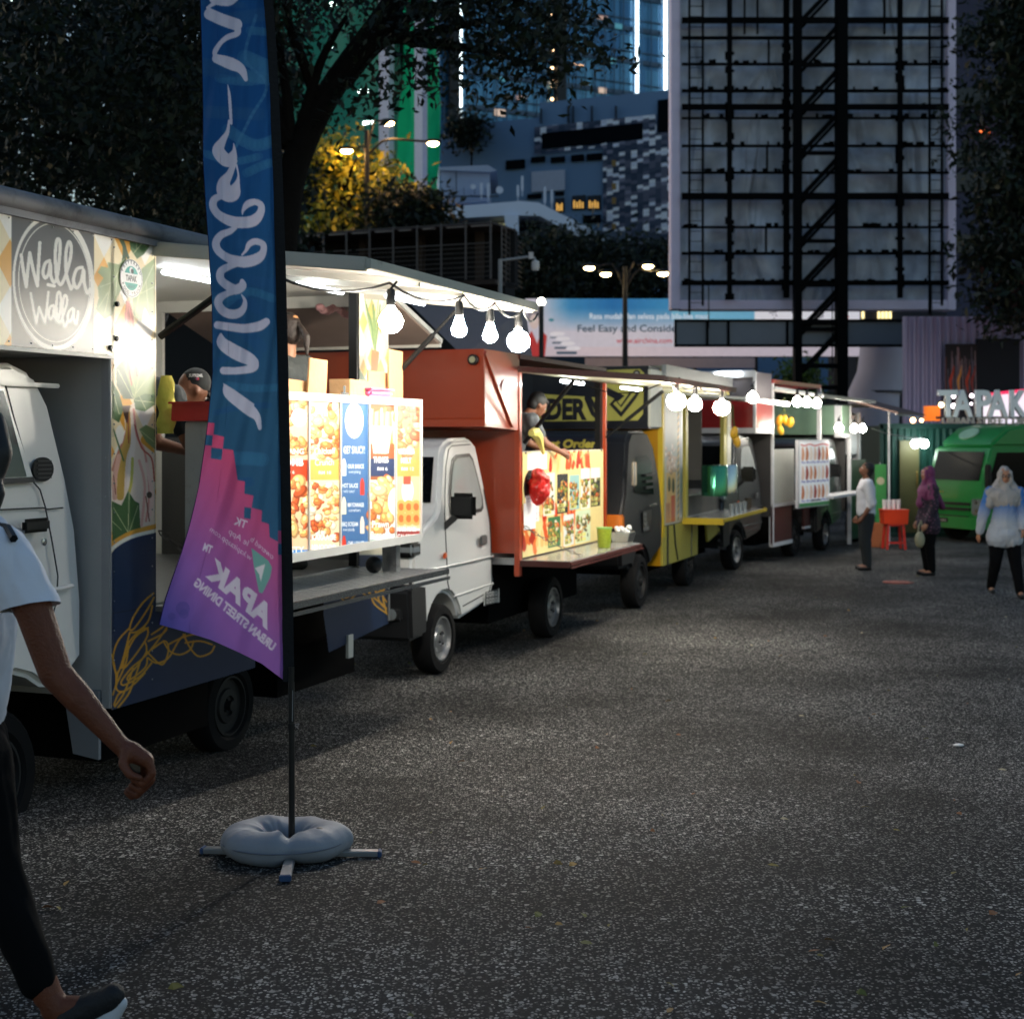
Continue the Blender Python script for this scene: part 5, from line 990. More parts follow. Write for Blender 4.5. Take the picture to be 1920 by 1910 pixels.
def menu():
    x0, y0, x1, y1 = 400, 735, 790, 1100; cv = Cv(x0, y0, x1, y1, 560, 520, (235, 235, 232), 2); rg = np.random.default_rng(4)
    q = lambda x, y: (530+x/4.775, 680+y/4.775)
    fry = [(240, 160, 90), (250, 190, 120), (225, 120, 60), (255, 215, 150), (205, 90, 45)]
    def pane(xa, xb, bg): cv.rect(xa, 740, xb, 1065, bg)
    # pane 1 (left, partly behind the flag) and hidden ones further left
    for k, (xa, xb) in enumerate(((400, 455), (457, 515), (517, 577))):
        cv.rect(xa, 740, xb, 1085, (250, 205, 165)); food(cv, xa, 740, xb, 850, fry, 60, 10, rg); cv.ell(xb-16, 783, 15, 17, (252, 246, 236)); cv.rect(xa, 862, xb, 902, (196, 66, 34))
        food(cv, xa, 902, xb, 1010, fry, 50, 12, rg); cv.rect(xa, 1030, xb, 1085, (70, 140, 205))
        cv.text('KELANG', xa+2, 851, 14, WHITE, bold=.03, fit=xb-xa-9); cv.text('BOMB', xa+8, 873, 19, WHITE, bold=.04, fit=xb-xa-16); cv.text('RM 6', xa+16, 888, 9, WHITE, bold=.02); cv.text('TASTY', xa+6, 1035, 15, WHITE, bold=.03, fit=xb-xa-12)
    # pane 2
    cv.rect(580, 740, 636, 1065, (252, 222, 180)); food(cv, 582, 760, 636, 858, fry+[(255, 230, 180)], 55, 10, rg); cv.rect(580, 862, 636, 900, (240, 176, 90)); food(cv, 582, 905, 634, 1010, fry+[(255, 240, 205)], 75, 8, rg); cv.rect(580, 1030, 636, 1065, (165, 160, 155))
    cv.text('Chicken', 589, 852, 17, WHITE, bold=.012, fit=38, ax=(1, -.04)); cv.text('Crunch', 590, 873, 17, WHITE, bold=.012, fit=36, ax=(1, -.04)); cv.text('RM 10', 597, 889, 9, WHITE, bold=.02); cv.text('KARAAGE', 584, 1012, 14, WHITE, bold=.04, fit=46); cv.text('MIHOOOO', 584, 1030, 14, WHITE, bold=.04, fit=46); cv.text('RM 8', 597, 1046, 9, WHITE, bold=.02)
    # pane 3 blue
    cv.rect(638, 740, 690, 1065, (66, 104, 150)); cv.ell(664, 789, 17, 33, (250, 250, 246)); cv.text('WALLA', 653, 787, 9, (225, 232, 236), fit=22)
    cv.text('GET SAUCY!', 644, 850, 19, WHITE, bold=.02, fit=40); 
    for k, (a, c) in enumerate((('OUR SAUCE', 'everything'), ('HOT SAUCE', 'really spicy?'), ('MAYONNAISE', 'comfort'), ('BBQ SCREAM', 'everybody'), ('CHILLI SAUCE', 'happy'))):
        y = 878+k*36; lx = 652 if k % 2 == 0 else 641; cv.text(a, lx, y, 11, WHITE, bold=.02, fit=30); cv.text(c, lx+2, y+9, 8, WHITE, fit=22); bx_ = 645 if k % 2 == 0 else 679
        cc = [(245, 240, 230), (200, 60, 50), (250, 240, 190), (240, 220, 200), (210, 60, 40)][k]; cv.poly([(bx_-4, y-8), (bx_-1.5, y-18), (bx_+1.5, y-18), (bx_+4, y-8), (bx_+4, y+14), (bx_-4, y+14)], cc)
    # pane 4
    cv.rect(693, 740, 739, 900, (150, 86, 50)); 
    for k in range(13): x = 695+k*3.4; cv.stroke([(x, 765+rg.uniform(0, 12)), (x+rg.uniform(-3, 3), 830)], 4.4, [(255, 225, 165), (245, 190, 120), (235, 150, 80)][k % 3], False)
    cv.poly([(694, 798), (735, 800), (728, 850), (700, 850)], (244, 226, 205)); cv.rect(693, 860, 739, 893, (40, 56, 92)); food(cv, 694, 895, 738, 1000, fry, 40, 12, rg); cv.ell(741, 940, 14, 26, (246, 236, 222)); cv.rect(693, 1012, 739, 1065, (90, 130, 120))
    cv.text('FRIE', 703, 850, 15, WHITE, bold=.04, fit=22); cv.text('THINGS', 700, 867, 15, WHITE, bold=.04, fit=28); cv.text('RM 6', 707, 882, 9, WHITE, bold=.02); cv.text('Prawn', 697, 988, 17, WHITE, bold=.03, fit=32); cv.text('Poppers', 695, 1008, 17, WHITE, bold=.03, fit=34); cv.text('RM 12', 706, 1026, 10, WHITE, bold=.02)
    # pane 5
    cv.rect(743, 740, 787, 900, (235, 150, 90)); food(cv, 744, 762, 787, 850, [(225, 130, 80), (180, 90, 55), (245, 190, 140), (205, 120, 70)], 48, 11, rg); cv.rect(743, 862, 787, 893, (238, 158, 82)); cv.rect(743, 893, 787, 990, (248, 200, 150)); cv.ell(764, 920, 11, 24, (240, 236, 236)); cv.rect(756, 893, 770, 908, (220, 80, 60))
    for k in range(6): cv.ell(752+(k % 3)*14, 950+(k//3)*22, 10, 13, (250, 170, 95)); cv.ell(752+(k % 3)*14, 950+(k//3)*22, 5, 7, (225, 110, 55))
    cv.rect(743, 995, 787, 1065, (140, 40, 34)); cv.text('MOZZARELLA', 747, 851, 14, WHITE, bold=.04, fit=30); cv.text('MELT', 751, 868, 14, WHITE, bold=.04, fit=20); cv.text('RM 12', 752, 882, 9, WHITE, bold=.02); cv.text('MARI-MARI', 744, 996, 13, WHITE, bold=.04, fit=36); cv.text('CALAMARI', 745, 1010, 13, WHITE, bold=.04, fit=36); cv.text('RM 12', 753, 1024, 10, WHITE, bold=.02)
    img = cv.get(); H, W = img.shape[:2]; X, Y = np.meshgrid(np.linspace(x0, x1, W), np.linspace(y0, y1, H)); pm = T1.pl(wm_); fn = pm.img_fn(x0, y0, x1, y1, 0); Zs = fn(np.linspace(0, 1, W)[None].repeat(H, 0), np.linspace(0, 1, H)[:, None].repeat(W, 1))
    z = Zs[2]; uu = (Zs[0]-T1.O.x)*T1.u.x+(Zs[1]-T1.O.y)*T1.u.y
    o = T1.sheet('menu_print', img, fn, MP('menu_glow', .3, es=.16), parent=LB, keep=(z > za+.04) & (z < zb_-.04) & (uu > ul+.01) & (uu < ur-.015))
menu()
# lights of the first truck's awning
zb = 2.73-.24
for i, (x, rr_, lb) in enumerate(((733, .064, 'largest and nearest hanging bulb at the front corner of the first awning'), (861, .045, 'second bulb on the first awning, above the orange truck roof'), (919, .045, 'third bulb on the first awning, between the second bulb and the big end bulb'), (972, .074, 'large glowing bulb at the far end of the first awning'))):
    u_ = T1.pl(1.2).s_of(x); bulb(T1, u_, 1.2, zb+(0.02 if i else 0), lb, (45, 220, 220, 160)[i], rr_)
uu_ = [T1.pl(1.2).s_of(x) for x in (545, 733, 861, 919, 972, 1000)]
cable('light_cable', T1, [(uu_[0], 1.1, 2.62), (uu_[1]-.02, 1.2, 2.68)]+[(u, 1.23, 2.7) for u in uu_[2:]], .007, 'thin black cable looping between the bulbs of the first awning')
# ------------------------------------------------ second truck: orange box, white cab
T2 = Truck((-1.97, 7.07), .3667, 'food_truck', 'orange food truck with a small white cab behind the menu lightbox')
org = M('orange_paint', (150, 54, 24), .3, var=.06, coat=.4, dirt=((120, 52, 28), 5, .66)); orgd = org
UB, UR, ZB, ZT = 5.93, 8.62, .68, 2.63
b = T2.mb(); b.box(UB, UB+.06, WB+.02, -.03, ZB+.2, ZT-.03); b.build('front_bulkhead', org, T2.t)
b = T2.mb(); b.box(UB-.02, UB+.05, -.05, .0, ZB, 2.5); b.build('corner_post', M('orange_edge', (172, 64, 28), .3, coat=.4), T2.t, bevel=.006)
b = T2.mb(); b.box(UB, UR, WB, 0, ZT-.04, ZT); b.build('roof', M('roof_brown', (88, 40, 26), .5, dirt=((150, 130, 110), 6, .66)), T2.t)
b = T2.mb(); b.box(UB, UR, WB, -.02, ZB+.1, ZB+.16); b.build('floor', alu, T2.t)
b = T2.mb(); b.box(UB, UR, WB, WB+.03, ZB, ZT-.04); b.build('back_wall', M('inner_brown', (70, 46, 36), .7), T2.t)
b = T2.mb(); b.box(UR-.05, UR, -.05, 0, ZB, ZT-.04); b.build('rear_post', M('orange_edge', (172, 64, 28), .3, coat=.4), T2.t); b = T2.mb(); b.box(UR-.14, UR-.05, -.09, -.03, ZB, ZT-.04); b.build('rear_frame', blackp, T2.t)
# overcab: front face, side gusset
u5 = 5.11
b = T2.mb(); pr = [(UB, 1.96), (u5+.03, 1.99), (u5-.0, 2.06), (u5-.02, ZT), (UB, ZT)]
f2 = [(u, -.012, z) for u, z in pr]; f3 = [(u, WB, z) for u, z in pr]; n_ = 5; b.add(f2+f3, [tuple(range(5)), tuple(range(5, 10))[::-1]]+[(i, (i+1) % 5, 5+(i+1) % 5, 5+i) for i in range(5)]); b.build('overcab_box', org, T2.t, bevel=.006)
b = T2.mb(); b.box(u5-.035, u5-.02, WB, 0, 1.99, 2.05); b.bar((u5-.03, -.0, 2.6), (u5+.62, 0, 2.0), .02, .035); b.build('overcab_trim', org, T2.t)
u_, z_ = T2.uz(897, 675, 0); b = T2.mb(); b.lathe([(.045, u5-.02), (.045, u5-.06), (.03, u5-.065)], (0, -.1, 2.54), 'x', 14); lampo = b.build('roof_marker', blackp, T2.t); b = T2.mb(); b.lathe([(.028, u5-.06), (.026, u5-.072)], (0, -.1, 2.54), 'x', 14); b.build('marker_lens', M('marker_lens', (170, 165, 130), .3), lampo)
cab(T2, 4.74, -.22, -1.68, M('cab_white', (212, 212, 210), .3, var=.03, coat=.4, dirt=((160, 156, 148), 5, .66)), M('bumper_black', (26, 27, 30), .5))
wheel(T2, 7.02, -.05, .29); wheel(T2, 7.02, WB+.35, .29)
b = T2.mb(); b.box(UB, UR-.1, WB+.3, -.3, .25, ZB+.1); b.build('chassis', M('chassis_black', (16, 16, 17), .8), T2.t)  # chassis carried lower to block light beneath the truck
b = T2.mb(); b.tube([(4.74-.12, -.6, 1.86), (4.74+.35, -.6, 2.06)], .004, 5); b.build('aerial', chrome, T2.t)
# door decal and windscreen strip
q = T2.pl(-.216)
cv = Cv(906, 1100, 935, 1137, 60, 70, (212, 212, 208), 2); cv.poly([(909, 1108), (933, 1102), (932, 1130), (908, 1136)], (24, 26, 30))
for r_ in range(2):
    for k in range(4): cv.rect(911+k*5.4, 1110+r_*12-k*.9, 915+k*5.4, 1119+r_*12-k*.9, (190, 192, 190)); cv.rect(912.3+k*5.4, 1112+r_*12-k*.9, 913.8+k*5.4, 1117+r_*12-k*.9, (24, 26, 30))
img = cv.get(); X, Y = np.meshgrid(np.linspace(906, 935, 60), np.linspace(1100, 1137, 70)); T2.sheet('door_decal', img, q.img_fn(906, 1100, 935, 1137, .006), MP('sticker_print', .3), keep=(Y > 1109-(X-909)*.25) & (Y < 1135-(X-908)*.25))
b = T2.mb()
for k in range(9): a = k/9; p_ = (4.74+.005+.13*a, -.75+.22*a, 1.42+.28*a); b.prism([(p_[0]-.02, p_[1], p_[2]), (p_[0]-.02, p_[1]+.035, p_[2]+.002), (p_[0]-.003, p_[1]+.045, p_[2]+.026), (p_[0]-.003, p_[1]+.01, p_[2]+.024)], (-.002, 0, .001))
b.build('windscreen_sticker', M('sticker_pale', (190, 192, 196), .5), T2.t)
# awning of the second truck
wo2, zo2, zh2 = 1.31, 2.37, 2.47
b = T2.mb(); b.prism([(UB+.0, 0, zh2), (UB, wo2, zo2), (UB, wo2, zo2+.035), (UB, 0, zh2+.04)], (2.9, 0, 0)); aw2 = b.build('awning', M('awning_cream', (180, 176, 150), .55, dirt=((130, 122, 100), 4, .6)), T2.t)
b = T2.mb(); b.bar((UB-.01, -.02, zh2+.03), (UB-.01, wo2, zo2+.03), .03, .05); b.bar((UB-.02, wo2+.01, zo2+.02), (UB+2.9, wo2+.01, zo2+.02), .03, .05); b.build('awning_edge', M('awning_maroon', (70, 28, 24), .4), aw2)
strip(T2, UB+.25, .3, zh2-.07, UB+.9, .3, zh2-.07, '', .014, 16); strip(T2, UB+1.5, .5, zh2-.09, UB+2.2, .5, zh2-.09, '', .014, 12)
for a, c, r_ in (((UB+.05, .02, 1.85), (UB+.05, .48, 2.4), .02), ((UR-.06, .01, 1.9), (UR-.04, .62, 2.38), .012), ((UR-.06, .22, 2.07), (UR-.05, .62, 2.38), .02)):
    b = T2.mb(); b.tube([a, c], r_, 8); b.build('gas_strut', blackp, T2.t)
# raised dark shutter on the roof
b = T2.mb(); A_ = [T2.Mi @ P(*v) for v in ((770, 571, 14.2), (984, 574, 14.6), (1002, 694, 14.0), (868, 668, 13.3))]; A_ = [(v.x, -v.y, v.z) for v in A_]
b.prism(A_, (.05, -.03, .02)); b.build('roof_shutter', M('shutter_dark', (118, 108, 108), .6, dirt=((100, 92, 90), 3, .6)), T2.t)
# shelf
b = T2.mb(); b.prism([(UB+.02, 0, .80), (UB+.02, .45, .80), (UB+.02, .45, .825), (UB+.02, 0, .825)], (2.35, 0, 0)); sh2 = b.build('fold_down_shelf', M('shelf_steel', (190, 190, 188), .25, .6), T2.t)
b = T2.mb(); b.bar((UB+.0, 0, .795), (UB, .46, .795), .02, .05); b.bar((UB, .46, .8), (UB+2.4, .46, .8), .02, .03); b.bar((UB, .475, .77), (UB+2.4, .475, .77), .015, .015); b.build('shelf_edge', M('awning_maroon', (70, 28, 24), .4), sh2)
b = T2.mb(); chain(b, (UB+.04, .02, 1.12), (UB+.5, .42, .83), .05, .003, .02); b.build('shelf_chain', M('chain_steel', (90, 88, 84), .4, .8), T2.t)
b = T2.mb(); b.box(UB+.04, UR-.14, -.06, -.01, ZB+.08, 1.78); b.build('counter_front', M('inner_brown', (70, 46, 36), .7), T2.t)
def menu2():
    cv = Cv(0, 0, 150, 100, 300, 190, (238, 216, 150), 2); rg = np.random.default_rng(14); red = [(215, 80, 40), (235, 120, 60), (180, 50, 30), (245, 190, 120), (240, 215, 150)]
    fd = [(200, 150, 80), (150, 110, 50), (90, 90, 60), (235, 225, 190), (190, 90, 50), (120, 130, 60)]
    for x0_, y0_, x1_, y1_ in ((0, 60, 40, 100), (45, 0, 120, 22), (55, 60, 92, 100)):
        for k in range(34): x = rg.uniform(x0_, x1_); y = rg.uniform(y0_, y1_); cv.stroke([(x, y, 6), (x+rg.uniform(-3, 3), y-7, 5), (x+rg.uniform(-5, 5), y-14, 1)], 4, red[rg.integers(5)])
    cv.ell(22, 34, 20, 20, (28, 28, 28)); cv.poly([(16, 26), (28, 34), (16, 42)], (240, 240, 230)); cv.rect(8, 2, 40, 18, (240, 240, 236))
    for k, (x, y, w_, h) in enumerate(((34, 22, 20, 42), (58, 24, 20, 40), (81, 26, 19, 36), (103, 20, 18, 43), (123, 20, 20, 42), (42, 66, 22, 30), (70, 66, 19, 32), (92, 64, 30, 34))):
        cv.rect(x, y, x+w_, y+h, [(225, 225, 215), (60, 60, 60), (150, 190, 190), (240, 240, 236), (50, 48, 44), (60, 110, 70), (220, 225, 225), (210, 225, 190)][k]); food(cv, x+2, y+h*.2, x+w_-2, y+h*.85, fd, 40, 3, rg)
        if k in (3, 4): cv.rect(x, y, x+w_, y+11, (238, 232, 228))
        for r_ in range(2): cv.rect(x+2, y+h-10+r_*5, x+w_*.7, y+h-6.5+r_*5, (225, 220, 130)); cv.text('RM %d' % (5+k), x+3, y+h-7+r_*5, 4, (40, 40, 30), bold=.02)
    cv.rect(5, 42, 27, 68, (240, 238, 240))
    for k in range(9): cv.stroke([(8, 45+k*2.5), (24, 45+k*2.5)], .5, (120, 110, 150), False)
    for k in range(6): cv.rect(4+k*28, 0, 7+k*28, 2.5, (30, 30, 30))
    cv.rect(0, 0, 150, .8, (240, 238, 232))
    T2.sheet('menu_poster', cv.get(), T2.fn(UB+.05, UR-.14, 1.775, .84, .004), MP('menu2_print', .25, es=.03, spec=.6))
menu2()
cu, cz_ = T2.uz(948, 732, 0); cv = Cv(0, 0, 100, 100, 60, 60, (200, 225, 225), 2); cv.ell(50, 50, 46, 46, (235, 240, 238)); cv.ell(50, 50, 30, 30, (60, 150, 140)); cv.rect(18, 38, 82, 62, (235, 235, 236)); cv.text('TAPAK', 27, 57, 20, (60, 70, 90), bold=.03, fit=46); X, Y = np.meshgrid(np.linspace(0, 100, 60), np.linspace(0, 100, 60)); T2.sheet('round_sticker', cv.get(), T2.fn(cu-.1, cu+.1, cz_+.1, cz_-.1, .002), MP('sticker_print', .3), keep=(X-50)**2+(Y-50)**2 < 48**2)
for i, (x, py, rr_, lb) in enumerate(((1268, 751, .085, 'round glowing bulb on the second awning, beside the yellow truck side'), (1303, 757, .068, 'pear shaped bulb in the middle of the second awning trio'), (1353, 763, .085, 'bulb at the far end of the second awning trio, over the counter opening'))):
    u_ = T2.pl(wo2).s_of(x); s_, z_ = T2.pl(wo2).sz(x, py); bulb(T2, u_, wo2, z_, lb, 125, rr_)
ub_ = [T2.pl(wo2).s_of(x) for x in (1255, 1268, 1303, 1353, 1370)]; cable('light_cable', T2, [(u, wo2+.02, 2.38) for u in ub_], .006, 'black bulb cable clipped along the end of the second awning'); cable('light_cable', T2, [(UB+.05, .5, 2.4), (UB+.1, 1.25, 2.36)], .006, 'black cable sagging under the near edge of the second awning', .1)

# ------------------------------------------------ third truck: yellow box, black cab, ORDER sign
T3 = Truck((-1.876, 7.036), .3667, 'food_truck', 'yellow food truck with black cab and big green ORDER sign over it')
yel = M('yellow_paint', (186, 134, 16), .35, coat=.3, dirt=((150, 112, 30), 5, .64)); yell = M('yellow_pale', (180, 168, 76), .4, dirt=((120, 112, 60), 4, .66)); navy = M('navy_paint', (20, 26, 36), .4)
UB3, UR3 = 10.6, 14.5; ZB3, ZT3 = .40, 2.70
b = T3.mb(); b.box(UB3, UB3+.05, WB, -.02, .9, ZT3); b.build('front_bulkhead', yel, T3.t)
b = T3.mb(); b.box(UB3, UR3, WB, 0, ZT3, ZT3+.05); b.build('roof', M('roof_grey', (120, 122, 110), .6), T3.t); b = T3.mb(); b.box(UB3, UR3, -.01, .05, ZT3-.08, ZT3+.06); b.build('roof_rail', alu, T3.t)
b = T3.mb(); b.box(UB3, UR3, -.02, .0, 2.42, ZT3-.08); b.build('header_panel', yell, T3.t)
b = T3.mb(); b.box(10.08, UB3, WB-.05, -.03, 2.0, ZT3+.02); b.build('overcab_box', navy, T3.t); b = T3.mb(); b.box(10.06, UB3, -.03, .0, 2.02, ZT3-.02); b.build('overcab_side', M('pale_panel2', (205, 205, 190), .5), T3.t)
b = T3.mb(); b.box(UB3, UR3, WB, WB+.03, ZB3+.5, ZT3); b.build('back_wall', M('inner_grey', (110, 108, 104), .6), T3.t); b = T3.mb(); b.box(UB3, UR3, WB, -.02, .85, .9); b.build('floor', alu, T3.t)
b = T3.mb(); b.box(UR3-.03, UR3, WB, -.4, .9, ZT3); b.build('rear_wall', M('inner_grey', (110, 108, 104), .6), T3.t)
ua = T3.pl(0).s_of(1275); b = T3.mb(); b.box(UB3, ua, -.03, 0, .85, 2.42); b.build('side_panel', M('poster_grey', (176, 174, 164), .4), T3.t); b = T3.mb(); b.box(UB3-.02, UB3+.07, -.05, .012, .72, 2.42); b.build('corner_post', M('yellow_edge', (206, 176, 44), .35), T3.t)
up3 = T3.pl(0).s_of(1357)
for u0_, u1_, m_ in ((ua, ua+.12, alu), (ua+.3, ua+.42, yell), (up3, up3+.2, yell), (up3+.24, up3+.5, M('pale_panel2', (205, 205, 190), .5))):
    b = T3.mb(); b.box(u0_, u1_, -.05, .004, .85, 2.42); b.build('opening_post', m_, T3.t)
def t3art():
    cv = Cv(0, 0, 60, 150, 60, 190, (186, 184, 172), 2); rg = np.random.default_rng(6)
    cv.poly([(8, 78), (20, 68), (45, 72), (40, 84), (12, 90)], (222, 190, 165)); cv.rect(8, 90, 44, 150, (218, 176, 112)); cv.ell(19, 104, 5, 9, (50, 44, 38)); cv.ell(34, 106, 5, 9, (50, 44, 38)); cv.rect(26, 118, 40, 150, (205, 92, 58)); cv.rect(6, 126, 22, 150, (196, 140, 92))
    food(cv, 6, 60, 46, 90, [(220, 180, 150), (235, 210, 190), (200, 150, 110)], 30, 4, rg)
    for k in range(6): cv.stroke([(10+k*2, 130+k*3), (20, 128+k*3)], 1, (150, 60, 40), False)
    for k in range(20): cv.poly([(50, k*8), (56, k*8-5), (56, k*8-1), (50, k*8+4)], (225, 175, 60)); cv.poly([(50, k*8+4), (56, k*8-1), (56, k*8+3), (50, k*8+8)], (40, 36, 28))
    T3.sheet('side_artwork', cv.get(), T3.fn(UB3+.07, ua-.02, 2.38, .88, .004), MP('truck_print', .35))
    cv = Cv(1000, 690, 1212, 800, 420, 220, (20, 24, 32), 2); yg = (172, 168, 84)
    cv.poly([(960, 700), (1200, 692), (1208, 700), (1206, 776), (1196, 788), (1005, 790), (960, 790)], yg); cv.poly([(960, 690), (1130, 690), (1132, 712), (1125, 722), (1118, 745), (960, 735)], (20, 24, 32))
    ink = (20, 24, 34)
    cv.text('ORDER', 968, 785, 52, ink, bold=.05, fit=133)
    cv.stroke([(1106, 745), (1122, 775), (1132, 788)], 7, ink, False); cv.stroke([(1100, 747), (1112, 775), (1128, 790)], 8, ink, False)
    cv.poly([(1143, 758), (1165, 782), (1192, 748), (1200, 735), (1186, 728), (1164, 760), (1154, 746)], ink); cv.poly([(1150, 757), (1165, 772), (1192, 738), (1187, 734), (1165, 764), (1155, 752)], yg); cv.poly([(1150, 698), (1165, 710), (1150, 712)], ink); cv.poly([(1138, 726), (1172, 742), (1160, 752), (1138, 740)], ink)
    cv.ell(1194, 701, 7, 7, ink); cv.ell(1194, 701, 4, 4, (150, 150, 150))
    A0 = T3.W(10.07, 0, 0); pf = Plane((A0.x-T3.n.x*2, A0.y-T3.n.y*2), (A0.x, A0.y)); img = cv.get()
    T3.sheet('order_sign', img, pf.img_fn(1000, 690, 1212, 800, .012), MP('order_print', .4))
t3art()
# black cab with rounded rear
blk = M('black_cab_paint', (20, 21, 24), .5, var=.1, spec=.3); w3 = .02
prof = [(8.75, .5), (8.72, .95), (8.95, 1.3), (9.25, 1.86), (9.42, 1.97), (10.1, 1.98), (10.34, 1.8), (10.5, 1.4), (10.56, .95), (10.5, .6), (10.1, .5)]+loop(9.58, .3, .38, 20, 160, 8)+[(9.15, .5)]
b = side_prism(T3, prof, w3, WB+.15, .1, 1.2); b.build('cab', blk, T3.t, smooth=True, bevel=.04, seg=3)
b = T3.mb(); b.add([(8.94, w3-.1, 1.27), (8.94, WB+.25, 1.27), (9.27, WB+.3, 1.76), (9.27, w3-.16, 1.76)], [(0, 1, 2, 3)]); b.build('windshield', M('blue_glass', (28, 40, 66), .12, spec=.8), T3.t, norm=False)
cv = Cv(0, 0, 120, 20, 200, 34, (26, 34, 52), 2); cv.text('First Order', 3, 15, 17, (196, 186, 84), ax=(1, 0), up=(.25, -1), bold=.05, fit=112)
T3.sheet('windshield_lettering', cv.get(), T3.fnw(-1.09, -.35, 1.895, 1.755, 9.16, 0), MP('truck_print', .35))
fz3 = lambda z: w3-.1*max(0, z-1.2)
b = T3.mb(); b.add([(u, fz3(z)+.006, z) for u, z in ((9.3, 1.3), (9.48, 1.68), (9.95, 1.7), (10.15, 1.62), (10.12, 1.25))], [(0, 1, 2, 3, 4)]); b.build('side_window', glass, T3.t, norm=False)
b = T3.mb(); b.box(8.98, 9.03, w3+.04, w3+.1, 1.36, 1.66); b.build('mirror', chrome, T3.t, bevel=.03, smooth=True)
b = T3.mb(); b.box(8.72, 8.86, w3-.3, w3+.01, .92, 1.08); b.build('headlight', M('lens_amber', (200, 110, 40), .15, spec=1), T3.t, bevel=.02)
b = T3.mb(); b.box(9.9, 10.25, w3, w3+.012, 1.12, 1.135); b.build('chrome_strip', chrome, T3.t)
cv = Cv(0, 0, 40, 30, 60, 44, (30, 32, 36), 2)
for k, t_ in enumerate(('FOR', 'THE', 'TRUE', 'FOODIE')): cv.text(t_, 3, 8+k*6.5, 7, (150, 152, 150), bold=.03)
T3.sheet('door_lettering', cv.get(), T3.fn(9.62, 10.0, 1.08, .84, w3+.006), MP('truck_print', .35))
b = T3.mb()
for k in range(3): b.box(9.75, 10.05, w3, w3+.012, 1.32+k*.07, 1.35+k*.07)
b.build('air_vent', M('vent_black', (18, 18, 19), .5), T3.t)
wheel(T3, 9.58, w3, .3, rimmat=M('rim_dark', (58, 58, 60), .5, .6)); wheel(T3, 12.1, -.02, .3, rimmat=M('rim_dark', (58, 58, 60), .5, .6))
# skirt
us = T3.pl(0).s_of(1308)
b = T3.mb(); b.prism([(UB3, 0, .84), (UB3+.05, 0, ZB3-.02), (us, 0, ZB3-.02), (us+.02, 0, .84)], (0, -.03, 0)); b.build('skirt', yell, T3.t); b = T3.mb(); b.box(UB3+.02, UB3+.05, -.45, -.03, ZB3-.02, .84); b.build('skirt_end', yel, T3.t)
b = T3.mb(); b.prism([(12.95, 0, .84), (13.1, 0, ZB3+.1), (14.3, 0, ZB3+.25), (14.3, 0, .84)], (0, -.03, 0)); b.build('skirt', yell, T3.t)
b = T3.mb(); b.box(UB3+.22, UB3+.3, -.0, .004, ZB3-.02, .84); b.tube([(UB3+.55, .006, .84), (UB3+.62, .006, .6), (UB3+.75, .006, ZB3)], .012, 5); b.tube([(us-.35, .006, .84), (us-.38, .006, ZB3)], .008, 5); b.build('skirt_stripe', navy, T3.t)
b = T3.mb()
for k in range(5): b.prism([(13.7, .002, .8-k*.1), (14.28, .002, .74-k*.1), (14.28, .002, .70-k*.1), (13.7, .002, .76-k*.1)], (0, .003, 0))
b.build('hazard_stripe', navy, T3.t)
b = T3.mb(); b.box(UB3+.1, UR3, WB+.3, -.35, .25, .85); b.build('chassis', M('chassis_black', (16, 16, 17), .8), T3.t)  # chassis block deepened so the ground below stays dark
b = T3.mb(); b.box(ua+.15, UR3+.1, 0, .5, .86, .885); sh3 = b.build('fold_down_shelf', M('shelf_steel', (190, 190, 188), .25, .6), T3.t)
b = T3.mb(); b.box(ua+.13, ua+.16, 0, .52, .82, .9); b.box(ua+.13, UR3+.1, .5, .52, .85, .89); b.build('shelf_edge', M('yellow_edge', (206, 176, 44), .35), sh3)
b = T3.mb(); b.prism([(ua, 0, 2.43), (ua, .8, 2.36), (ua, .8, 2.39), (ua, 0, 2.46)], (3.2, 0, 0)); aw3 = b.build('awning', M('awning_white', (212, 210, 202), .5), T3.t); b = T3.mb(); b.bar((ua, .81, 2.37), (ua+3.2, .81, 2.37), .03, .06); b.build('awning_edge', alu, aw3)
strip(T3, ua+.5, -.6, 2.6, ua+1.4, -.6, 2.6, '', .016, 16)
s_, z_ = T3.pl(.8).sz(1411, 742); bulb(T3, s_, .8, z_-.02, 'bright bulb alone under the third awning, before the red overcab', 62, .07)
# bain marie and counter fittings inside
b = T3.mb(); b.lathe([(.17, 1.15), (.17, 1.52), (.16, 1.54)], (ua+.85, .25, 0), 'z', 24); st = b.build('drinks_drum', M('green_steel', (60, 130, 100), .15, .85), None, smooth=True); st.data.transform(T3.M); tag(st, 'shiny green drinks drum on the yellow truck counter, left one', 'drum', 'drinks drums')
b = T3.mb(); b.lathe([(.17, 1.15), (.17, 1.52), (.16, 1.54)], (ua+1.5, .25, 0), 'z', 24); st = b.build('drinks_drum', M('steel_drum', (170, 180, 178), .12, .9), None, smooth=True); st.data.transform(T3.M); tag(st, 'shiny steel drinks drum on the yellow truck counter, right one', 'drum', 'drinks drums')
b = T3.mb(); b.box(ua+.5, up3-.1, -.12, -.02, .9, 1.15); b.build('counter_front', M('counter_dark', (50, 48, 44), .6, dirt=((150, 130, 80), 14, .62)), T3.t); b = T3.mb(); b.box(ua+.45, up3, -.45, -.02, 1.15, 1.18); b.build('counter_top', chrome, T3.t)

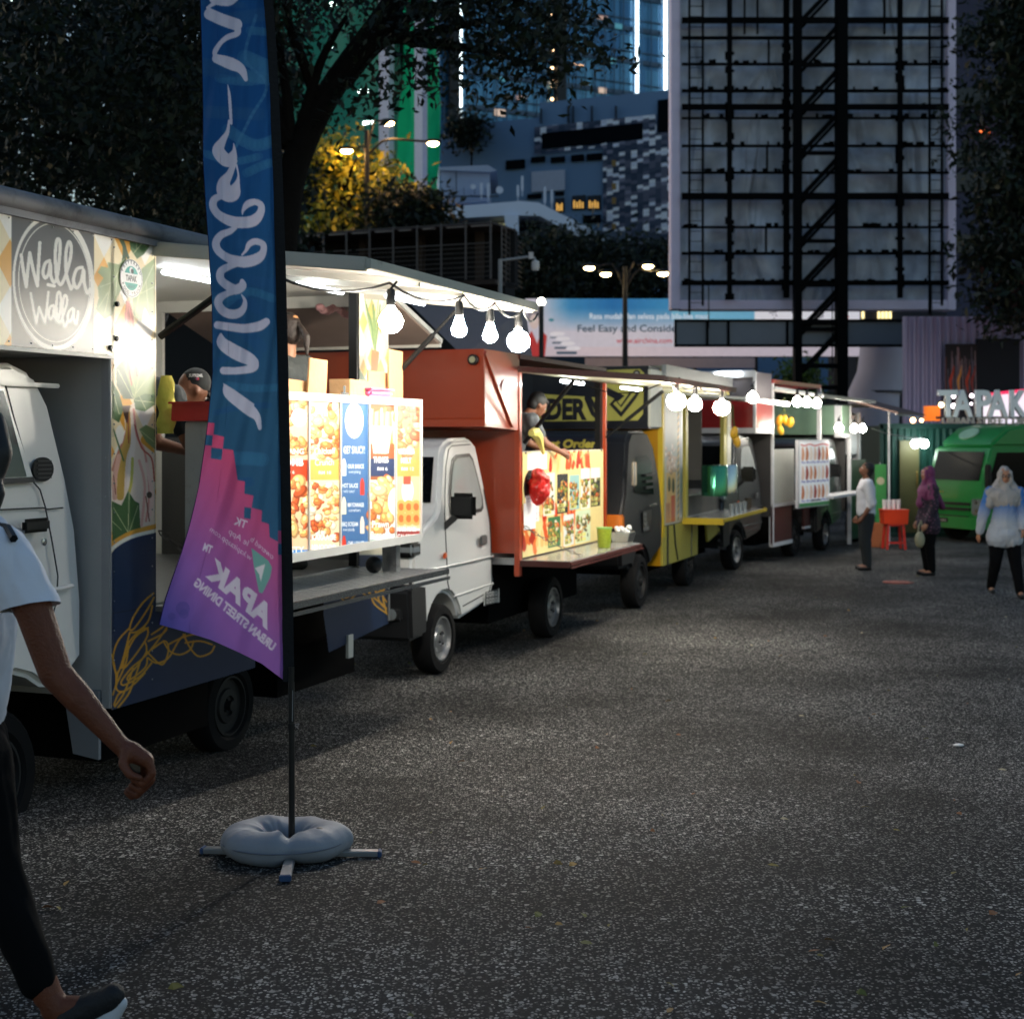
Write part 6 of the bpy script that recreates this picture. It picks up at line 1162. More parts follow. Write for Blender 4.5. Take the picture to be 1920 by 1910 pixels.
# ------------------------------------------------ fourth truck: red overcab, mangoes
T4 = Truck((3.95, 21.8), .52, 'food_truck', 'red and white framed food truck with hanging mangoes and silver cab')
redp = M('red_paint', (150, 26, 28), .3, coat=.4); wfr = M('white_frame', (205, 205, 208), .4)
L4 = 2.7
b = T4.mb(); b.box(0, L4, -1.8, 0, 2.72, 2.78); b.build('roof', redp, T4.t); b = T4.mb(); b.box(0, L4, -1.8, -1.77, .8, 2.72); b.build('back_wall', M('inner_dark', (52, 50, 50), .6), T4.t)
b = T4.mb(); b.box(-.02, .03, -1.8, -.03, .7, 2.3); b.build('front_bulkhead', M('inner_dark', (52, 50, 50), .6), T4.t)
b = T4.mb(); b.box(-.85, .0, -1.8, -.02, 1.98, 2.86); b.build('overcab_box', M('overcab_grey', (110, 104, 108), .5), T4.t)
b = T4.mb(); b.box(-.87, -.85, -1.8, -.02, 1.98, 2.45); b.build('overcab_front', redp, T4.t); b = T4.mb(); b.box(-.85, 0, -.02, 0, 1.98, 2.45); b.build('overcab_side', redp, T4.t)
b = T4.mb(); b.box(-.89, -.87, -1.8, 0, 1.96, 2.04); b.box(-.89, .0, 0, .015, 1.96, 2.04); b.box(-.89, -.87, -.5, -.42, 2.04, 2.86); b.box(-.9, -.86, -.02, .02, 1.96, 2.86); b.box(-.89, -.87, -1.8, 0, 2.78, 2.88); b.build('overcab_frame', wfr, T4.t)
strip(T4, -.91, -1.5, 2.83, -.91, -.9, 2.83, '', .025, 6); strip(T4, -.91, -.6, 2.83, -.91, -.2, 2.83, '', .025, 6)
for u_ in (0, L4-.05): b = T4.mb(); b.box(u_, u_+.06, -.06, 0, .25, 2.72); b.build('corner_post', wfr, T4.t)
b = T4.mb(); b.box(0, 1.0, -.04, -.005, .28, .85); b.build('skirt', M('maroon_panel', (70, 18, 20), .5), T4.t); b = T4.mb(); b.box(1.7, L4, -.04, -.005, .45, .85); b.build('skirt', M('maroon_panel', (70, 18, 20), .5), T4.t)
b = T4.mb(); b.box(0, 1.02, -.045, .004, .24, .30); b.box(1.7, L4, -.045, .004, .42, .46); b.box(.0, L4, -.05, .006, .84, .89); b.build('skirt_rail', wfr, T4.t)
b = T4.mb(); b.box(.08, 1.15, -.06, -.01, .9, 1.72); b.build('counter_panel', M('panel_pale', (166, 166, 158), .5, dirt=((120, 120, 110), 4, .6)), T4.t)
b = T4.mb(); b.box(1.3, 2.7, .0, .4, .92, .95); sh4 = b.build('fold_down_shelf', wfr, T4.t)
b = T4.mb(); b.prism([(0, 0, 2.6), (0, .75, 2.5), (0, .75, 2.53), (0, 0, 2.63)], (L4, 0, 0)); aw4 = b.build('awning', M('awning_white', (212, 210, 202), .5), T4.t)
b = T4.mb(); b.bar((-.9, .3, 2.62), (.0, .75, 2.52), .03, .04); b.bar((0, .76, 2.52), (L4+.6, .76, 2.5), .03, .05); b.build('awning_edge', alu, aw4)
strip(T4, .9, .1, 2.44, 1.9, .15, 2.42, '', .018, 14)
for k, (x, y, lb) in enumerate(((1495, 753, 'left bulb of the tight trio above the white menu board'), (1513, 754, 'middle bulb of the tight trio above the white menu board'), (1531, 756, 'right bulb of the tight trio above the white menu board'))):
    s_, z_ = T4.pl(.74).sz(x, y); bulb(T4, s_, .74, z_, lb, 55, .068)
cab(T4, -1.35, -.1, -1.6, M('cab_silver', (72, 74, 76), .3, .5), M('bumper_black', (26, 27, 30), .5), 1.02, True); wheel(T4, 1.35, -.05, .3, rimmat=M('rim_dark', (58, 58, 60), .5, .6))
b = T4.mb(); b.box(0, L4, -1.5, -.3, .25, .8); b.build('chassis', M('chassis_black', (16, 16, 17), .8), T4.t)
SB = thing('standing_menu_board', 'white upright menu board with three rows of drinks pictures and blue captions', 'menu board')
a0, a1 = P(1497, 0, 21.9), P(1553, 0, 23.0); pm_ = Plane((a0.x, a0.y), (a1.x, a1.y)); zt_, zb2 = pm_.sz(1520, 828)[1], pm_.sz(1520, 948)[1]
cv = Cv(0, 0, 60, 125, 110, 200, (238, 238, 240), 2); rg = np.random.default_rng(3)
cv.stroke([(3, 6), (10, 8), (20, 5), (30, 8), (45, 5), (57, 7)], 2, (210, 60, 50))
for r_ in range(3):
    for k in range(7): cv.stroke([(6+k*8, 12+r_*37, 3), (6+k*8+1, 24+r_*37, 6), (6+k*8, 34+r_*37, 5)], 5, [(215, 150, 110), (225, 190, 170), (190, 110, 60), (160, 60, 40), (235, 215, 200)][(k*2+r_) % 5])
    for k in range(16): cv.rect(4+k*3.4, 38+r_*37+(k % 3), 6.4+k*3.4, 41+r_*37+(k % 2), (70, 70, 170))
cv.rect(0, 118, 60, 125, (60, 130, 80)); cv.rect(22, 113, 42, 116, (40, 40, 50))
def fnb(fx, fy): p0, p1_ = pm_.p(0, 0, .02), pm_.p(pm_.L, 0, .02); return p0.x+(p1_.x-p0.x)*fx, p0.y+(p1_.y-p0.y)*fx, zt_+(zb2-zt_)*fy
sheet('menu_print', cv.get(), fnb, MP('menu3_print', .4, es=.06), SB, False); b = MB(); b.prism([pm_.p(-.02, zb2-.02, 0), pm_.p(pm_.L+.02, zb2-.02, 0), pm_.p(pm_.L+.02, zt_+.03, 0), pm_.p(-.02, zt_+.03, 0)], tuple(np.append(-pm_.n*.04, 0))); b.build('frame', wfr, SB)
b = MB(); b.prism([pm_.p(.05, .86, -.02), pm_.p(.1, .86, -.02), pm_.p(.1, zb2, -.02), pm_.p(.05, zb2, -.02)], tuple(np.append(-pm_.n*.03, 0))); b.prism([pm_.p(pm_.L-.1, .86, -.02), pm_.p(pm_.L-.05, .86, -.02), pm_.p(pm_.L-.05, zb2, -.02), pm_.p(pm_.L-.1, zb2, -.02)], tuple(np.append(-pm_.n*.03, 0))); b.build('stand', wfr, SB)

# ------------------------------------------------ fifth truck: dark green, at the end of the row
T5 = Truck((5.95, 25.3), .5, 'food_truck', 'dark green food truck at the far end of the row behind the man')
grn = M('dark_green_paint', (16, 66, 44), .4, coat=.3); L5 = 1.5
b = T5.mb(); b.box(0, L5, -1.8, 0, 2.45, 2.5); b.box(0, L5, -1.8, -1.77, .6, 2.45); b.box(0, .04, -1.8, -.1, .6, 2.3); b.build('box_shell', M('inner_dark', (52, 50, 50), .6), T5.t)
b = T5.mb(); b.box(0, .06, -.06, 0, .02, 2.45); b.build('corner_post', wfr, T5.t); b = T5.mb(); b.box(.06, 1.2, -.05, -.01, .1, 1.5); b.build('side_panel', grn, T5.t)
b = T5.mb(); b.box(.5, .9, -.3, -.1, 1.6, 2.3); b.box(1.05, 1.2, -.3, -.1, 1.0, 2.35); b.build('inner_cabinet', wfr, T5.t)
b = T5.mb(); b.box(-.65, 0, -1.8, -.02, 1.95, 2.45); b.build('overcab_box', M('pale_green', (110, 140, 118), .5), T5.t); b = T5.mb(); b.box(-.67, -.65, -.12, 0, 1.9, 2.45); b.box(-.67, 0, 0, .01, 1.9, 1.96); b.build('overcab_frame', wfr, T5.t)
b = T5.mb(); b.prism([(-.4, 0, 2.55), (-.4, .9, 2.3), (-.4, .9, 2.33), (-.4, 0, 2.58)], (2.4, 0, 0)); b.build('awning', M('awning_brown', (110, 84, 74), .6), T5.t)
b = T5.mb(); b.tube([(-.3, .85, 2.3), (1.9, .9, 2.25)], .015, 6); b.tube([(.55, .55, 0), (.55, .55, 2.4)], .02, 6); b.build('awning_pole', wfr, T5.t)
for k, (x, y, lb) in enumerate(((1573, 802, 'left bulb under the last awning, before the dark green truck'), (1602, 803, 'middle bulb under the last awning, over the man in white'), (1617, 803, 'right bulb under the last awning, next to its pole'))):
    s_, z_ = T5.pl(.35).sz(x, y); bulb(T5, s_, .35, z_, lb, 55, .068)
cab(T5, -1.3, -.1, -1.6, M('cab_darkgrey', (44, 46, 50), .3, coat=.4), M('bumper_black', (26, 27, 30), .5), 1.0, False)
b = T5.mb(); b.box(-2.6, -.1, .0, .35, .93, .97); b.build('fold_down_shelf', wfr, T5.t)
wheel(T5, 1.0, -.1, .3)
# ------------------------------------------------ the tall banner
FY = 5.8; base = Vector(((547-CX)*FY/F, FY, ground_z(0, FY)))
FG = thing('feather_banner', 'tall blue and pink feather banner with white script on a black pole', 'banner', base)
def loc(o, t): o.data.transform(Matrix.Translation(-Vector(t.location))); o.parent = t; return o
Ly = [(-260, 372), (0, 375), (100, 378), (200, 380), (300, 380), (384, 385), (467, 391), (572, 397), (698, 398), (743, 394), (791, 389), (837, 383), (910, 372), (946, 364), (990, 353), (1036, 339), (1078, 324), (1122, 309), (1170, 297), (1280, 292)]
Ry = [(-260, 470), (0, 494), (60, 500), (150, 505), (300, 511), (500, 517), (700, 522), (900, 526), (1050, 528), (1280, 531)]
Oy = [(-260, 490), (0, 512), (100, 519), (300, 529), (500, 536), (700, 541), (950, 546), (1075, 549), (1280, 552)]
itp = lambda T, y: np.interp(y, [a for a, _ in T], [b_ for _, b_ in T])
def flag():
    x0, y0, x1, y1 = 285, -260, 545, 1285; W_, H_ = 260, 1545; cv = Cv(x0, y0, x1, y1, W_, H_, (30, 84, 142), 2); rg = np.random.default_rng(8)
    h, w_ = cv.a.shape[:2]; Y = np.linspace(y0, y1, h)[:, None]; t = np.clip((Y-250)/500, 0, 1)[..., None]; cv.a[:] = np.array((28, 82, 142.))*(1-t)+np.array((52, 98, 134.))*t
    for k in range(26):        # brushed watery swashes of the print
        x, y = rg.uniform(370, 520), rg.uniform(-50, 900); c = (64, 122, 164) if k % 2 else (44, 92, 142)
        cv.stroke([(x-50, y+rg.uniform(-20, 20)), (x, y+rg.uniform(-25, 25)), (x+50, y+rg.uniform(-20, 20))], rg.uniform(10, 30), c, al=.35)
    cv.stroke([(480, 30), (460, 110), (500, 160), (470, 220), (440, 280)], 6, (72, 128, 172), al=.5)
    X = np.linspace(x0, x1, w_)[None]; Yb = Y+0*X; Xb = X+0*Y
    s5 = lambda p: (280+p[0]/4.775, 680+p[1]/4.775); pink = [s5(p) for p in ((490, 530), (585, 540), (575, 640), (670, 662), (658, 768), (752, 780), (790, 1050), (855, 1060), (850, 1170), (932, 1188), (915, 1295), (1008, 1320), (1003, 1420), (1068, 1440), (1076, 1560), (1150, 1600), (1150, 1502), (1260, 1510), (1260, 3200), (-50, 3200), (-50, 1600), (300, 1000))]
    m = Cv(x0, y0, x1, y1, W_, H_, (0, 0, 0), 2); m.poly(pink, (1, 1, 1))
    for q in (((480, 640), (568, 650), (560, 742), (480, 735)), ((556, 758), (655, 770), (645, 868), (552, 855)), ((850, 1290), (912, 1298), (905, 1398), (846, 1388)), ((1150, 1615), (1260, 1625), (1260, 1730), (1150, 1715))): m.poly([s5(p) for p in q], (0, 0, 0))
    k = m.a[..., :1]; d = (Xb-300)/230-(Yb-800)/420*1.0; a = np.clip((Yb-860)/300+(500-Xb)/260*.9-.15, 0, 1)[..., None]; c2 = np.clip((Yb-1000)/240+(380-Xb)/140-.4, 0, 1)[..., None]
    g = np.array((222, 88, 128.))*(1-a)+np.array((152, 104, 184.))*a; g = g*(1-c2)+np.array((72, 82, 168.))*c2; cv.a = cv.a*(1-k)+g*k
    ink = (206, 206, 226); C1 = lambda pts: [(x/3.84, y/3.84, wd/3.84*1.1) for x, y, wd in pts]; C4 = lambda pts: [(280+x/4.775, 300+y/4.775, wd/4.775*1.12) for x, y, wd in pts]; C5 = lambda pts: [(280+x/4.775, 680+y/4.775, wd/4.775) for x, y, wd in pts]
    for pts in (C1([(1790, -250, 60), (1700, -280, 80), (1560, -330, 70)]), C1([(1560, -330, 50), (1620, -230, 50), (1740, -170, 70), (1740, -120, 60)]), C1([(1740, -120, 30), (1620, -70, 30), (1540, -30, 40), (1545, 0, 60), (1640, 20, 50), (1690, -10, 50)]),
                C1([(1690, -10, 40), (1560, 20, 30), (1495, 60, 20)]), C1([(1510, 105, 75), (1600, 145, 78), (1700, 180, 80)]), C1([(1700, 180, 50), (1710, 240, 40), (1640, 270, 36), (1590, 310, 30), (1550, 370, 34), (1545, 410, 20)]),
                C1([(1560, 425, 60), (1660, 460, 80), (1735, 500, 60), (1770, 575, 26)]), C1([(1640, 612, 4), (1652, 700, 20), (1665, 890, 18)]),
                C1([(1648, 868, 12), (1638, 950, 26), (1600, 1020, 50), (1572, 1085, 80), (1620, 1150, 85), (1660, 1150, 80), (1685, 1090, 30), (1682, 1035, 6)]),
                C1([(1690, 1160, 34), (1655, 1250, 46), (1612, 1320, 80), (1620, 1380, 105), (1670, 1395, 105), (1700, 1340, 50), (1716, 1270, 14), (1702, 1190, 14)]), C1([(1612, 1320, 80), (1590, 1340, 40)]),
                C4([(650, 320, 50), (582, 355, 60), (572, 420, 62), (620, 490, 66), (720, 545, 84), (820, 562, 90), (930, 545, 90), (990, 480, 66), (1000, 410, 52), (950, 378, 50), (882, 395, 56), (840, 450, 26), (832, 490, 8)]),
                C4([(780, 600, 30), (720, 640, 50), (640, 675, 60), (597, 740, 62), (615, 810, 62), (690, 870, 66), (780, 905, 84), (870, 912, 90), (970, 880, 84), (1018, 820, 56), (1015, 755, 50), (950, 730, 52), (895, 755, 46), (865, 810, 26), (830, 850, 16)]),
                C4([(800, 930, 36), (710, 955, 56), (640, 1000, 62), (640, 1070, 64), (700, 1125, 70), (770, 1160, 80), (830, 1130, 70), (830, 1085, 36)]), C4([(800, 1160, 60), (700, 1195, 50), (630, 1240, 66), (622, 1300, 66), (680, 1365, 72), (770, 1380, 74), (835, 1340, 56), (855, 1265, 32), (825, 1205, 10)]),
                C4([(612, 1478, 62), (720, 1494, 66), (850, 1508, 70), (980, 1488, 76), (1045, 1448, 60)]), C4([(640, 1560, 20), (655, 1640, 90), (760, 1715, 112), (890, 1780, 100), (945, 1815, 60)]), C4([(665, 1885, 60), (800, 1885, 58), (930, 1858, 66), (950, 1800, 46)]),
                C5([(672, 195, 12), (705, 270, 84), (800, 350, 100), (900, 425, 104), (965, 490, 64), (988, 585, 34)])): cv.stroke(pts, 0, ink)
    cv.poly([s5((660, 180)), s5((760, 240)), s5((940, 370)), s5((930, 400)), s5((680, 310))], ink)
    # mirrored lower print (seen from the back of the cloth)
    c3 = lambda x, y: (x/3.183, 1000+y/3.183); n_ = lambda v: (v[0]/math.hypot(*v), v[1]/math.hypot(*v)); ax = n_((-475, -400)); up = n_((.5, -.86)); wh = (222, 214, 232)
    x, y = c3(1625, 700); cv.text('URBAN STREET DINING', x, y, 22, wh, ax, up, bold=.045, fit=193)
    x, y = c3(1588, 560); cv.text('APAK', x, y, 53, wh, n_((-380, -330)), (.34, -.94), bold=.05, fit=150)
    x, y = c3(1258, 118); cv.text('TM', x, y, 20, wh, n_((-60, -26)), (.3, -.95), bold=.045, fit=17)
    x, y = s5((905, 1770)); cv.text('w.kapitaapp.com', x, y, 14, wh, n_((-370, -270)), (.4, -.92), fit=95)
    x, y = s5((880, 1640)); cv.text('le App', x, y, 15, wh, n_((-180, -120)), (.4, -.92), fit=44); x, y = s5((1100, 1760)); cv.text('owered b', x, y, 14, wh, n_((-200, -170)), (.5, -.86), fit=55); x, y = s5((860, 1480)); cv.text('TK', x, y, 20, wh, n_((-110, -40)), (.3, -.95), bold=.03, fit=24)
    cv.poly([c3(*p) for p in ((1500, 85), (1600, 160), (1622, 200), (1612, 260), (1565, 355), (1545, 350), (1515, 200))], (120, 176, 170)); cv.poly([c3(*p) for p in ((1520, 205), (1582, 180), (1555, 290), (1545, 240))], (226, 226, 232))
    for (x, y, r_) in ((343, 1140, 13), (345, 1150, 9), (322, 1155, 7)): cv.ell(x, y, r_, r_, (84, 78, 150), al=.5)
    img = cv.get(); NW, NH = 150, 900
    fx, fy = np.meshgrid(np.linspace(0, 1, NW), np.linspace(0, 1, NH)); B = np.interp(fx, [0, .2, .42, .65, .83, 1], [1170, 1183, 1199, 1223, 1244, 1274]); py = -260+(B+260)*fy
    Lx = itp(Ly, np.minimum(py, 1170)); Rx = itp(Ry, py); px = Lx+(Rx-Lx)*fx
    ix = np.clip((px-x0)/(x1-x0)*(W_-1), 0, W_-1.01); iy = np.clip((py-y0)/(y1-y0)*(H_-1), 0, H_-1.01); a, b_ = ix.astype(int), iy.astype(int); u, v = (ix-a)[..., None], (iy-b_)[..., None]
    im = (img[b_, a]*(1-u)+img[b_, a+1]*u)*(1-v)+(img[b_+1, a]*(1-u)+img[b_+1, a+1]*u)*v
    edge = (fx < .012)[..., None]; im = np.where(edge, (24, 22, 60), im)
    lo = np.clip((py-650)/500, 0, 1)
    wav = .010*np.sin(fx*7+py*.010)*(1-fx*.4)+.007*np.sin(fx*17+py*.006)+.020*lo*np.sin(fx*9-py*.012+1)*(1-fx)+.004*np.sin(fx*30+py*.035)+.006*np.sin(py*.045+fx*5)*(fx < .25)
    Yc = FY+wav-.02*(1-fx); 
    def fn(a_, b2): return (px-CX)*Yc/F, Yc, CH-(py-HY)*Yc/F
    return sheet('cloth', im, fn, MP('flag_cloth', .75, trans=.3, spec=.2), None, True)
loc(flag(), FG)
ys_ = np.linspace(-260, 1278, 40)
b = MB(); b.add([P(itp(Ry, y)-.5, y, FY-.004) for y in ys_]+[P(itp(Oy, y), y, FY-.004) for y in ys_]+[P(itp(Ry, y)-.5, y, FY+.02) for y in ys_]+[P(itp(Oy, y), y, FY+.02) for y in ys_],
    [(i, i+1, 41+i-0, 40+i) for i in range(39)]+[(80+i, 120+i, 121+i, 81+i) for i in range(39)]+[(i, 80+i, 81+i, i+1) for i in range(39)]+[(40+i, 41+i, 121+i, 120+i) for i in range(39)]); loc(b.build('sleeve', M('sleeve_black', (12, 13, 16), .85, bump=.3, bscale=60), None, smooth=True), FG)
b = MB(); b.tube([P(546, 1250, FY), P(547, 1400, FY), base+Vector((0, 0, .08))], [.0125, .0125, .0135], 12); b.tube([P(547, 1362, FY)+Vector((0, 0, -.01)), P(547, 1355, FY)], .016, 12); loc(b.build('pole', M('pole_black', (14, 15, 17), .4), None, smooth=True), FG)
b = MB(); b.tube([P(547, 1268, FY), P(549, 1300, FY-.012), P(548, 1352, FY-.012)], .0012, 5); b.tube([P(553, 1358, FY-.01), P(561, 1356, FY-.014), P(558, 1364, FY-.014), P(553, 1360, FY-.01)], .0022, 5); loc(b.build('cord', M('cord_grey', (150, 150, 150), .6), None), FG)
for k, (tx, ty) in enumerate(((383, 1600), (710, 1606), (535, 1653), (575, 1556))):
    q = on_ground(tx, ty); d = (q-base); d.z = 0; d = d.normalized(); c = base+Vector((0, 0, .022)); q = Vector((q.x, q.y, ground_z(q.x, q.y)+.016))
    b = MB(); b.bar(c, q, .042, .022); l = b.build('leg', M('alu_leg', (172, 176, 182), .3, .8), None, bevel=.004, smooth=True); loc(l, FG)
    b = MB(); b.bar(q-d*.004, q+d*.012, .046, .026); cp = b.build('end_cap', M('cap_blue', (40, 70, 110), .5), None, bevel=.004); cp.data.transform(Matrix.Translation(-Vector(FG.location))); cp.parent = l
# weight bag
BG = thing('weight_bag', 'grey ring shaped water weight bag lying on the banner foot', 'weight bag', base)
from mathutils import noise as mnoise
def bag():
    n, m = 72, 28; vs = []; rg = random.Random(3); cx, cy = (531-547)/465, .02
    for i in range(n):
        a = 2*math.pi*i/n; fr = abs(((a+math.pi/2-.25) % (2*math.pi))-math.pi)   # cleft near the front
        dent = math.exp(-((math.pi-fr)/.16)**2); R = .152+.012*math.cos(2*a); r = .082*(1-.35*dent)*(1+.05*math.sin(3*a+1)+.04*math.sin(7*a))
        for j in range(m):
            t = 2*math.pi*j/m; inn = max(0, -math.cos(t)); wv = mnoise.noise(Vector((a*5.5, math.cos(t)*.8, math.sin(t)*.8)))*.07+mnoise.noise(Vector((a*14, math.cos(t)*.7, 3)))*.07*(.25+inn); wr = wv+ 1+.05*math.sin(11*a+3*t)*max(0, -math.cos(t))+.035*math.sin(23*a+t)*max(0, -math.cos(t))+.03*math.sin(5*a+2*t)+.12*math.exp(-((a-.1)/.12)**2)*max(0, math.cos(t))-.06*math.exp(-((a-3.6)/.08)**2); rr = R+r*wr*math.cos(t)*1.02; z = max(.004, .062+r*wr*.82*math.sin(t)*(1 if math.sin(t) > 0 else .95))
            vs.append((cx+rr*math.cos(a)*1.06, cy+rr*math.sin(a)*.92, z))
    b = MB(); b.add(vs, [(i*m+j, ((i+1) % n)*m+j, ((i+1) % n)*m+(j+1) % m, i*m+(j+1) % m) for i in range(n) for j in range(m)]); o = b.build('bag_skin', M('bag_grey', (132, 136, 144), .6, var=.1, bump=.5, bscale=7, spec=.3), BG, smooth='full', sub=1)
    b = MB(); t = [(cx+(.152+.085*math.cos(x))*1.06*math.cos(a_), cy+(.152+.085*math.cos(x))*.92*math.sin(a_), .07+.083*math.sin(x)) for x in (0,) for a_ in np.linspace(0, 6.28, 60)]; b.tube(t, .003, 5, False); b.build('seam', M('bag_seam', (96, 102, 114), .7), BG)
    b = MB(); b.lathe([(.016, 0), (.016, .01), (.01, .014)], (cx+.15, cy-.06, .118), 'z', 14); b.build('filler_cap', M('cap_dark', (40, 44, 52), .5), BG, smooth=True)
bag()
# ------------------------------------------------ people
def V3(*a): return Vector(a)
def person(label, loc_, rz, H, skin, hair, top, trouser, shoe, pose=None, hijab=None, long_sleeve=False, long_top=False, extra=None, group=None, build=1.0, vox=.011, face=True, headpitch=0, glasses=False):
    """local frame: faces +x, left hand +y. pose overrides joints (fractions of height)"""
    J = dict(pel=(0, 0, .52), belly=(.005, 0, .62), chest=(0, 0, .735), neck=(0, 0, .835), head=(.012, 0, .925),
             shL=(0, .105, .80), shR=(0, -.105, .80), elL=(-.01, .135, .62), elR=(-.01, -.135, .62), wrL=(.03, .13, .475), wrR=(.03, -.13, .475),
             hpL=(0, .052, .50), hpR=(0, -.052, .50), knL=(.012, .056, .28), knR=(.012, -.056, .28), anL=(-.01, .06, .045), anR=(-.01, -.06, .045))
    J.update(pose or {}); J = {k: Vector(v)*H for k, v in J.items()}; b = build
    t = thing('person', label, 'person', loc_, rz, group); R = lambda r: r*H
    def toe(a, k): return J[a]+Vector((R(.085), 0, -R(.024)))
    hd = J['head']; up = (hd-J['neck']).normalized(); pr = Matrix.Rotation(headpitch, 3, 'Y'); hf = lambda x, y, z: hd+pr @ Vector((R(x), R(y), R(z)))
    parts = [(J['pel'], R(.072)*b, J['belly'], R(.066)*b), (J['belly'], R(.066)*b, J['chest'], R(.072)*b), ((J['chest']+J['shL'])/2, R(.056), (J['chest']+J['shR'])/2, R(.056)), (J['shL'], R(.036), J['shR'], R(.036)), (J['chest'], R(.05), J['neck'], R(.03)), (J['neck'], R(.031), hf(-.008, 0, -.03), R(.032)),
             ('e', hf(-.004, 0, .01), (R(.055), R(.045), R(.062))), ('e', hf(.016, 0, -.022), (R(.036), R(.033), R(.04))), (hf(.045, 0, .005), R(.006), hf(.056, 0, -.012), R(.009)), (hf(.046, 0, -.034), R(.008), hf(.044, 0, -.04), R(.008)),
             ('e', hf(.042, 0, -.03), (R(.009), R(.016), R(.006))), ('e', hf(-.004, .046, -.004), (R(.01), R(.006), R(.016))), ('e', hf(-.004, -.046, -.004), (R(.01), R(.006), R(.016)))]
    for s in 'LR':
        parts += [(J['sh'+s], R(.034)*b, J['el'+s], R(.026)*b), (J['el'+s], R(.026)*b, J['wr'+s], R(.017)), (J['hp'+s], R(.055)*b, J['kn'+s], R(.036)), (J['kn'+s], R(.036), J['an'+s], R(.022)), (J['an'+s]-V3(0, 0, R(.01)), R(.022), toe('an'+s, 'kn'+s), R(.016))]
        w_ = J['wr'+s]; d = (w_-J['el'+s]).normalized(); sd = 1 if s == 'L' else -1; side = V3(1, 0, 0) if abs(d.x) < .8 else V3(0, 0, 1); f0 = w_+d*R(.045)
        parts += [(w_, R(.015), f0, R(.018))]
        for k in range(4):
            o = side*R(.0105)*(1.5-k); L_ = R((.036, .041, .038, .03)[k]); mid = f0+o+d*L_*.55+V3(0, -sd, 0)*R(.003); parts += [(f0+o*.9, R(.0068), mid, R(.0062)), (mid, R(.0062), mid+d*L_*.4+V3(0, -sd, 0)*R(.012), R(.005))]
        parts += [(w_+d*R(.014)+side*R(.014), R(.0085), w_+d*R(.04)+side*R(.03)-V3(0, sd, 0)*R(.006), R(.007)), (w_+d*R(.04)+side*R(.03)-V3(0, sd, 0)*R(.006), R(.007), w_+d*R(.062)+side*R(.027)-V3(0, sd, 0)*R(.012), R(.006))]
    blob('body', parts, skin, t, vox*.75, 3)
    g = R(.010)
    tp = [(J['pel']+V3(0, 0, R(.02)), R(.074)*b+g, J['belly'], R(.07)*b+g), (J['belly'], R(.068)*b+g, J['chest'], R(.074)*b+g), ((J['chest']+J['shL'])/2, R(.058)+g, (J['chest']+J['shR'])/2, R(.058)+g), (J['shL'], R(.036)+g*.8, J['shR'], R(.036)+g*.8)]
    for sg in (-1, 1): tp += [(J['belly']+V3(0, sg*R(.022), 0), R(.06)*b+g, J['pel']+V3(0, sg*R(.036), R(.0)), R(.062)*b+g)]
    if long_top:
        for sg in (-1, 1): tp += [(J['pel']+V3(0, sg*R(.036), 0), R(.070)*b+g, J['pel']+V3(0, sg*R(.048), -R(.07)), R(.076)*b+g)]
    if long_top: tp += [('e', J['pel']+V3(0, 0, -R(.045)), (R(.105), R(.12), R(.085)))]
    if long_top: tp += [(J['pel']+V3(0, -R(.04), -R(.05)), R(.07)*b+g, J['pel']+V3(0, R(.04), -R(.05)), R(.07)*b+g)]
    for s in 'LR':
        e = J['el'+s] if long_sleeve else J['sh'+s].lerp(J['el'+s], .62); tp += [(J['sh'+s], R(.036)*b+g, e, R(.028)*b+g*1.1)]
        if long_sleeve: tp += [(J['el'+s], R(.028)*b+g, J['el'+s].lerp(J['wr'+s], .93 if long_sleeve is True else long_sleeve), R(.021)+g)]
    blob('shirt', tp, top, t, vox*.85, 2, fold=(.007, 13))
    tr = [(J['pel'], R(.074)*b+g*.5, J['pel']+V3(0, 0, R(.03)), R(.07)*b+g*.5)]
    for s in 'LR': tr += [(J['hp'+s], R(.057)*b+g, J['kn'+s], R(.038)+g*1.1), (J['kn'+s], R(.038)+g*1.1, J['an'+s]+V3(0, 0, R(.006)), R(.026)+g*.8)]
    blob('trousers', tr, trouser, t, vox, 2, fold=(.003, 14))
    for s in 'LR': blob('shoe', [(J['an'+s]-V3(R(.012), 0, R(.022)), R(.024), toe('an'+s, 'kn'+s)-V3(0, 0, R(.003)), R(.019)), (J['an'+s], R(.022), J['an'+s]-V3(0, 0, R(.015)), R(.026))], shoe, t, vox*.7, 2)
    if hair: blob('hair', [('e', hf(-.016, 0, .022), (R(.056), R(.052), R(.057))), ('e', hf(-.03, 0, -.012), (R(.036), R(.046), R(.046)))]+[(hf(.018, y, .045), R(.013), hf(.034, y, .042), R(.01)) for y in (-.024, 0, .024)], hair, t, vox*.8, 2)
    if hijab:
        hp = [(hf(.022, 0, .046), R(.02), hf(-.03, 0, .04), R(.042)), ('e', hf(-.018, 0, .008), (R(.056), R(.056), R(.066)))]
        for sg in (-1, 1): hp += [(hf(.026, sg*.034, .032), R(.016), hf(.022, sg*.04, -.03), R(.017)), (hf(.022, sg*.04, -.03), R(.018), hf(.02, sg*.012, -.064), R(.026)), (hf(-.02, sg*.03, -.04), R(.035), J['sh'+('L' if sg > 0 else 'R')]+V3(R(-.01), -sg*R(.03), R(.005)), R(.046)), (J['sh'+('L' if sg > 0 else 'R')], R(.05), J['sh'+('L' if sg > 0 else 'R')]+V3(R(.01), sg*R(.01), -R(.085)), R(.045))]
        hp += [(hf(.015, 0, -.07), R(.036), J['chest']+V3(R(.035), 0, R(.02)), R(.062)), (hf(-.04, 0, -.06), R(.04), J['chest']+V3(-R(.03), 0, R(.02)), R(.062))]
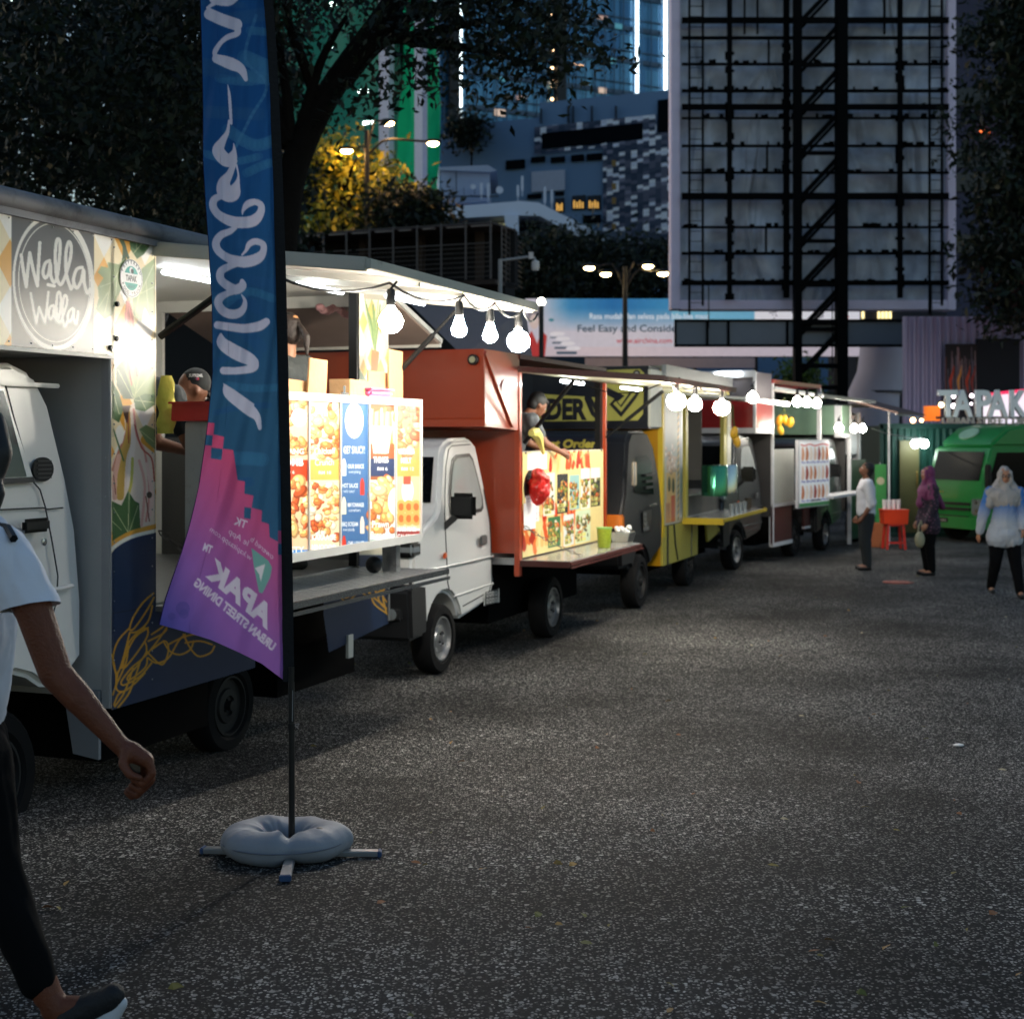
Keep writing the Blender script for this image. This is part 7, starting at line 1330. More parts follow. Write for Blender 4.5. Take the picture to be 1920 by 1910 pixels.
        hp += [('e', J['chest']+V3(R(.03), -R(.005), R(.035)), (R(.058), R(.125), R(.07))), ('e', J['chest']+V3(R(.02), 0, R(.0)), (R(.076), R(.10), R(.085)))]
        if extra and extra.get('tail'): a_, r_ = extra['tail']; hp += [(hf(-.03, 0, -.08), R(.045), Vector(a_)*H, R(r_))]
        if extra and extra.get('front'): a_, r_ = extra['front']; hp += [(hf(.01, 0, -.09), R(.04), Vector(a_)*H, R(r_))]
        blob('hijab', hp, hijab, t, vox*.7, 3, fold=(.006, 16))
    if face:
        for sg in (-1, 1):
            e = MB(); e.ball(hf(.0455, sg*.018, .004), R(.0062), 8); e.build('eye', M('eye_white', (200, 195, 190), .3), t, smooth=True); e = MB(); e.ball(hf(.0492, sg*.018, .004), R(.0036), 8); e.build('iris', M('iris_dark', (20, 14, 12), .2), t, smooth=True)
            e = MB(); e.bar(hf(.0505, sg*.008, .017), hf(.047, sg*.03, .018), R(.003)); e.build('eyebrow', M('hair_black', (14, 13, 13), .6), t)
        e = MB(); e.bar(hf(.0515, -.013, -.032), hf(.0515, .013, -.032), R(.004), R(.005)); e.build('lips', M('lips', (130, 60, 56), .5), t, bevel=.001)
    if glasses:
        e = MB()
        for sg in (-1, 1): q = [hf(.056, sg*.019+.015*math.cos(a), .003+.011*math.sin(a)) for a in np.linspace(0, 6.28, 13)]; e.tube(q, R(.0018), 4, False); e.bar(hf(.056, sg*.034, .006), hf(-.0, sg*.05, .004), R(.0025))
        e.bar(hf(.057, -.004, .006), hf(.057, .004, .006), R(.002)); e.build('glasses', blackp, t)
    return t, J, hf
SK = M('skin_tan', (168, 118, 88), .5, var=.08); SKd = M('skin_brown', (122, 78, 56), .5, var=.08); HB = M('hair_black', (14, 13, 13), .6); HBr = M('hair_brown', (38, 26, 20), .55, bump=.5, bscale=60)
blk_tr = M('trouser_black', (12, 13, 15), .9, bump=.2, bscale=14, spec=.1); blk_sh = M('shoe_black', (14, 14, 15), .5); shirt_w = M('shirt_white', (214, 216, 222), .8, bump=.4, bscale=12, var=.04)
def gpos(px, py): Y = F*CH/(py-HY); return Vector(((px-CX)*Y/F, Y, 0))
# man in white shirt looking up at the last trucks
person('man in white shirt with rolled sleeves looking up at the last truck', gpos(1624, 1068), math.radians(176), 1.55, SKd, HB, shirt_w, M('trouser_grey', (34, 40, 44), .85), blk_sh, long_sleeve=.25,
       pose=dict(head=(.0, 0, .925), elR=(-.02, -.13, .63), elL=(-.03, .135, .62), wrR=(.05, -.12, .5), wrL=(.05, .13, .5)), headpitch=math.radians(-22), build=1.08)
# woman in purple hijab
purp = M('hijab_purple', (112, 46, 86), .75, bump=.5, bscale=9, var=.12)
def batik(name, a, c):
    m = M(name, a, .8); N = m.node_tree.nodes; L = m.node_tree.links; v = N.new('ShaderNodeTexVoronoi'); v.inputs['Scale'].default_value = 26; tc = N.new('ShaderNodeTexCoord'); L.new(tc.outputs['Object'], v.inputs['Vector']); r = N.new('ShaderNodeValToRGB'); r.color_ramp.elements[0].color = lin(c)+[1]; r.color_ramp.elements[0].position = .16; r.color_ramp.elements[1].color = lin(a)+[1]; r.color_ramp.elements[1].position = .3; L.new(v.outputs[0], r.inputs[0]); L.new(r.outputs[0], N['Principled BSDF'].inputs['Base Color']); return m
tw, J, hf = person('woman in purple headscarf and dark flowered tunic carrying a small bag', gpos(1741, 1078), math.radians(186), 1.5, SK, None, batik('tunic_batik', (34, 24, 40), (132, 84, 108)), blk_tr, blk_sh, hijab=purp, long_sleeve=True, long_top=True,
       pose=dict(elL=(.0, .13, .63), wrL=(.06, .12, .49), elR=(-.01, -.13, .63), wrR=(.05, -.12, .5)), extra=dict(tail=((-.13, 0, .63), .03), front=((.07, 0, .66), .05)), build=1.12)
hb = gpos(1741, 1078); tg = Vector((hb.x-.17, hb.y-.17, .5)); b = MB(); b.ball((0, 0, 0), .09, 12, (.8, .6, 1.25)); b.tube([(-.02, 0, .1), (-.01, 0, .2), (.02, 0, .26)], .012, 6); b.tube([(.03, 0, .1), (.03, 0, .2), (.02, 0, .26)], .01, 6)
o = b.build('carrier_bag', M('bag_cream', (150, 148, 120), .5, bump=.6, bscale=20), None, smooth=True); o.location = tg; tag(o, 'small pale plastic carrier bag held by the woman in purple', 'bag')
# woman in blue white top walking toward the camera
def ombre():
    m = M('ombre_top', (190, 200, 215), .8, bump=.3, bscale=10); N = m.node_tree.nodes; L = m.node_tree.links; tc = N.new('ShaderNodeTexCoord'); s = N.new('ShaderNodeSeparateXYZ'); L.new(tc.outputs['Object'], s.inputs[0]); r = N.new('ShaderNodeValToRGB'); e = r.color_ramp.elements
    mr = N.new('ShaderNodeMapRange'); mr.inputs[1].default_value = .7; mr.inputs[2].default_value = 1.3; L.new(s.outputs[2], mr.inputs[0]); e[0].color = lin((176, 182, 190))+[1]; e[0].position = .3; e[1].color = lin((50, 108, 178))+[1]; e[1].position = .72; L.new(mr.outputs[0], r.inputs[0]); L.new(r.outputs[0], N['Principled BSDF'].inputs['Base Color']); return m
person('woman in pale grey headscarf, glasses and blue to white top walking', gpos(1884, 1118), math.radians(-98), 1.55, SK, None, ombre(), blk_tr, blk_sh, hijab=M('hijab_grey', (158, 154, 150), .75, bump=.5, bscale=9), long_sleeve=True, long_top=True, glasses=True,
       pose=dict(knL=(.03, .07, .285), anL=(.09, .095, .045), knR=(.01, -.07, .28), anR=(-.10, -.085, .06), elR=(-.01, -.16, .63), wrR=(-.03, -.185, .49), elL=(.02, .135, .64), wrL=(.09, .12, .53)), build=1.1)
bl = MB(); c = gpos(1884, 1118); s_ = 1.55
# ponytail woman working in the first truck
hd_m = M('hoodie_grey', (52, 56, 56), .85, bump=.3, bscale=14); fl = 1.04
wp_ = T1.W(2.28, -.28, fl)
tq, J, hf = person('woman with brown ponytail and dark grey hoodie working inside the first truck', wp_, math.radians(150), 1.66, SK, HBr, hd_m, M('jeans_dark', (40, 48, 60), .85), blk_sh, long_sleeve=True, headpitch=math.radians(12))
blob('ponytail', [(hf(-.07, 0, .02), .016, hf(-.095, 0, -.04), .028), (hf(-.095, 0, -.04), .028, hf(-.085, 0, -.11), .01)], HBr, tq, .009, 2); b = MB(); b.lathe([(.02, -.012), (.034, 0), (.02, .012)], hf(-.05, 0, .05), 'z', 12); b.build('hair_tie', M('tie_orange', (200, 140, 90), .8), tq, smooth=True)
# bending man with cap
bp_ = T1.W(.62, -.42, fl); rzb = math.atan2(T1.u.y, T1.u.x)-.55
tb, J, hf = person('man in dark shirt and cap bending over the counter of the first truck', bp_, rzb, 1.66, SKd, None, M('shirt_charcoal', (46, 50, 52), .85, bump=.3, bscale=14), M('jeans_blue', (58, 76, 98), .85, bump=.3, bscale=18), blk_sh,
       pose=dict(pel=(-.03, 0, .52), belly=(.02, 0, .6), chest=(.12, 0, .64), neck=(.2, 0, .665), head=(.275, 0, .675), shL=(.15, .105, .65), shR=(.15, -.105, .65), elL=(.2, .13, .5), elR=(.2, -.13, .5), wrL=(.3, .08, .47), wrR=(.3, -.08, .47), hpL=(-.03, .052, .5), hpR=(-.03, -.052, .5)), headpitch=math.radians(38), vox=.012)
blob('cap', [('e', hf(-.008, 0, .03), (.09, .082, .085)), (hf(.05, -.03, .03), .012, hf(.095, -.02, .012), .008), (hf(.05, .03, .03), .012, hf(.095, .02, .012), .008), (hf(.05, 0, .03), .014, hf(.1, 0, .015), .008)], M('cap_black', (26, 28, 30), .8), tb, .009, 2)
u_, z_ = T1.uz(370, 694, -.3)
cv = Cv(0, 0, 60, 26, 90, 40, (30, 32, 34), 2); cv.text('SUPREME', 3, 15, 15, (205, 205, 205), bold=.03, fit=54); cv.ell(36, 21, 6, 4.5, (200, 60, 70)); cv.ell(34, 21, 3, 3, (50, 60, 130))
hw = tb.matrix_basis @ hf(-.01, -.052, .035)
hc = Vector((tb.location.x, tb.location.y, 0))
def capf(fx, fy):
    M_ = Matrix.Translation(tb.location) @ Matrix.Rotation(tb.rotation_euler.z, 4, 'Z'); c0 = M_ @ hf(-.008, 0, .03); cam_d = Vector((-c0.x, -c0.y, 0)).normalized(); rt = Vector((-cam_d.y, cam_d.x, 0)); a = (fx-.5)*1.0; e = .62-fy*.5; R_ = .0925
    return c0.x+R_*(cam_d.x*np.cos(a)+rt.x*np.sin(a))*np.cos(e), c0.y+R_*(cam_d.y*np.cos(a)+rt.y*np.sin(a))*np.cos(e), c0.z+.088*np.sin(e)+0*a
o = sheet('cap_lettering', cv.get(), capf, MP('cap_print', .7)); o.data.transform((Matrix.Translation(tb.location) @ Matrix.Rotation(tb.rotation_euler.z, 4, 'Z')).inverted()); o.parent = tb
# server behind the second truck's counter
sp_ = T2.W(6.62, -.36, .84)
person('person in grey shirt reaching over the second truck counter', sp_, math.atan2(T1.n.y, T1.n.x)+.7, 1.6, SKd, HB, M('shirt_midgrey', (84, 88, 92), .85, bump=.3, bscale=14), blk_tr, blk_sh,
       pose=dict(belly=(.02, 0, .62), chest=(.07, 0, .72), neck=(.12, 0, .8), head=(.18, 0, .85), shL=(.1, .105, .76), shR=(.1, -.105, .76), elL=(.17, .13, .63), wrL=(.28, .1, .58), elR=(.17, -.13, .63), wrR=(.28, -.1, .58)), headpitch=math.radians(35))
# ---- near walker on the left edge
NY = 4.0; np_ = on_ground(-60, 1925); np_ = Vector((P(-60, 0, NY).x, NY, ground_z(0, NY)))
W_ = thing('person', 'walking person in white t-shirt and black trousers at the left edge, fist forward', 'person', np_); inv = Matrix.Translation(-np_); sk2 = M('skin_deep', (104, 56, 36), .55, var=.25, scale=22, bump=.25, bscale=140, spec=.35)
p = lambda x, y, d=0: P(x, y, NY+d)
k_ = NY/F
body = [(p(-62, 1030), .10, p(-64, 1180), .10), (p(-64, 1180), .10, p(-66, 1400), .10), (p(-20, 1035, -.13), .05, p(-100, 1035, .15), .05), (p(-64, 1000), .05, p(-62, 930), .052),
        ('e', p(-68, 838), (.096, .08, .112)), ('e', p(-50, 868), (.06, .056, .068)), (p(-8, 862), .008, p(0, 876), .012), ('e', p(-14, 902), (.014, .024, .009)), ('e', p(-18, 918), (.022, .03, .02)), ('e', p(-76, 858, -.075), (.018, .01, .028)), ('e', p(-76, 858, .075), (.018, .01, .028)),
        (p(10, 1040, -.14), .056, p(62, 1140, -.17), .051), (p(62, 1140, -.17), .05, p(104, 1262, -.18), .044), (p(104, 1262, -.18), .043, p(150, 1312, -.19), .040), (p(150, 1312, -.19), .039, p(226, 1398, -.2), .0245),
        (p(-110, 1050, .17), .05, p(-190, 1190, .2), .042), (p(-190, 1190, .2), .042, p(-230, 1340, .18), .03), (p(-230, 1340, .18), .03, p(-240, 1400, .17), .035),
        (p(-50, 1420, -.06), .095, p(-10, 1640, -.08), .066), (p(-10, 1640, -.08), .064, p(88, 1862, -.09), .04), (p(88, 1862, -.09), .038, p(112, 1896, -.09), .036), (p(100, 1890, -.09), .035, p(205, 1885, -.10), .026),
        (p(-80, 1420, .08), .095, p(-170, 1640, .09), .066), (p(-170, 1640, .09), .06, p(-330, 1800, .09), .04), (p(-330, 1800, .09), .035, p(-290, 1870, .09), .03)]
# fist, thumb side toward the camera
w0_ = p(226, 1398, -.2); D = -.2
body += [(w0_, .024, p(250, 1412, D), .028), (p(246, 1408, D), .027, p(274, 1424, D-.012), .021), (p(246, 1416, D+.03), .026, p(270, 1436, D+.035), .021), (p(238, 1410, D), .026, p(252, 1440, D+.01), .024)]
for kk, (a0_, a1_, a2_, a3_, dz0, r_) in enumerate((((277, 1422), (286, 1450), (268, 1470), (250, 1461), -.022, .0112), ((278, 1432), (284, 1462), (264, 1482), (247, 1472), .000, .0116), ((273, 1442), (276, 1472), (256, 1491), (241, 1480), .021, .0110), ((265, 1450), (265, 1478), (247, 1494), (236, 1484), .040, .0095))):
    body += [(p(*a0_, D+dz0), r_*1.15, p(*a1_, D+dz0), r_), (p(*a1_, D+dz0), r_, p(*a2_, D+dz0), r_*.95), (p(*a2_, D+dz0), r_*.95, p(*a3_, D+dz0), r_*.85)]
body += [(p(238, 1408, D-.02), .016, p(230, 1432, D-.035), .0125), (p(230, 1432, D-.035), .0125, p(243, 1452, D-.045), .0115), (p(243, 1452, D-.045), .0112, p(262, 1458, D-.042), .0095)]
blob('body', body, sk2, W_, .0042, 5, inv)
blob('shirt', [(p(-60, 1035), .13, p(-62, 1180), .135), (p(-62, 1180), .135, p(-74, 1322), .128), (p(-12, 1035, -.12), .072, p(-100, 1035, .15), .066), (p(4, 1034, -.138), .074, p(66, 1152, -.172), .072), (p(-100, 1045, .16), .066, p(-160, 1130, .19), .062), (p(-46, 985), .056, p(-50, 1010), .07)], M('tee_white', (222, 222, 230), .85, var=.03, bump=.35, bscale=9), W_, .007, 3, inv, (.009, 10), (p(40, 1142, -.165), (p(66, 1152, -.172)-p(4, 1034, -.138)).normalized()*1.0+Vector((-.35, 0, 0)), lambda c: c.x > p(24, 0).x and c.y < NY-.09))
blob('trousers', [(p(-70, 1390), .122, p(-66, 1440), .125), (p(-50, 1425, -.06), .105, p(-10, 1640, -.08), .076), (p(-10, 1640, -.08), .076, p(72, 1835, -.09), .052), (p(-80, 1420, .08), .105, p(-170, 1640, .09), .078), (p(-170, 1640, .09), .074, p(-320, 1790, .09), .05)], M('trouser_black', (16, 17, 20), .85), W_, .009, 3, inv, (.006, 9))
blob('shoe', [(p(128, 1905, -.09), .042, p(205, 1872, -.1), .036), (p(205, 1872, -.1), .036, p(212, 1866, -.1), .034), (p(108, 1925, -.09), .036, p(135, 1918, -.09), .04)], M('shoe_knit', (15, 16, 20), .7, bump=.3, bscale=60), W_, .006, 3, inv)
blob('shoe_sole', [(p(125, 1958, -.09), .03, p(208, 1902, -.1), .028), (p(208, 1902, -.1), .028, p(226, 1880, -.1), .02)], M('sole_white', (190, 194, 200), .5), W_, .006, 2, inv)
blob('shoe', [(p(-330, 1815, .09), .04, p(-270, 1895, .09), .034)], M('shoe_knit', (15, 16, 20), .7), W_, .008, 2, inv)
blob('hair', [('e', p(-72, 826), (.112, .094, .106)), ('e', p(-88, 860), (.08, .09, .09)), ('e', p(-40, 792), (.07, .07, .05)), (p(-20, 795, -.05), .045, p(-8, 850, -.085), .045), (p(-8, 850, -.085), .045, p(-22, 895, -.1), .042), (p(-22, 895, -.1), .034, p(-8, 925, -.125), .026), (p(-8, 925, -.125), .026, p(-12, 962, -.14), .014)], HB, W_, .007, 3, inv)
for dd in (-.03, .03): b = MB(); b.ball(p(-20, 846, dd), .012, 10); loc(b.build('eye', M('eye_white', (200, 195, 190), .3), None, smooth=True), W_)
b = MB(); b.tube([p(-10, 985, -.14), p(14, 990, -.16), p(26, 1010, -.2)], .012, 6); loc(b.build('strap', blackp, None, smooth=True), W_)
b = MB(); b.bar(p(250, 1444, D-.02), p(252, 1438, D+.05), .035, .05); o = b.build('held_phone', M('phone_dark', (30, 14, 14), .25), None, bevel=.006); tag(o, 'small dark object clutched in the fist of the near walking person', 'handheld item')
# ------------------------------------------------ things on and around the trucks
def solo(T, o, label, cat, group=None): o.data.transform(T.M); return tag(o, label, cat, group)
card = M('cardboard', (196, 152, 108), .8, var=.1, scale=9, bump=.2, bscale=30)
b = T1.mb(); b.box(.34, .66, .20, .42, 1.034, 1.98); solo(T1, b.build('counter_cabinet', M('cabinet_grey', (158, 158, 150), .45, .2, dirt=((120, 120, 112), 5, .6)), None, bevel=.006), 'plain pale grey metal cabinet standing on the shelf left of the banner', 'cabinet')
tr = thing('red_tray', 'red plastic tray on the grey cabinet beside the banner', 'tray', T1.O, T1.t.rotation_euler.z); rp_ = M('red_plastic', (190, 34, 28), .35)
b = T1.mb(); b.box(.30, .72, .15, .44, 1.983, 1.99)
for q in ((.30, .72, .15, .158), (.30, .72, .432, .44), (.30, .308, .158, .432), (.712, .72, .158, .432)): b.box(q[0], q[1], q[2], q[3], 1.99, 2.075)
b.build('tray_box', rp_, tr, bevel=.003); b = T1.mb(); b.box(.285, .735, .14, .15, 2.07, 2.08); b.box(.285, .735, .44, .452, 2.07, 2.08); b.box(.285, .3, .15, .44, 2.07, 2.08); b.build('tray_rim', rp_, tr)
bt = thing('sauce_bottle', 'white squeeze bottle with red nozzle standing in the red tray', 'bottle', T1.W(.62, .34, 1.992)); b = MB(); b.lathe([(.03, 0), (.034, .01), (.034, .12), (.024, .15), (.018, .155)], n=18); b.build('bottle_body', M('bottle_white', (225, 222, 205), .35), bt, smooth=True); b = MB(); b.lathe([(.022, .15), (.022, .17), (.012, .175), (.008, .2), (.004, .22)], n=14); b.build('nozzle', rp_, bt, smooth=True)
yb = MB(); n, m = 14, 16; vs = []
for j in range(m+1):
    for i in range(n): a = 2*math.pi*i/n; z = -j/m*.30; wv = 1+.12*math.sin(3*a+j*.7)+.1*math.sin(j*1.1); wd = .045*(.6+.4*min(1, j/4))*wv; vs.append((wd*math.cos(a), wd*.5*math.sin(a), z))
yb.add(vs, [(j*n+i, j*n+(i+1) % n, (j+1)*n+(i+1) % n, (j+1)*n+i) for j in range(m) for i in range(n)]+[tuple(range(n)), tuple(range(m*n, (m+1)*n))])
o = yb.build('yellow_apron', M('yellow_cloth', (222, 208, 84), .6, bump=.5, bscale=18, var=.08), None, smooth=True); o.location = T1.W(UF+.06, .03, 2.22); tag(o, 'bunched yellow plastic apron hanging at the front edge of the first opening', 'apron')
for k, (xa, xb, ya, yb_, w_, tilt, lb) in enumerate(((577, 612, 672, 744, .33, .03, 'upright cardboard flap nearest the banner on top of the lightbox'), (656, 700, 712, 746, .36, 0, 'low cardboard box end in the middle above the lightbox'), (691, 736, 696, 746, .30, 0, 'square cardboard flap behind the pink lid'), (730, 756, 656, 748, .33, -.01, 'tallest narrow cardboard flap at the right end of the lightbox'), (540, 576, 712, 742, .3, 0, 'low cardboard box end right beside the banner pole'))):
    u0_, z1_ = T1.uz(xa, ya, w_); u1_, z0_ = T1.uz(xb, yb_, w_); b = T1.mb(); dd = .14 if k in (1, 4) else .012; z0_ = 2.152; b.prism([(u0_, w_, z0_), (u1_, w_, z0_), (u1_+tilt*.6, w_, z1_), (u0_+tilt, w_, z1_+.006)], (0, -dd, 0)); solo(T1, b.build('cardboard_piece', card, None, bevel=.002), lb, 'cardboard', 'cardboard pieces above the lightbox')
pk = thing('pink_tub', 'pink plastic tub with lid on top of the lightbox', 'tub', T1.O, T1.t.rotation_euler.z); u0_, u1_ = T1.uz(690, 735, .38)[0], T1.uz(732, 735, .38)[0]; pm2 = M('pink_plastic', (226, 110, 160), .3)
b = T1.mb(); b.box(u0_, u1_, .28, .40, 2.153, 2.2); b.build('tub_body', pm2, pk, bevel=.015, smooth=True); b = T1.mb(); b.box(u0_-.01, u1_+.01, .27, .41, 2.195, 2.208); b.build('lid', pm2, pk, bevel=.005)
pe = T1.mb(); q = T1.uz(646, 745, .36); pe.tube([(q[0], .36, 2.152), (q[0], .36, 2.21)], .008, 8); pe.tube([(q[0]-.04, .36, 2.165), (q[0]+.05, .36, 2.165)], .006, 8); solo(T1, pe.build('metal_tap', chrome, None, smooth=True), 'tiny metal fitting poking up above the lightbox rim', 'fitting')
b = T1.mb()
for k in range(9): b.ball((T1.pl(-.4).s_of(600+k*6.5), -.4, 2.80-.02*math.sin(k)), .035, 8, (1, 1, .8))
solo(T1, b.build('cup_garland', M('garland_pink', (190, 140, 140), .6), None, smooth=True), 'pinkish stack of patterned paper cups under the first awning roof', 'cups')
b = T1.mb(); b.ball((2.35, .3, 1.09), .055, 12); b.lathe([(.03, 1.034), (.06, 1.06), (.05, 1.12)], (2.35, 0, 0), 'z', 4) if 0 else None
solo(T1, b.build('black_bowl', blackp, None, smooth=True), 'round black pot at the far end of the checker plate shelf', 'pot')
# second truck
rb = MB(); rb.ball((0, 0, 0), .13, 18, (.75, .6, 1.25)); o = rb.build('red_plastic_bag', M('bag_red', (205, 40, 34), .3, bump=1, bscale=7, var=.25, scale=7), None, smooth='full'); o.location = T2.W(UB+.22, .1, 1.46); md = o.modifiers.new('s', 'SUBSURF'); md.levels = md.render_levels = 2
tx = bpy.data.textures.new('crumple', 'CLOUDS'); tx.noise_scale = .09; dm = o.modifiers.new('d', 'DISPLACE'); dm.texture = tx; dm.strength = .09; tag(o, 'crumpled red and white plastic bag hung beside the second truck menu', 'plastic bag')
nb = MB(); nb.box(0, .001, 0, .001, 0, .001)
cu_ = thing('green_cup', 'tall yellow green tumbler on the second truck shelf', 'cup', T2.W(T2.pl(.3).s_of(1133), .3, .826)); b = MB(); b.lathe([(.055, 0), (.062, .01), (.072, .19), (.066, .188), (.05, .02)], n=24); b.build('cup_body', M('lime_plastic', (150, 168, 50), .35, var=.4, scale=60), cu_, smooth=True); b = MB(); b.lathe([(.074, .185), (.078, .19), (.078, .2), (.066, .2)], n=24); b.build('rim', M('lime_rim', (150, 200, 110), .35), cu_, smooth=True)
ty = thing('steel_tray', 'square stainless tray filled with white tissue pieces beside the green tumbler', 'tray', T2.W(T2.pl(.25).s_of(1168), .25, .826), T2.t.rotation_euler.z); b = MB(); v = [(-.11, -.08), (.11, -.08), (.11, .08), (-.11, .08)]; b.add([(x, y, 0) for x, y in v]+[(x*1.3, y*1.3, .1) for x, y in v]+[(x*1.2, y*1.2, .1) for x, y in v]+[(x*.95, y*.95, .008) for x, y in v], [(3, 2, 1, 0)]+[(i, (i+1) % 4, 4+(i+1) % 4, 4+i) for i in range(4)]+[(4+i, 4+(i+1) % 4, 8+(i+1) % 4, 8+i) for i in range(4)]+[(8+i, 8+(i+1) % 4, 12+(i+1) % 4, 12+i) for i in range(4)]+[(12, 13, 14, 15)]); b.build('tray_body', M('stainless', (190, 192, 190), .2, .9), ty, norm=False)
b = MB(); rr = random.Random(6)
for k in range(22): b.ball((rr.uniform(-.1, .1), rr.uniform(-.07, .07), rr.uniform(.09, .15)), rr.uniform(.018, .03), 6, (1, 1, .8))
b.build('tissues', M('tissue', (230, 230, 228), .8), ty, kind if 0 else False) if 0 else tag(b.build('tissues', M('tissue', (230, 230, 228), .8), ty), kind='stuff')
gl_ = T2.mb(); q = [T2.uz(x, y, .12) for x, y in ((996, 812), (1003, 810), (1010, 820), (1015, 836), (1019, 850))]; gl_.tube([(u, .12, z) for u, z in q], [.03, .05, .045, .025, .016], 8); solo(T2, gl_.build('yellow_squeeze_bottle', M('pale_yellow', (226, 216, 120), .5, bump=.5, bscale=20), None, smooth=True), 'pale yellow glove shape leaning over the second truck counter top', 'glove')
nt_ = T2.mb(); u0_, z1_ = T2.uz(982, 944, .01); u1_, z0_ = T2.uz(1004, 990, .01); nt_.box(u0_, u1_, .009, .012, z0_, z1_); solo(T2, nt_.build('paper_notice', M('paper', (232, 230, 232), .7), None), 'white printed paper notice taped low on the second truck menu', 'notice')
# third truck cups
for k in range(4):
    b = MB(); b.lathe([(.028, 0), (.034, .13), (.03, .13), (.026, .01)], n=14); o = b.build('glass_jar', M('jar_glass', (190, 196, 196), .12, .5), None, smooth=True); o.location = T3.W(T3.pl(.35).s_of(1372+k*8), .35, .887)
    tag(o, ('leftmost', 'second', 'third', 'fourth')[k]+' clear jar in the close row on the third truck shelf', 'jar', 'clear jars on the third truck shelf')
b = MB(); b.lathe([(.045, 0), (.05, .16), (.05, .17), (.02, .17)], n=16); o = b.build('brown_jar', M('jar_brown', (70, 60, 48), .3), None, smooth=True); o.location = T3.W(T3.pl(.35).s_of(1403), .35, .887); tag(o, 'wide dark brown jar right of the clear jars', 'jar')
# mangoes
mg = M('mango_skin', (222, 170, 44), .4, var=.15, scale=20)
def mango_bunch(px, py, Y, offs, label):
    t = thing('mango_bunch', label, 'fruit', P(px, py, Y)); s = Y/F
    b = MB(); b.tube([(0, 0, 26*s), (.0, 0, 8*s)]+[(0, 0, 0)], .012, 6)
    for x, y in offs: b.tube([(0, 0, 8*s), (x*s*.5, 0, -y*s*.5+.04), (x*s, 0, -y*s+.09)], .005, 5)
    b.build('stalk', M('stalk_green', (70, 84, 44), .7), t)
    for k, (x, y) in enumerate(offs): b = MB(); b.ball((0, 0, 0), .075, 14, (.68, .62, 1.15), Matrix.Rotation((-1)**k*.22, 3, 'Y')); o = b.build('mango', mg, t, smooth=True); o.location = (x*s, (k % 2)*.04-.02, -y*s+.0)
mango_bunch(1470, 772, 21.6, ((-9, 16), (3, 16), (12, 20), (-6, 34)), 'bunch of four yellow mangoes hanging above the pale counter panel')
mango_bunch(1374, 785, 18.9, ((2, 26), (8, 42)), 'pair of yellow mangoes hanging between the third truck and the red overcab')
# red stool, tub and cups
c = gpos(1676, 1026); c = Vector(((1676-CX)*24.5/F, 24.5, 0)); st = thing('red_stool', 'red plastic stool under the orange tub near the container', 'stool', c); rs = M('stool_red', (205, 40, 26), .4)
b = MB(); b.box(-.15, .15, -.15, .15, .40, .43); b.build('seat', rs, st, bevel=.012)
for sx in (-1, 1):
    for sy in (-1, 1): b = MB(); b.bar((sx*.155, sy*.15, 0), (sx*.125, sy*.12, .41), .04, .04); b.build('leg', rs, st, bevel=.006)
b = MB(); b.bar((-.15, -.15, .12), (.15, -.15, .12), .02, .03); b.build('stretcher', rs, st)
b = MB(); v = [(-.2, -.15), (.2, -.15), (.2, .15), (-.2, .15)]; b.add([(x, y, .432) for x, y in v]+[(x*1.06, y*1.06, .66) for x, y in v]+[(x*1.12, y*1.12, .66) for x, y in v]+[(x*1.12, y*1.12, .68) for x, y in v], [(3, 2, 1, 0)]+[(4*r_+i, 4*r_+(i+1) % 4, 4*r_+4+(i+1) % 4, 4*r_+4+i) for r_ in range(3) for i in range(4)]+[(12, 13, 14, 15)])
o = b.build('orange_tub', M('tub_orange', (226, 62, 20), .35), None, bevel=.006); o.location = c+Vector((0, 0, .0)); tag(o, 'bright orange plastic tub sitting on the red stool', 'tub')
for k in range(4):
    b = MB(); b.lathe([(.032, 0), (.038, .16), (.032, .16), (.02, .01)], n=10); o = b.build('white_cup_stack', M('cup_white', (222, 222, 222), .5), None, smooth=True); o.location = c+Vector((-.16+k*.078, 0, .682)); tag(o, 'stack of white cups on the orange tub, '+('leftmost', 'second from left', 'third from left', 'rightmost')[k], 'cups', 'white cup stacks on the orange tub')
b = MB(); b.box(-.13, .13, -.1, .1, 0, .42); o = b.build('carton', M('carton_tan', (170, 100, 62), .8, dirt=((110, 60, 40), 6, .5)), None, bevel=.01); o.location = Vector(((1646-CX)*25/F, 25, 0)); tag(o, 'tan carton standing between the man and the red stool', 'carton')
fb = thing('small_green_banner', 'narrow green upright banner with a round badge behind the man', 'banner', Vector(((1651-CX)*25.8/F, 25.8, 0))); b = MB(); b.box(-.1, .1, 0, .01, .2, 1.42); b.build('banner_cloth', M('banner_green', (60, 140, 70), .7), fb); b = MB(); b.box(-.012, .0, .012, .03, 0, 1.45); b.build('banner_pole', wfr, fb); b = MB(); b.lathe([(.07, -.004), (.07, -.001)], (0, 0, 1.12), 'y', 18); b.build('badge', M('badge_pale', (190, 180, 150), .6), fb)
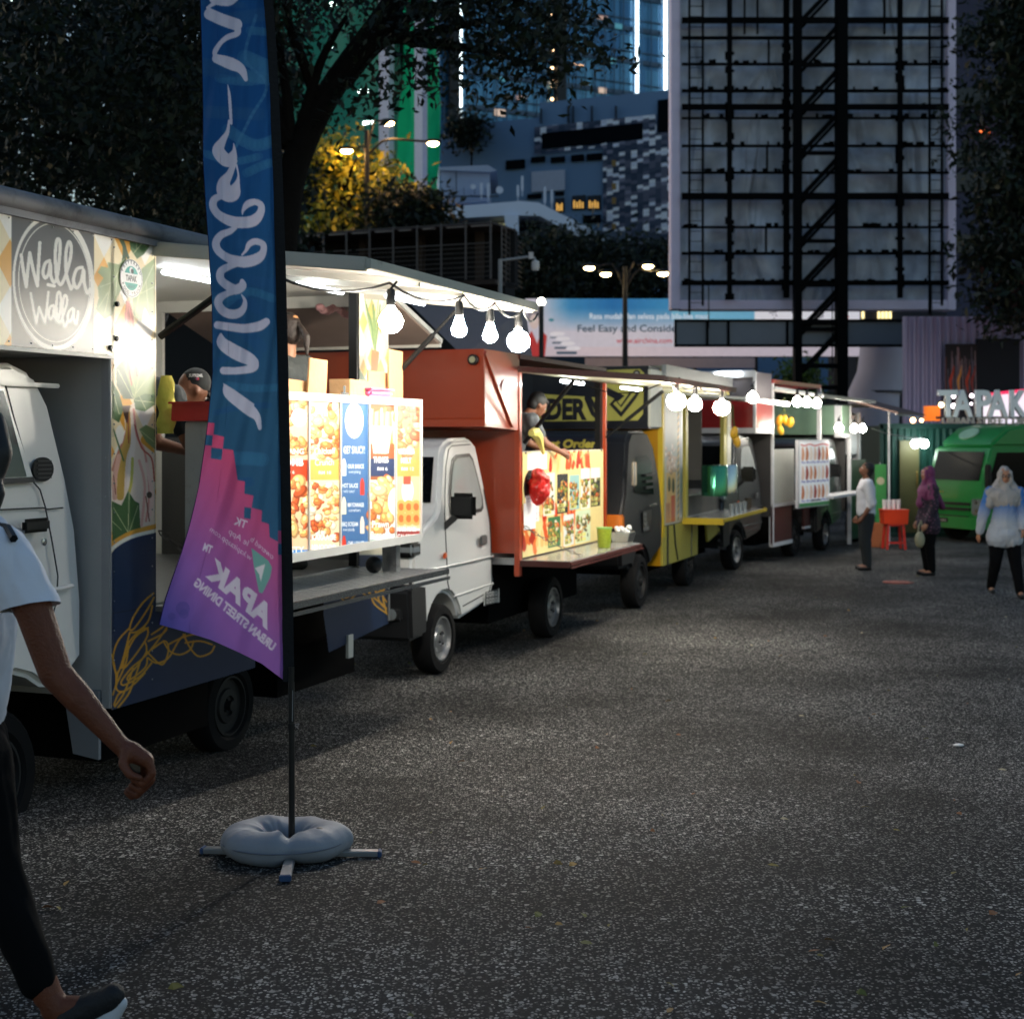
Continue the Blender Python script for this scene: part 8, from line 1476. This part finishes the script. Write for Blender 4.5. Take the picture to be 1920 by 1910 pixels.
# ------------------------------------------------ container, letter sign, green truck
CT = thing('green_container', 'dark green corrugated container with brown door below the letter sign', 'container'); cy_ = 27.6; x0_, x1_ = P(1652, 0, cy_).x, P(1990, 0, cy_).x; zt2 = CH-(796-HY)*cy_/F
cgm = M('container_green', (8, 58, 50), .5, .1, var=.15)
vs = []; n = 110
for i in range(n+1): x = x0_+(x1_-x0_)*i/n; d = .035 if i % 4 in (1, 2) else 0; vs += [(x, cy_+d, .05), (x, cy_+d, zt2-.06)]
b = MB(); b.add(vs, [(2*i, 2*i+2, 2*i+3, 2*i+1) for i in range(n)]); b.build('front_wall', cgm, CT, norm=False)
b = MB(); b.box(x0_, x1_, cy_+.06, cy_+2.4, .02, zt2-.02); b.build('container_shell', M('container_dark', (8, 40, 34), .6), CT)
b = MB(); b.box(x0_-.02, x1_, cy_-.03, cy_+.05, zt2-.08, zt2+.02); b.box(x0_-.03, x0_+.04, cy_-.03, cy_+.05, 0, zt2); b.box(x0_, x1_, cy_-.03, cy_+.05, 0, .08); b.build('rail', M('container_rail', (10, 52, 46), .5), CT)
xa, xb = P(1686, 0, cy_).x, P(1722, 0, cy_).x; b = MB(); b.box(xa, xb, cy_-.05, cy_-.01, .08, CH-(826-HY)*cy_/F); d_ = b.build('door', M('door_olive', (88, 84, 50), .6, var=.15), CT); b = MB(); b.tube([(xb-.05, cy_-.07, 1.25), (xb-.05, cy_-.1, 1.2), (xb-.05, cy_-.1, 1.02), (xb-.05, cy_-.07, .97)], .012, 6); b.build('door_handle', M('brass', (150, 120, 60), .4, .8), d_)
LS = thing('letter_sign', 'large white TAPAK letters with small URBAN STREET DINING below on the container roof', 'sign')
def letters(txt, px, py, fit, hpx, Y, th, mat, name, lean=0):
    tr_, wd = text_tris(txt, .035); s = Y/F; k = fit*s/wd; ks = hpx*s/.73; b = MB(); o = P(px, py, Y)
    cu = bpy.data.curves.new(name, 'FONT'); cu.body = txt; cu.size = 1; cu.offset = .03; cu.extrude = th/2; cu.resolution_u = 3; ob = bpy.data.objects.new(name, cu); COL.objects.link(ob); me = bpy.data.meshes.new_from_object(ob.evaluated_get(bpy.context.evaluated_depsgraph_get())); bpy.data.objects.remove(ob)
    me.transform(Matrix.Translation(o) @ Matrix.Rotation(math.radians(90), 4, 'X') @ Matrix.Diagonal((k, ks, 1, 1))); me.materials.clear(); me.materials.append(mat); r_ = bpy.data.objects.new(name, me); COL.objects.link(r_); r_.parent = LS; return r_
lw = M('letter_white', (236, 236, 236), .6)
for ch, x, w_ in (('T', 1759, 36), ('A', 1787, 36), ('P', 1826, 33), ('A', 1853, 36), ('K', 1891, 34)): letters(ch, x, 780, w_, 50, 27.75, .12, lw, 'letter_'+ch.lower()+'_block')
letters('URBAN STREET DINING', 1766, 795, 196, 12.5, 27.7, .06, M('letter_warm', (210, 196, 184), .6), 'small_lettering')
b = MB(); b.bar(P(1755, 783, 27.85), P(1990, 783, 27.85), .03, .05); b.build('letter_rail', M('rail_dark', (40, 42, 46), .6), LS)
oc = thing('orange_lamp_box', 'orange glowing lamp box left of the big letters', 'lamp'); b = MB(); a, c2 = P(1737, 789, 28.8), P(1763, 761, 28.8); b.box(a.x, c2.x, 28.8, 29.0, a.z, c2.z); b.build('lamp_box', M('orange_glow', (230, 120, 30), emit=(225, 110, 30), es=.3), oc); b = MB(); b.ball(P(1765, 759, 28.5), .05, 10); b.build('lamp_bulb', M('lamp_hot', (255, 240, 200), emit=(255, 220, 150), es=6), oc, smooth=True)
for (x, y, r_, lb) in ((1788, 743, .04, 'white party bulb between the T and first A, upper'), (1788, 761, .05, 'white party bulb between the T and first A, lower'), (1801, 745, .025, 'small white bulb left of the first A tip'), (1822, 742, .04, 'white bulb between the first A and the P, upper'), (1821, 757, .025, 'small white bulb between the first A and the P, lower'), (1712, 788, .05, 'warm uplight glowing on the container roof edge'), (1728, 788, .035, 'second warm uplight on the container roof edge')):
    b = MB(); b.ball(P(x, y, 28.2), r_, 8); o = b.build('party_bulb', M('party_glow', (255, 240, 250), emit=(255, 235, 245), es=3) if x > 1740 else M('warm_glow', (255, 200, 150), emit=(255, 190, 130), es=8), None, smooth=True); tag(o, lb, 'light bulb', 'small lights behind the letters')
nf = thing('lit_stall', 'brightly lit white stall with pink roof edge behind the last letters', 'stall'); a, c2 = P(1879, 792, 29.8), P(1990, 735, 29.8); b = MB(); b.box(a.x, c2.x, 29.8, 31, 0, c2.z); b.build('stall_wall', M('stall_glow', (240, 230, 240), emit=(240, 228, 240), es=.35), nf); b = MB(); b.prism([P(1874, 735, 29.7), P(1990, 722, 29.7), P(1990, 728, 29.7), P(1876, 740, 29.7)], (0, 1, 0)); b.build('roof_edge', M('pink_neon', (230, 50, 90), emit=(230, 50, 90), es=.5), nf)
# last string of lights with a bulb pair on the container
cb = MB(); cb.tube([P(1634, 803, 26), P(1660, 812, 26.3), P(1700, 820, 26.8), P(1728, 822, 27.2)], .012, 6); tag(cb.build('light_string', M('string_pale', (150, 150, 150), .6), None, smooth=True), 'pale light string running from the last awning to the container', 'cable')
for k, x in enumerate((1716, 1733)):
    t = thing('hanging_bulb', ('left', 'right')[k]+' glaring bulb of the pair on the dark green container', 'light bulb', P(x, 832, 27.2), 0, 'bulb pair on the container'); b = MB(); b.ball((0, 0, 0), .085, 10); b.build('glass', M('bulb_glow30', (255, 255, 252), emit=(245, 255, 250), es=14), t, smooth=True); b = MB(); b.lathe([(.03, .08), (.03, .14)], n=10); b.build('socket', blackp, t)
# green delivery truck
C_ = P(1845, 0, 25.6); L_ = P(1741, 0, 26.9); ex = Vector((C_.x-L_.x, C_.y-L_.y, 0)); Wd = ex.length; ex.normalize(); ey = Vector((-ex.y, ex.x, 0)); GT = thing('green_truck', 'green box truck with roof fairing parked before the dark container', 'truck', Vector((L_.x, L_.y, 0)), math.atan2(ex.y, ex.x))
gp = M('truck_green', (14, 126, 52), .4, coat=.1, var=.05); s26 = 26/F
z_ = lambda y: CH-(y-HY)*25.8/F
prof = [(0.02, z_(992)), (-.03, z_(960)), (-.02, z_(905)), (.16, z_(843)), (.22, z_(838)), (1.35, z_(838)), (1.45, z_(860)), (1.45, z_(992))]
def across(pr, x0, x1): b = MB(); n = len(pr); b.add([(x0, y, z) for y, z in pr]+[(x1, y, z) for y, z in pr], [tuple(range(n)), tuple(range(n, 2*n))[::-1]]+[(i, (i+1) % n, n+(i+1) % n, n+i) for i in range(n)]); return b
across(prof, 0, Wd).build('cab', gp, GT, smooth=True, bevel=.022, seg=3)
across([(.2, z_(838)), (.28, z_(826)), (.62, z_(802)), (1.05, z_(795)), (1.4, z_(796)), (1.4, z_(838))], .06, Wd-.04).build('roof_fairing', gp, GT, smooth=True, bevel=.05, seg=3)
b = MB(); A0_, B0_ = (.0-.025, z_(901)), (.145-.02, z_(847)); b.add([(.1, A0_[0], A0_[1]), (Wd-.1, A0_[0], A0_[1]), (Wd-.12, B0_[0], B0_[1]), (.12, B0_[0], B0_[1])], [(0, 1, 2, 3)]); b.build('windshield', glass, GT, norm=False)
b = MB(); b.add([(Wd+.006, .16, z_(925)), (Wd+.006, 1.2, z_(925)), (Wd+.006, 1.2, z_(848)), (Wd+.006, .3, z_(848)), (Wd+.006, .14, z_(895))], [(0, 1, 2, 3, 4)]); b.build('side_window', glass, GT, norm=False)
b = MB(); b.box(.15, Wd-.3, -.06, -.03, z_(948), z_(943)); b.box(.15, Wd-.3, -.06, -.03, z_(958), z_(953)); b.box(.3, Wd-.35, -.065, -.03, z_(984), z_(968)); b.build('grille', M('black_plastic', (20, 21, 22), .45), GT)
b = MB(); b.box(-.02, Wd+.02, -.09, -.0, z_(993), z_(970)); b.build('bumper', gp, GT, bevel=.02, smooth=True)
for x0__, x1__ in ((Wd-.28, Wd+.01), (-.01, .26)):
    b = MB(); b.box(x0__, x1__, -.055, .1, z_(966), z_(932)); h = b.build('headlight', M('lens_clear', (150, 158, 156), .15, .5, spec=1), GT, bevel=.03, smooth=True)
    for k in range(2): b = MB(); b.lathe([(.045, -.058), (.03, -.05), (.01, -.045)], ((x0__+x1__)/2, 0, z_(941+k*16)), 'y', 14); b.build('reflector', chrome, h)
b = MB(); b.box(.35, .62, -.1, -.085, z_(982), z_(974)); b.build('number_plate', M('plate_black', (18, 18, 18), .5), GT)
cv = Cv(0, 0, 60, 16, 60, 16, (16, 16, 17), 2); cv.text('W 8521', 4, 13, 13, (190, 190, 190), bold=.03, fit=50); im = cv.get()
def gfn(xa_, xb_, y_, z1, z0, lean=0):
    return lambda fx, fy: (xa_+(xb_-xa_)*fx, y_+lean*(1-fy)+0*fx, z1+(z0-z1)*fy)
sheet('plate_lettering', im, gfn(.37, .60, -.102, z_(975), z_(981)), MP('sticker_print', .3), GT, False)
b = MB(); t = np.linspace(0, 6.283, 25)[:-1]; b.prism([(Wd*.42+.22*math.cos(a), .43+.13*math.sin(a), z_(815)+.095*math.sin(a)+.014) for a in t], (0, -.012, .018)); b.build('round_badge', M('badge_green', (150, 190, 160), .5), GT)
b = MB(); b.box(Wd+.02, Wd+.16, -.02, .04, z_(915), z_(870)); b.build('mirror', M('black_plastic', (20, 21, 22), .45), GT, bevel=.02)
b = MB(); b.box(-.05, Wd+.05, 1.6, 5.6, .6, z_(793)); b.build('cargo_box', M('cargo_green', (10, 80, 50), .5), GT)
b = MB(); b.box(.1, Wd-.1, .2, 5.2, .25, .6); b.build('chassis', M('chassis_black', (16, 16, 17), .8), GT)
for y_ in (.6, 3.9):
    for x_ in (.0, Wd-.2): b = MB(); b.lathe([(.17, x_), (.28, x_), (.3, x_+.03), (.3, x_+.18), (.28, x_+.2), (.17, x_+.2)], (0, y_, .3), 'x', 24); wh = b.build('wheel', tyre_m, GT, smooth=True); b = MB(); b.lathe([(.17, x_+.02), (.17, x_+.19), (.06, x_+.17)], (0, y_, .3), 'x', 20); b.build('rim', rim_m, wh, smooth=True)
for k in range(2): b = MB(); b.ball((.35+k*.06, -.03, z_(924)), .012, 6); b.build('marker_lamp', M('marker_amber', (220, 150, 40), .3), GT)
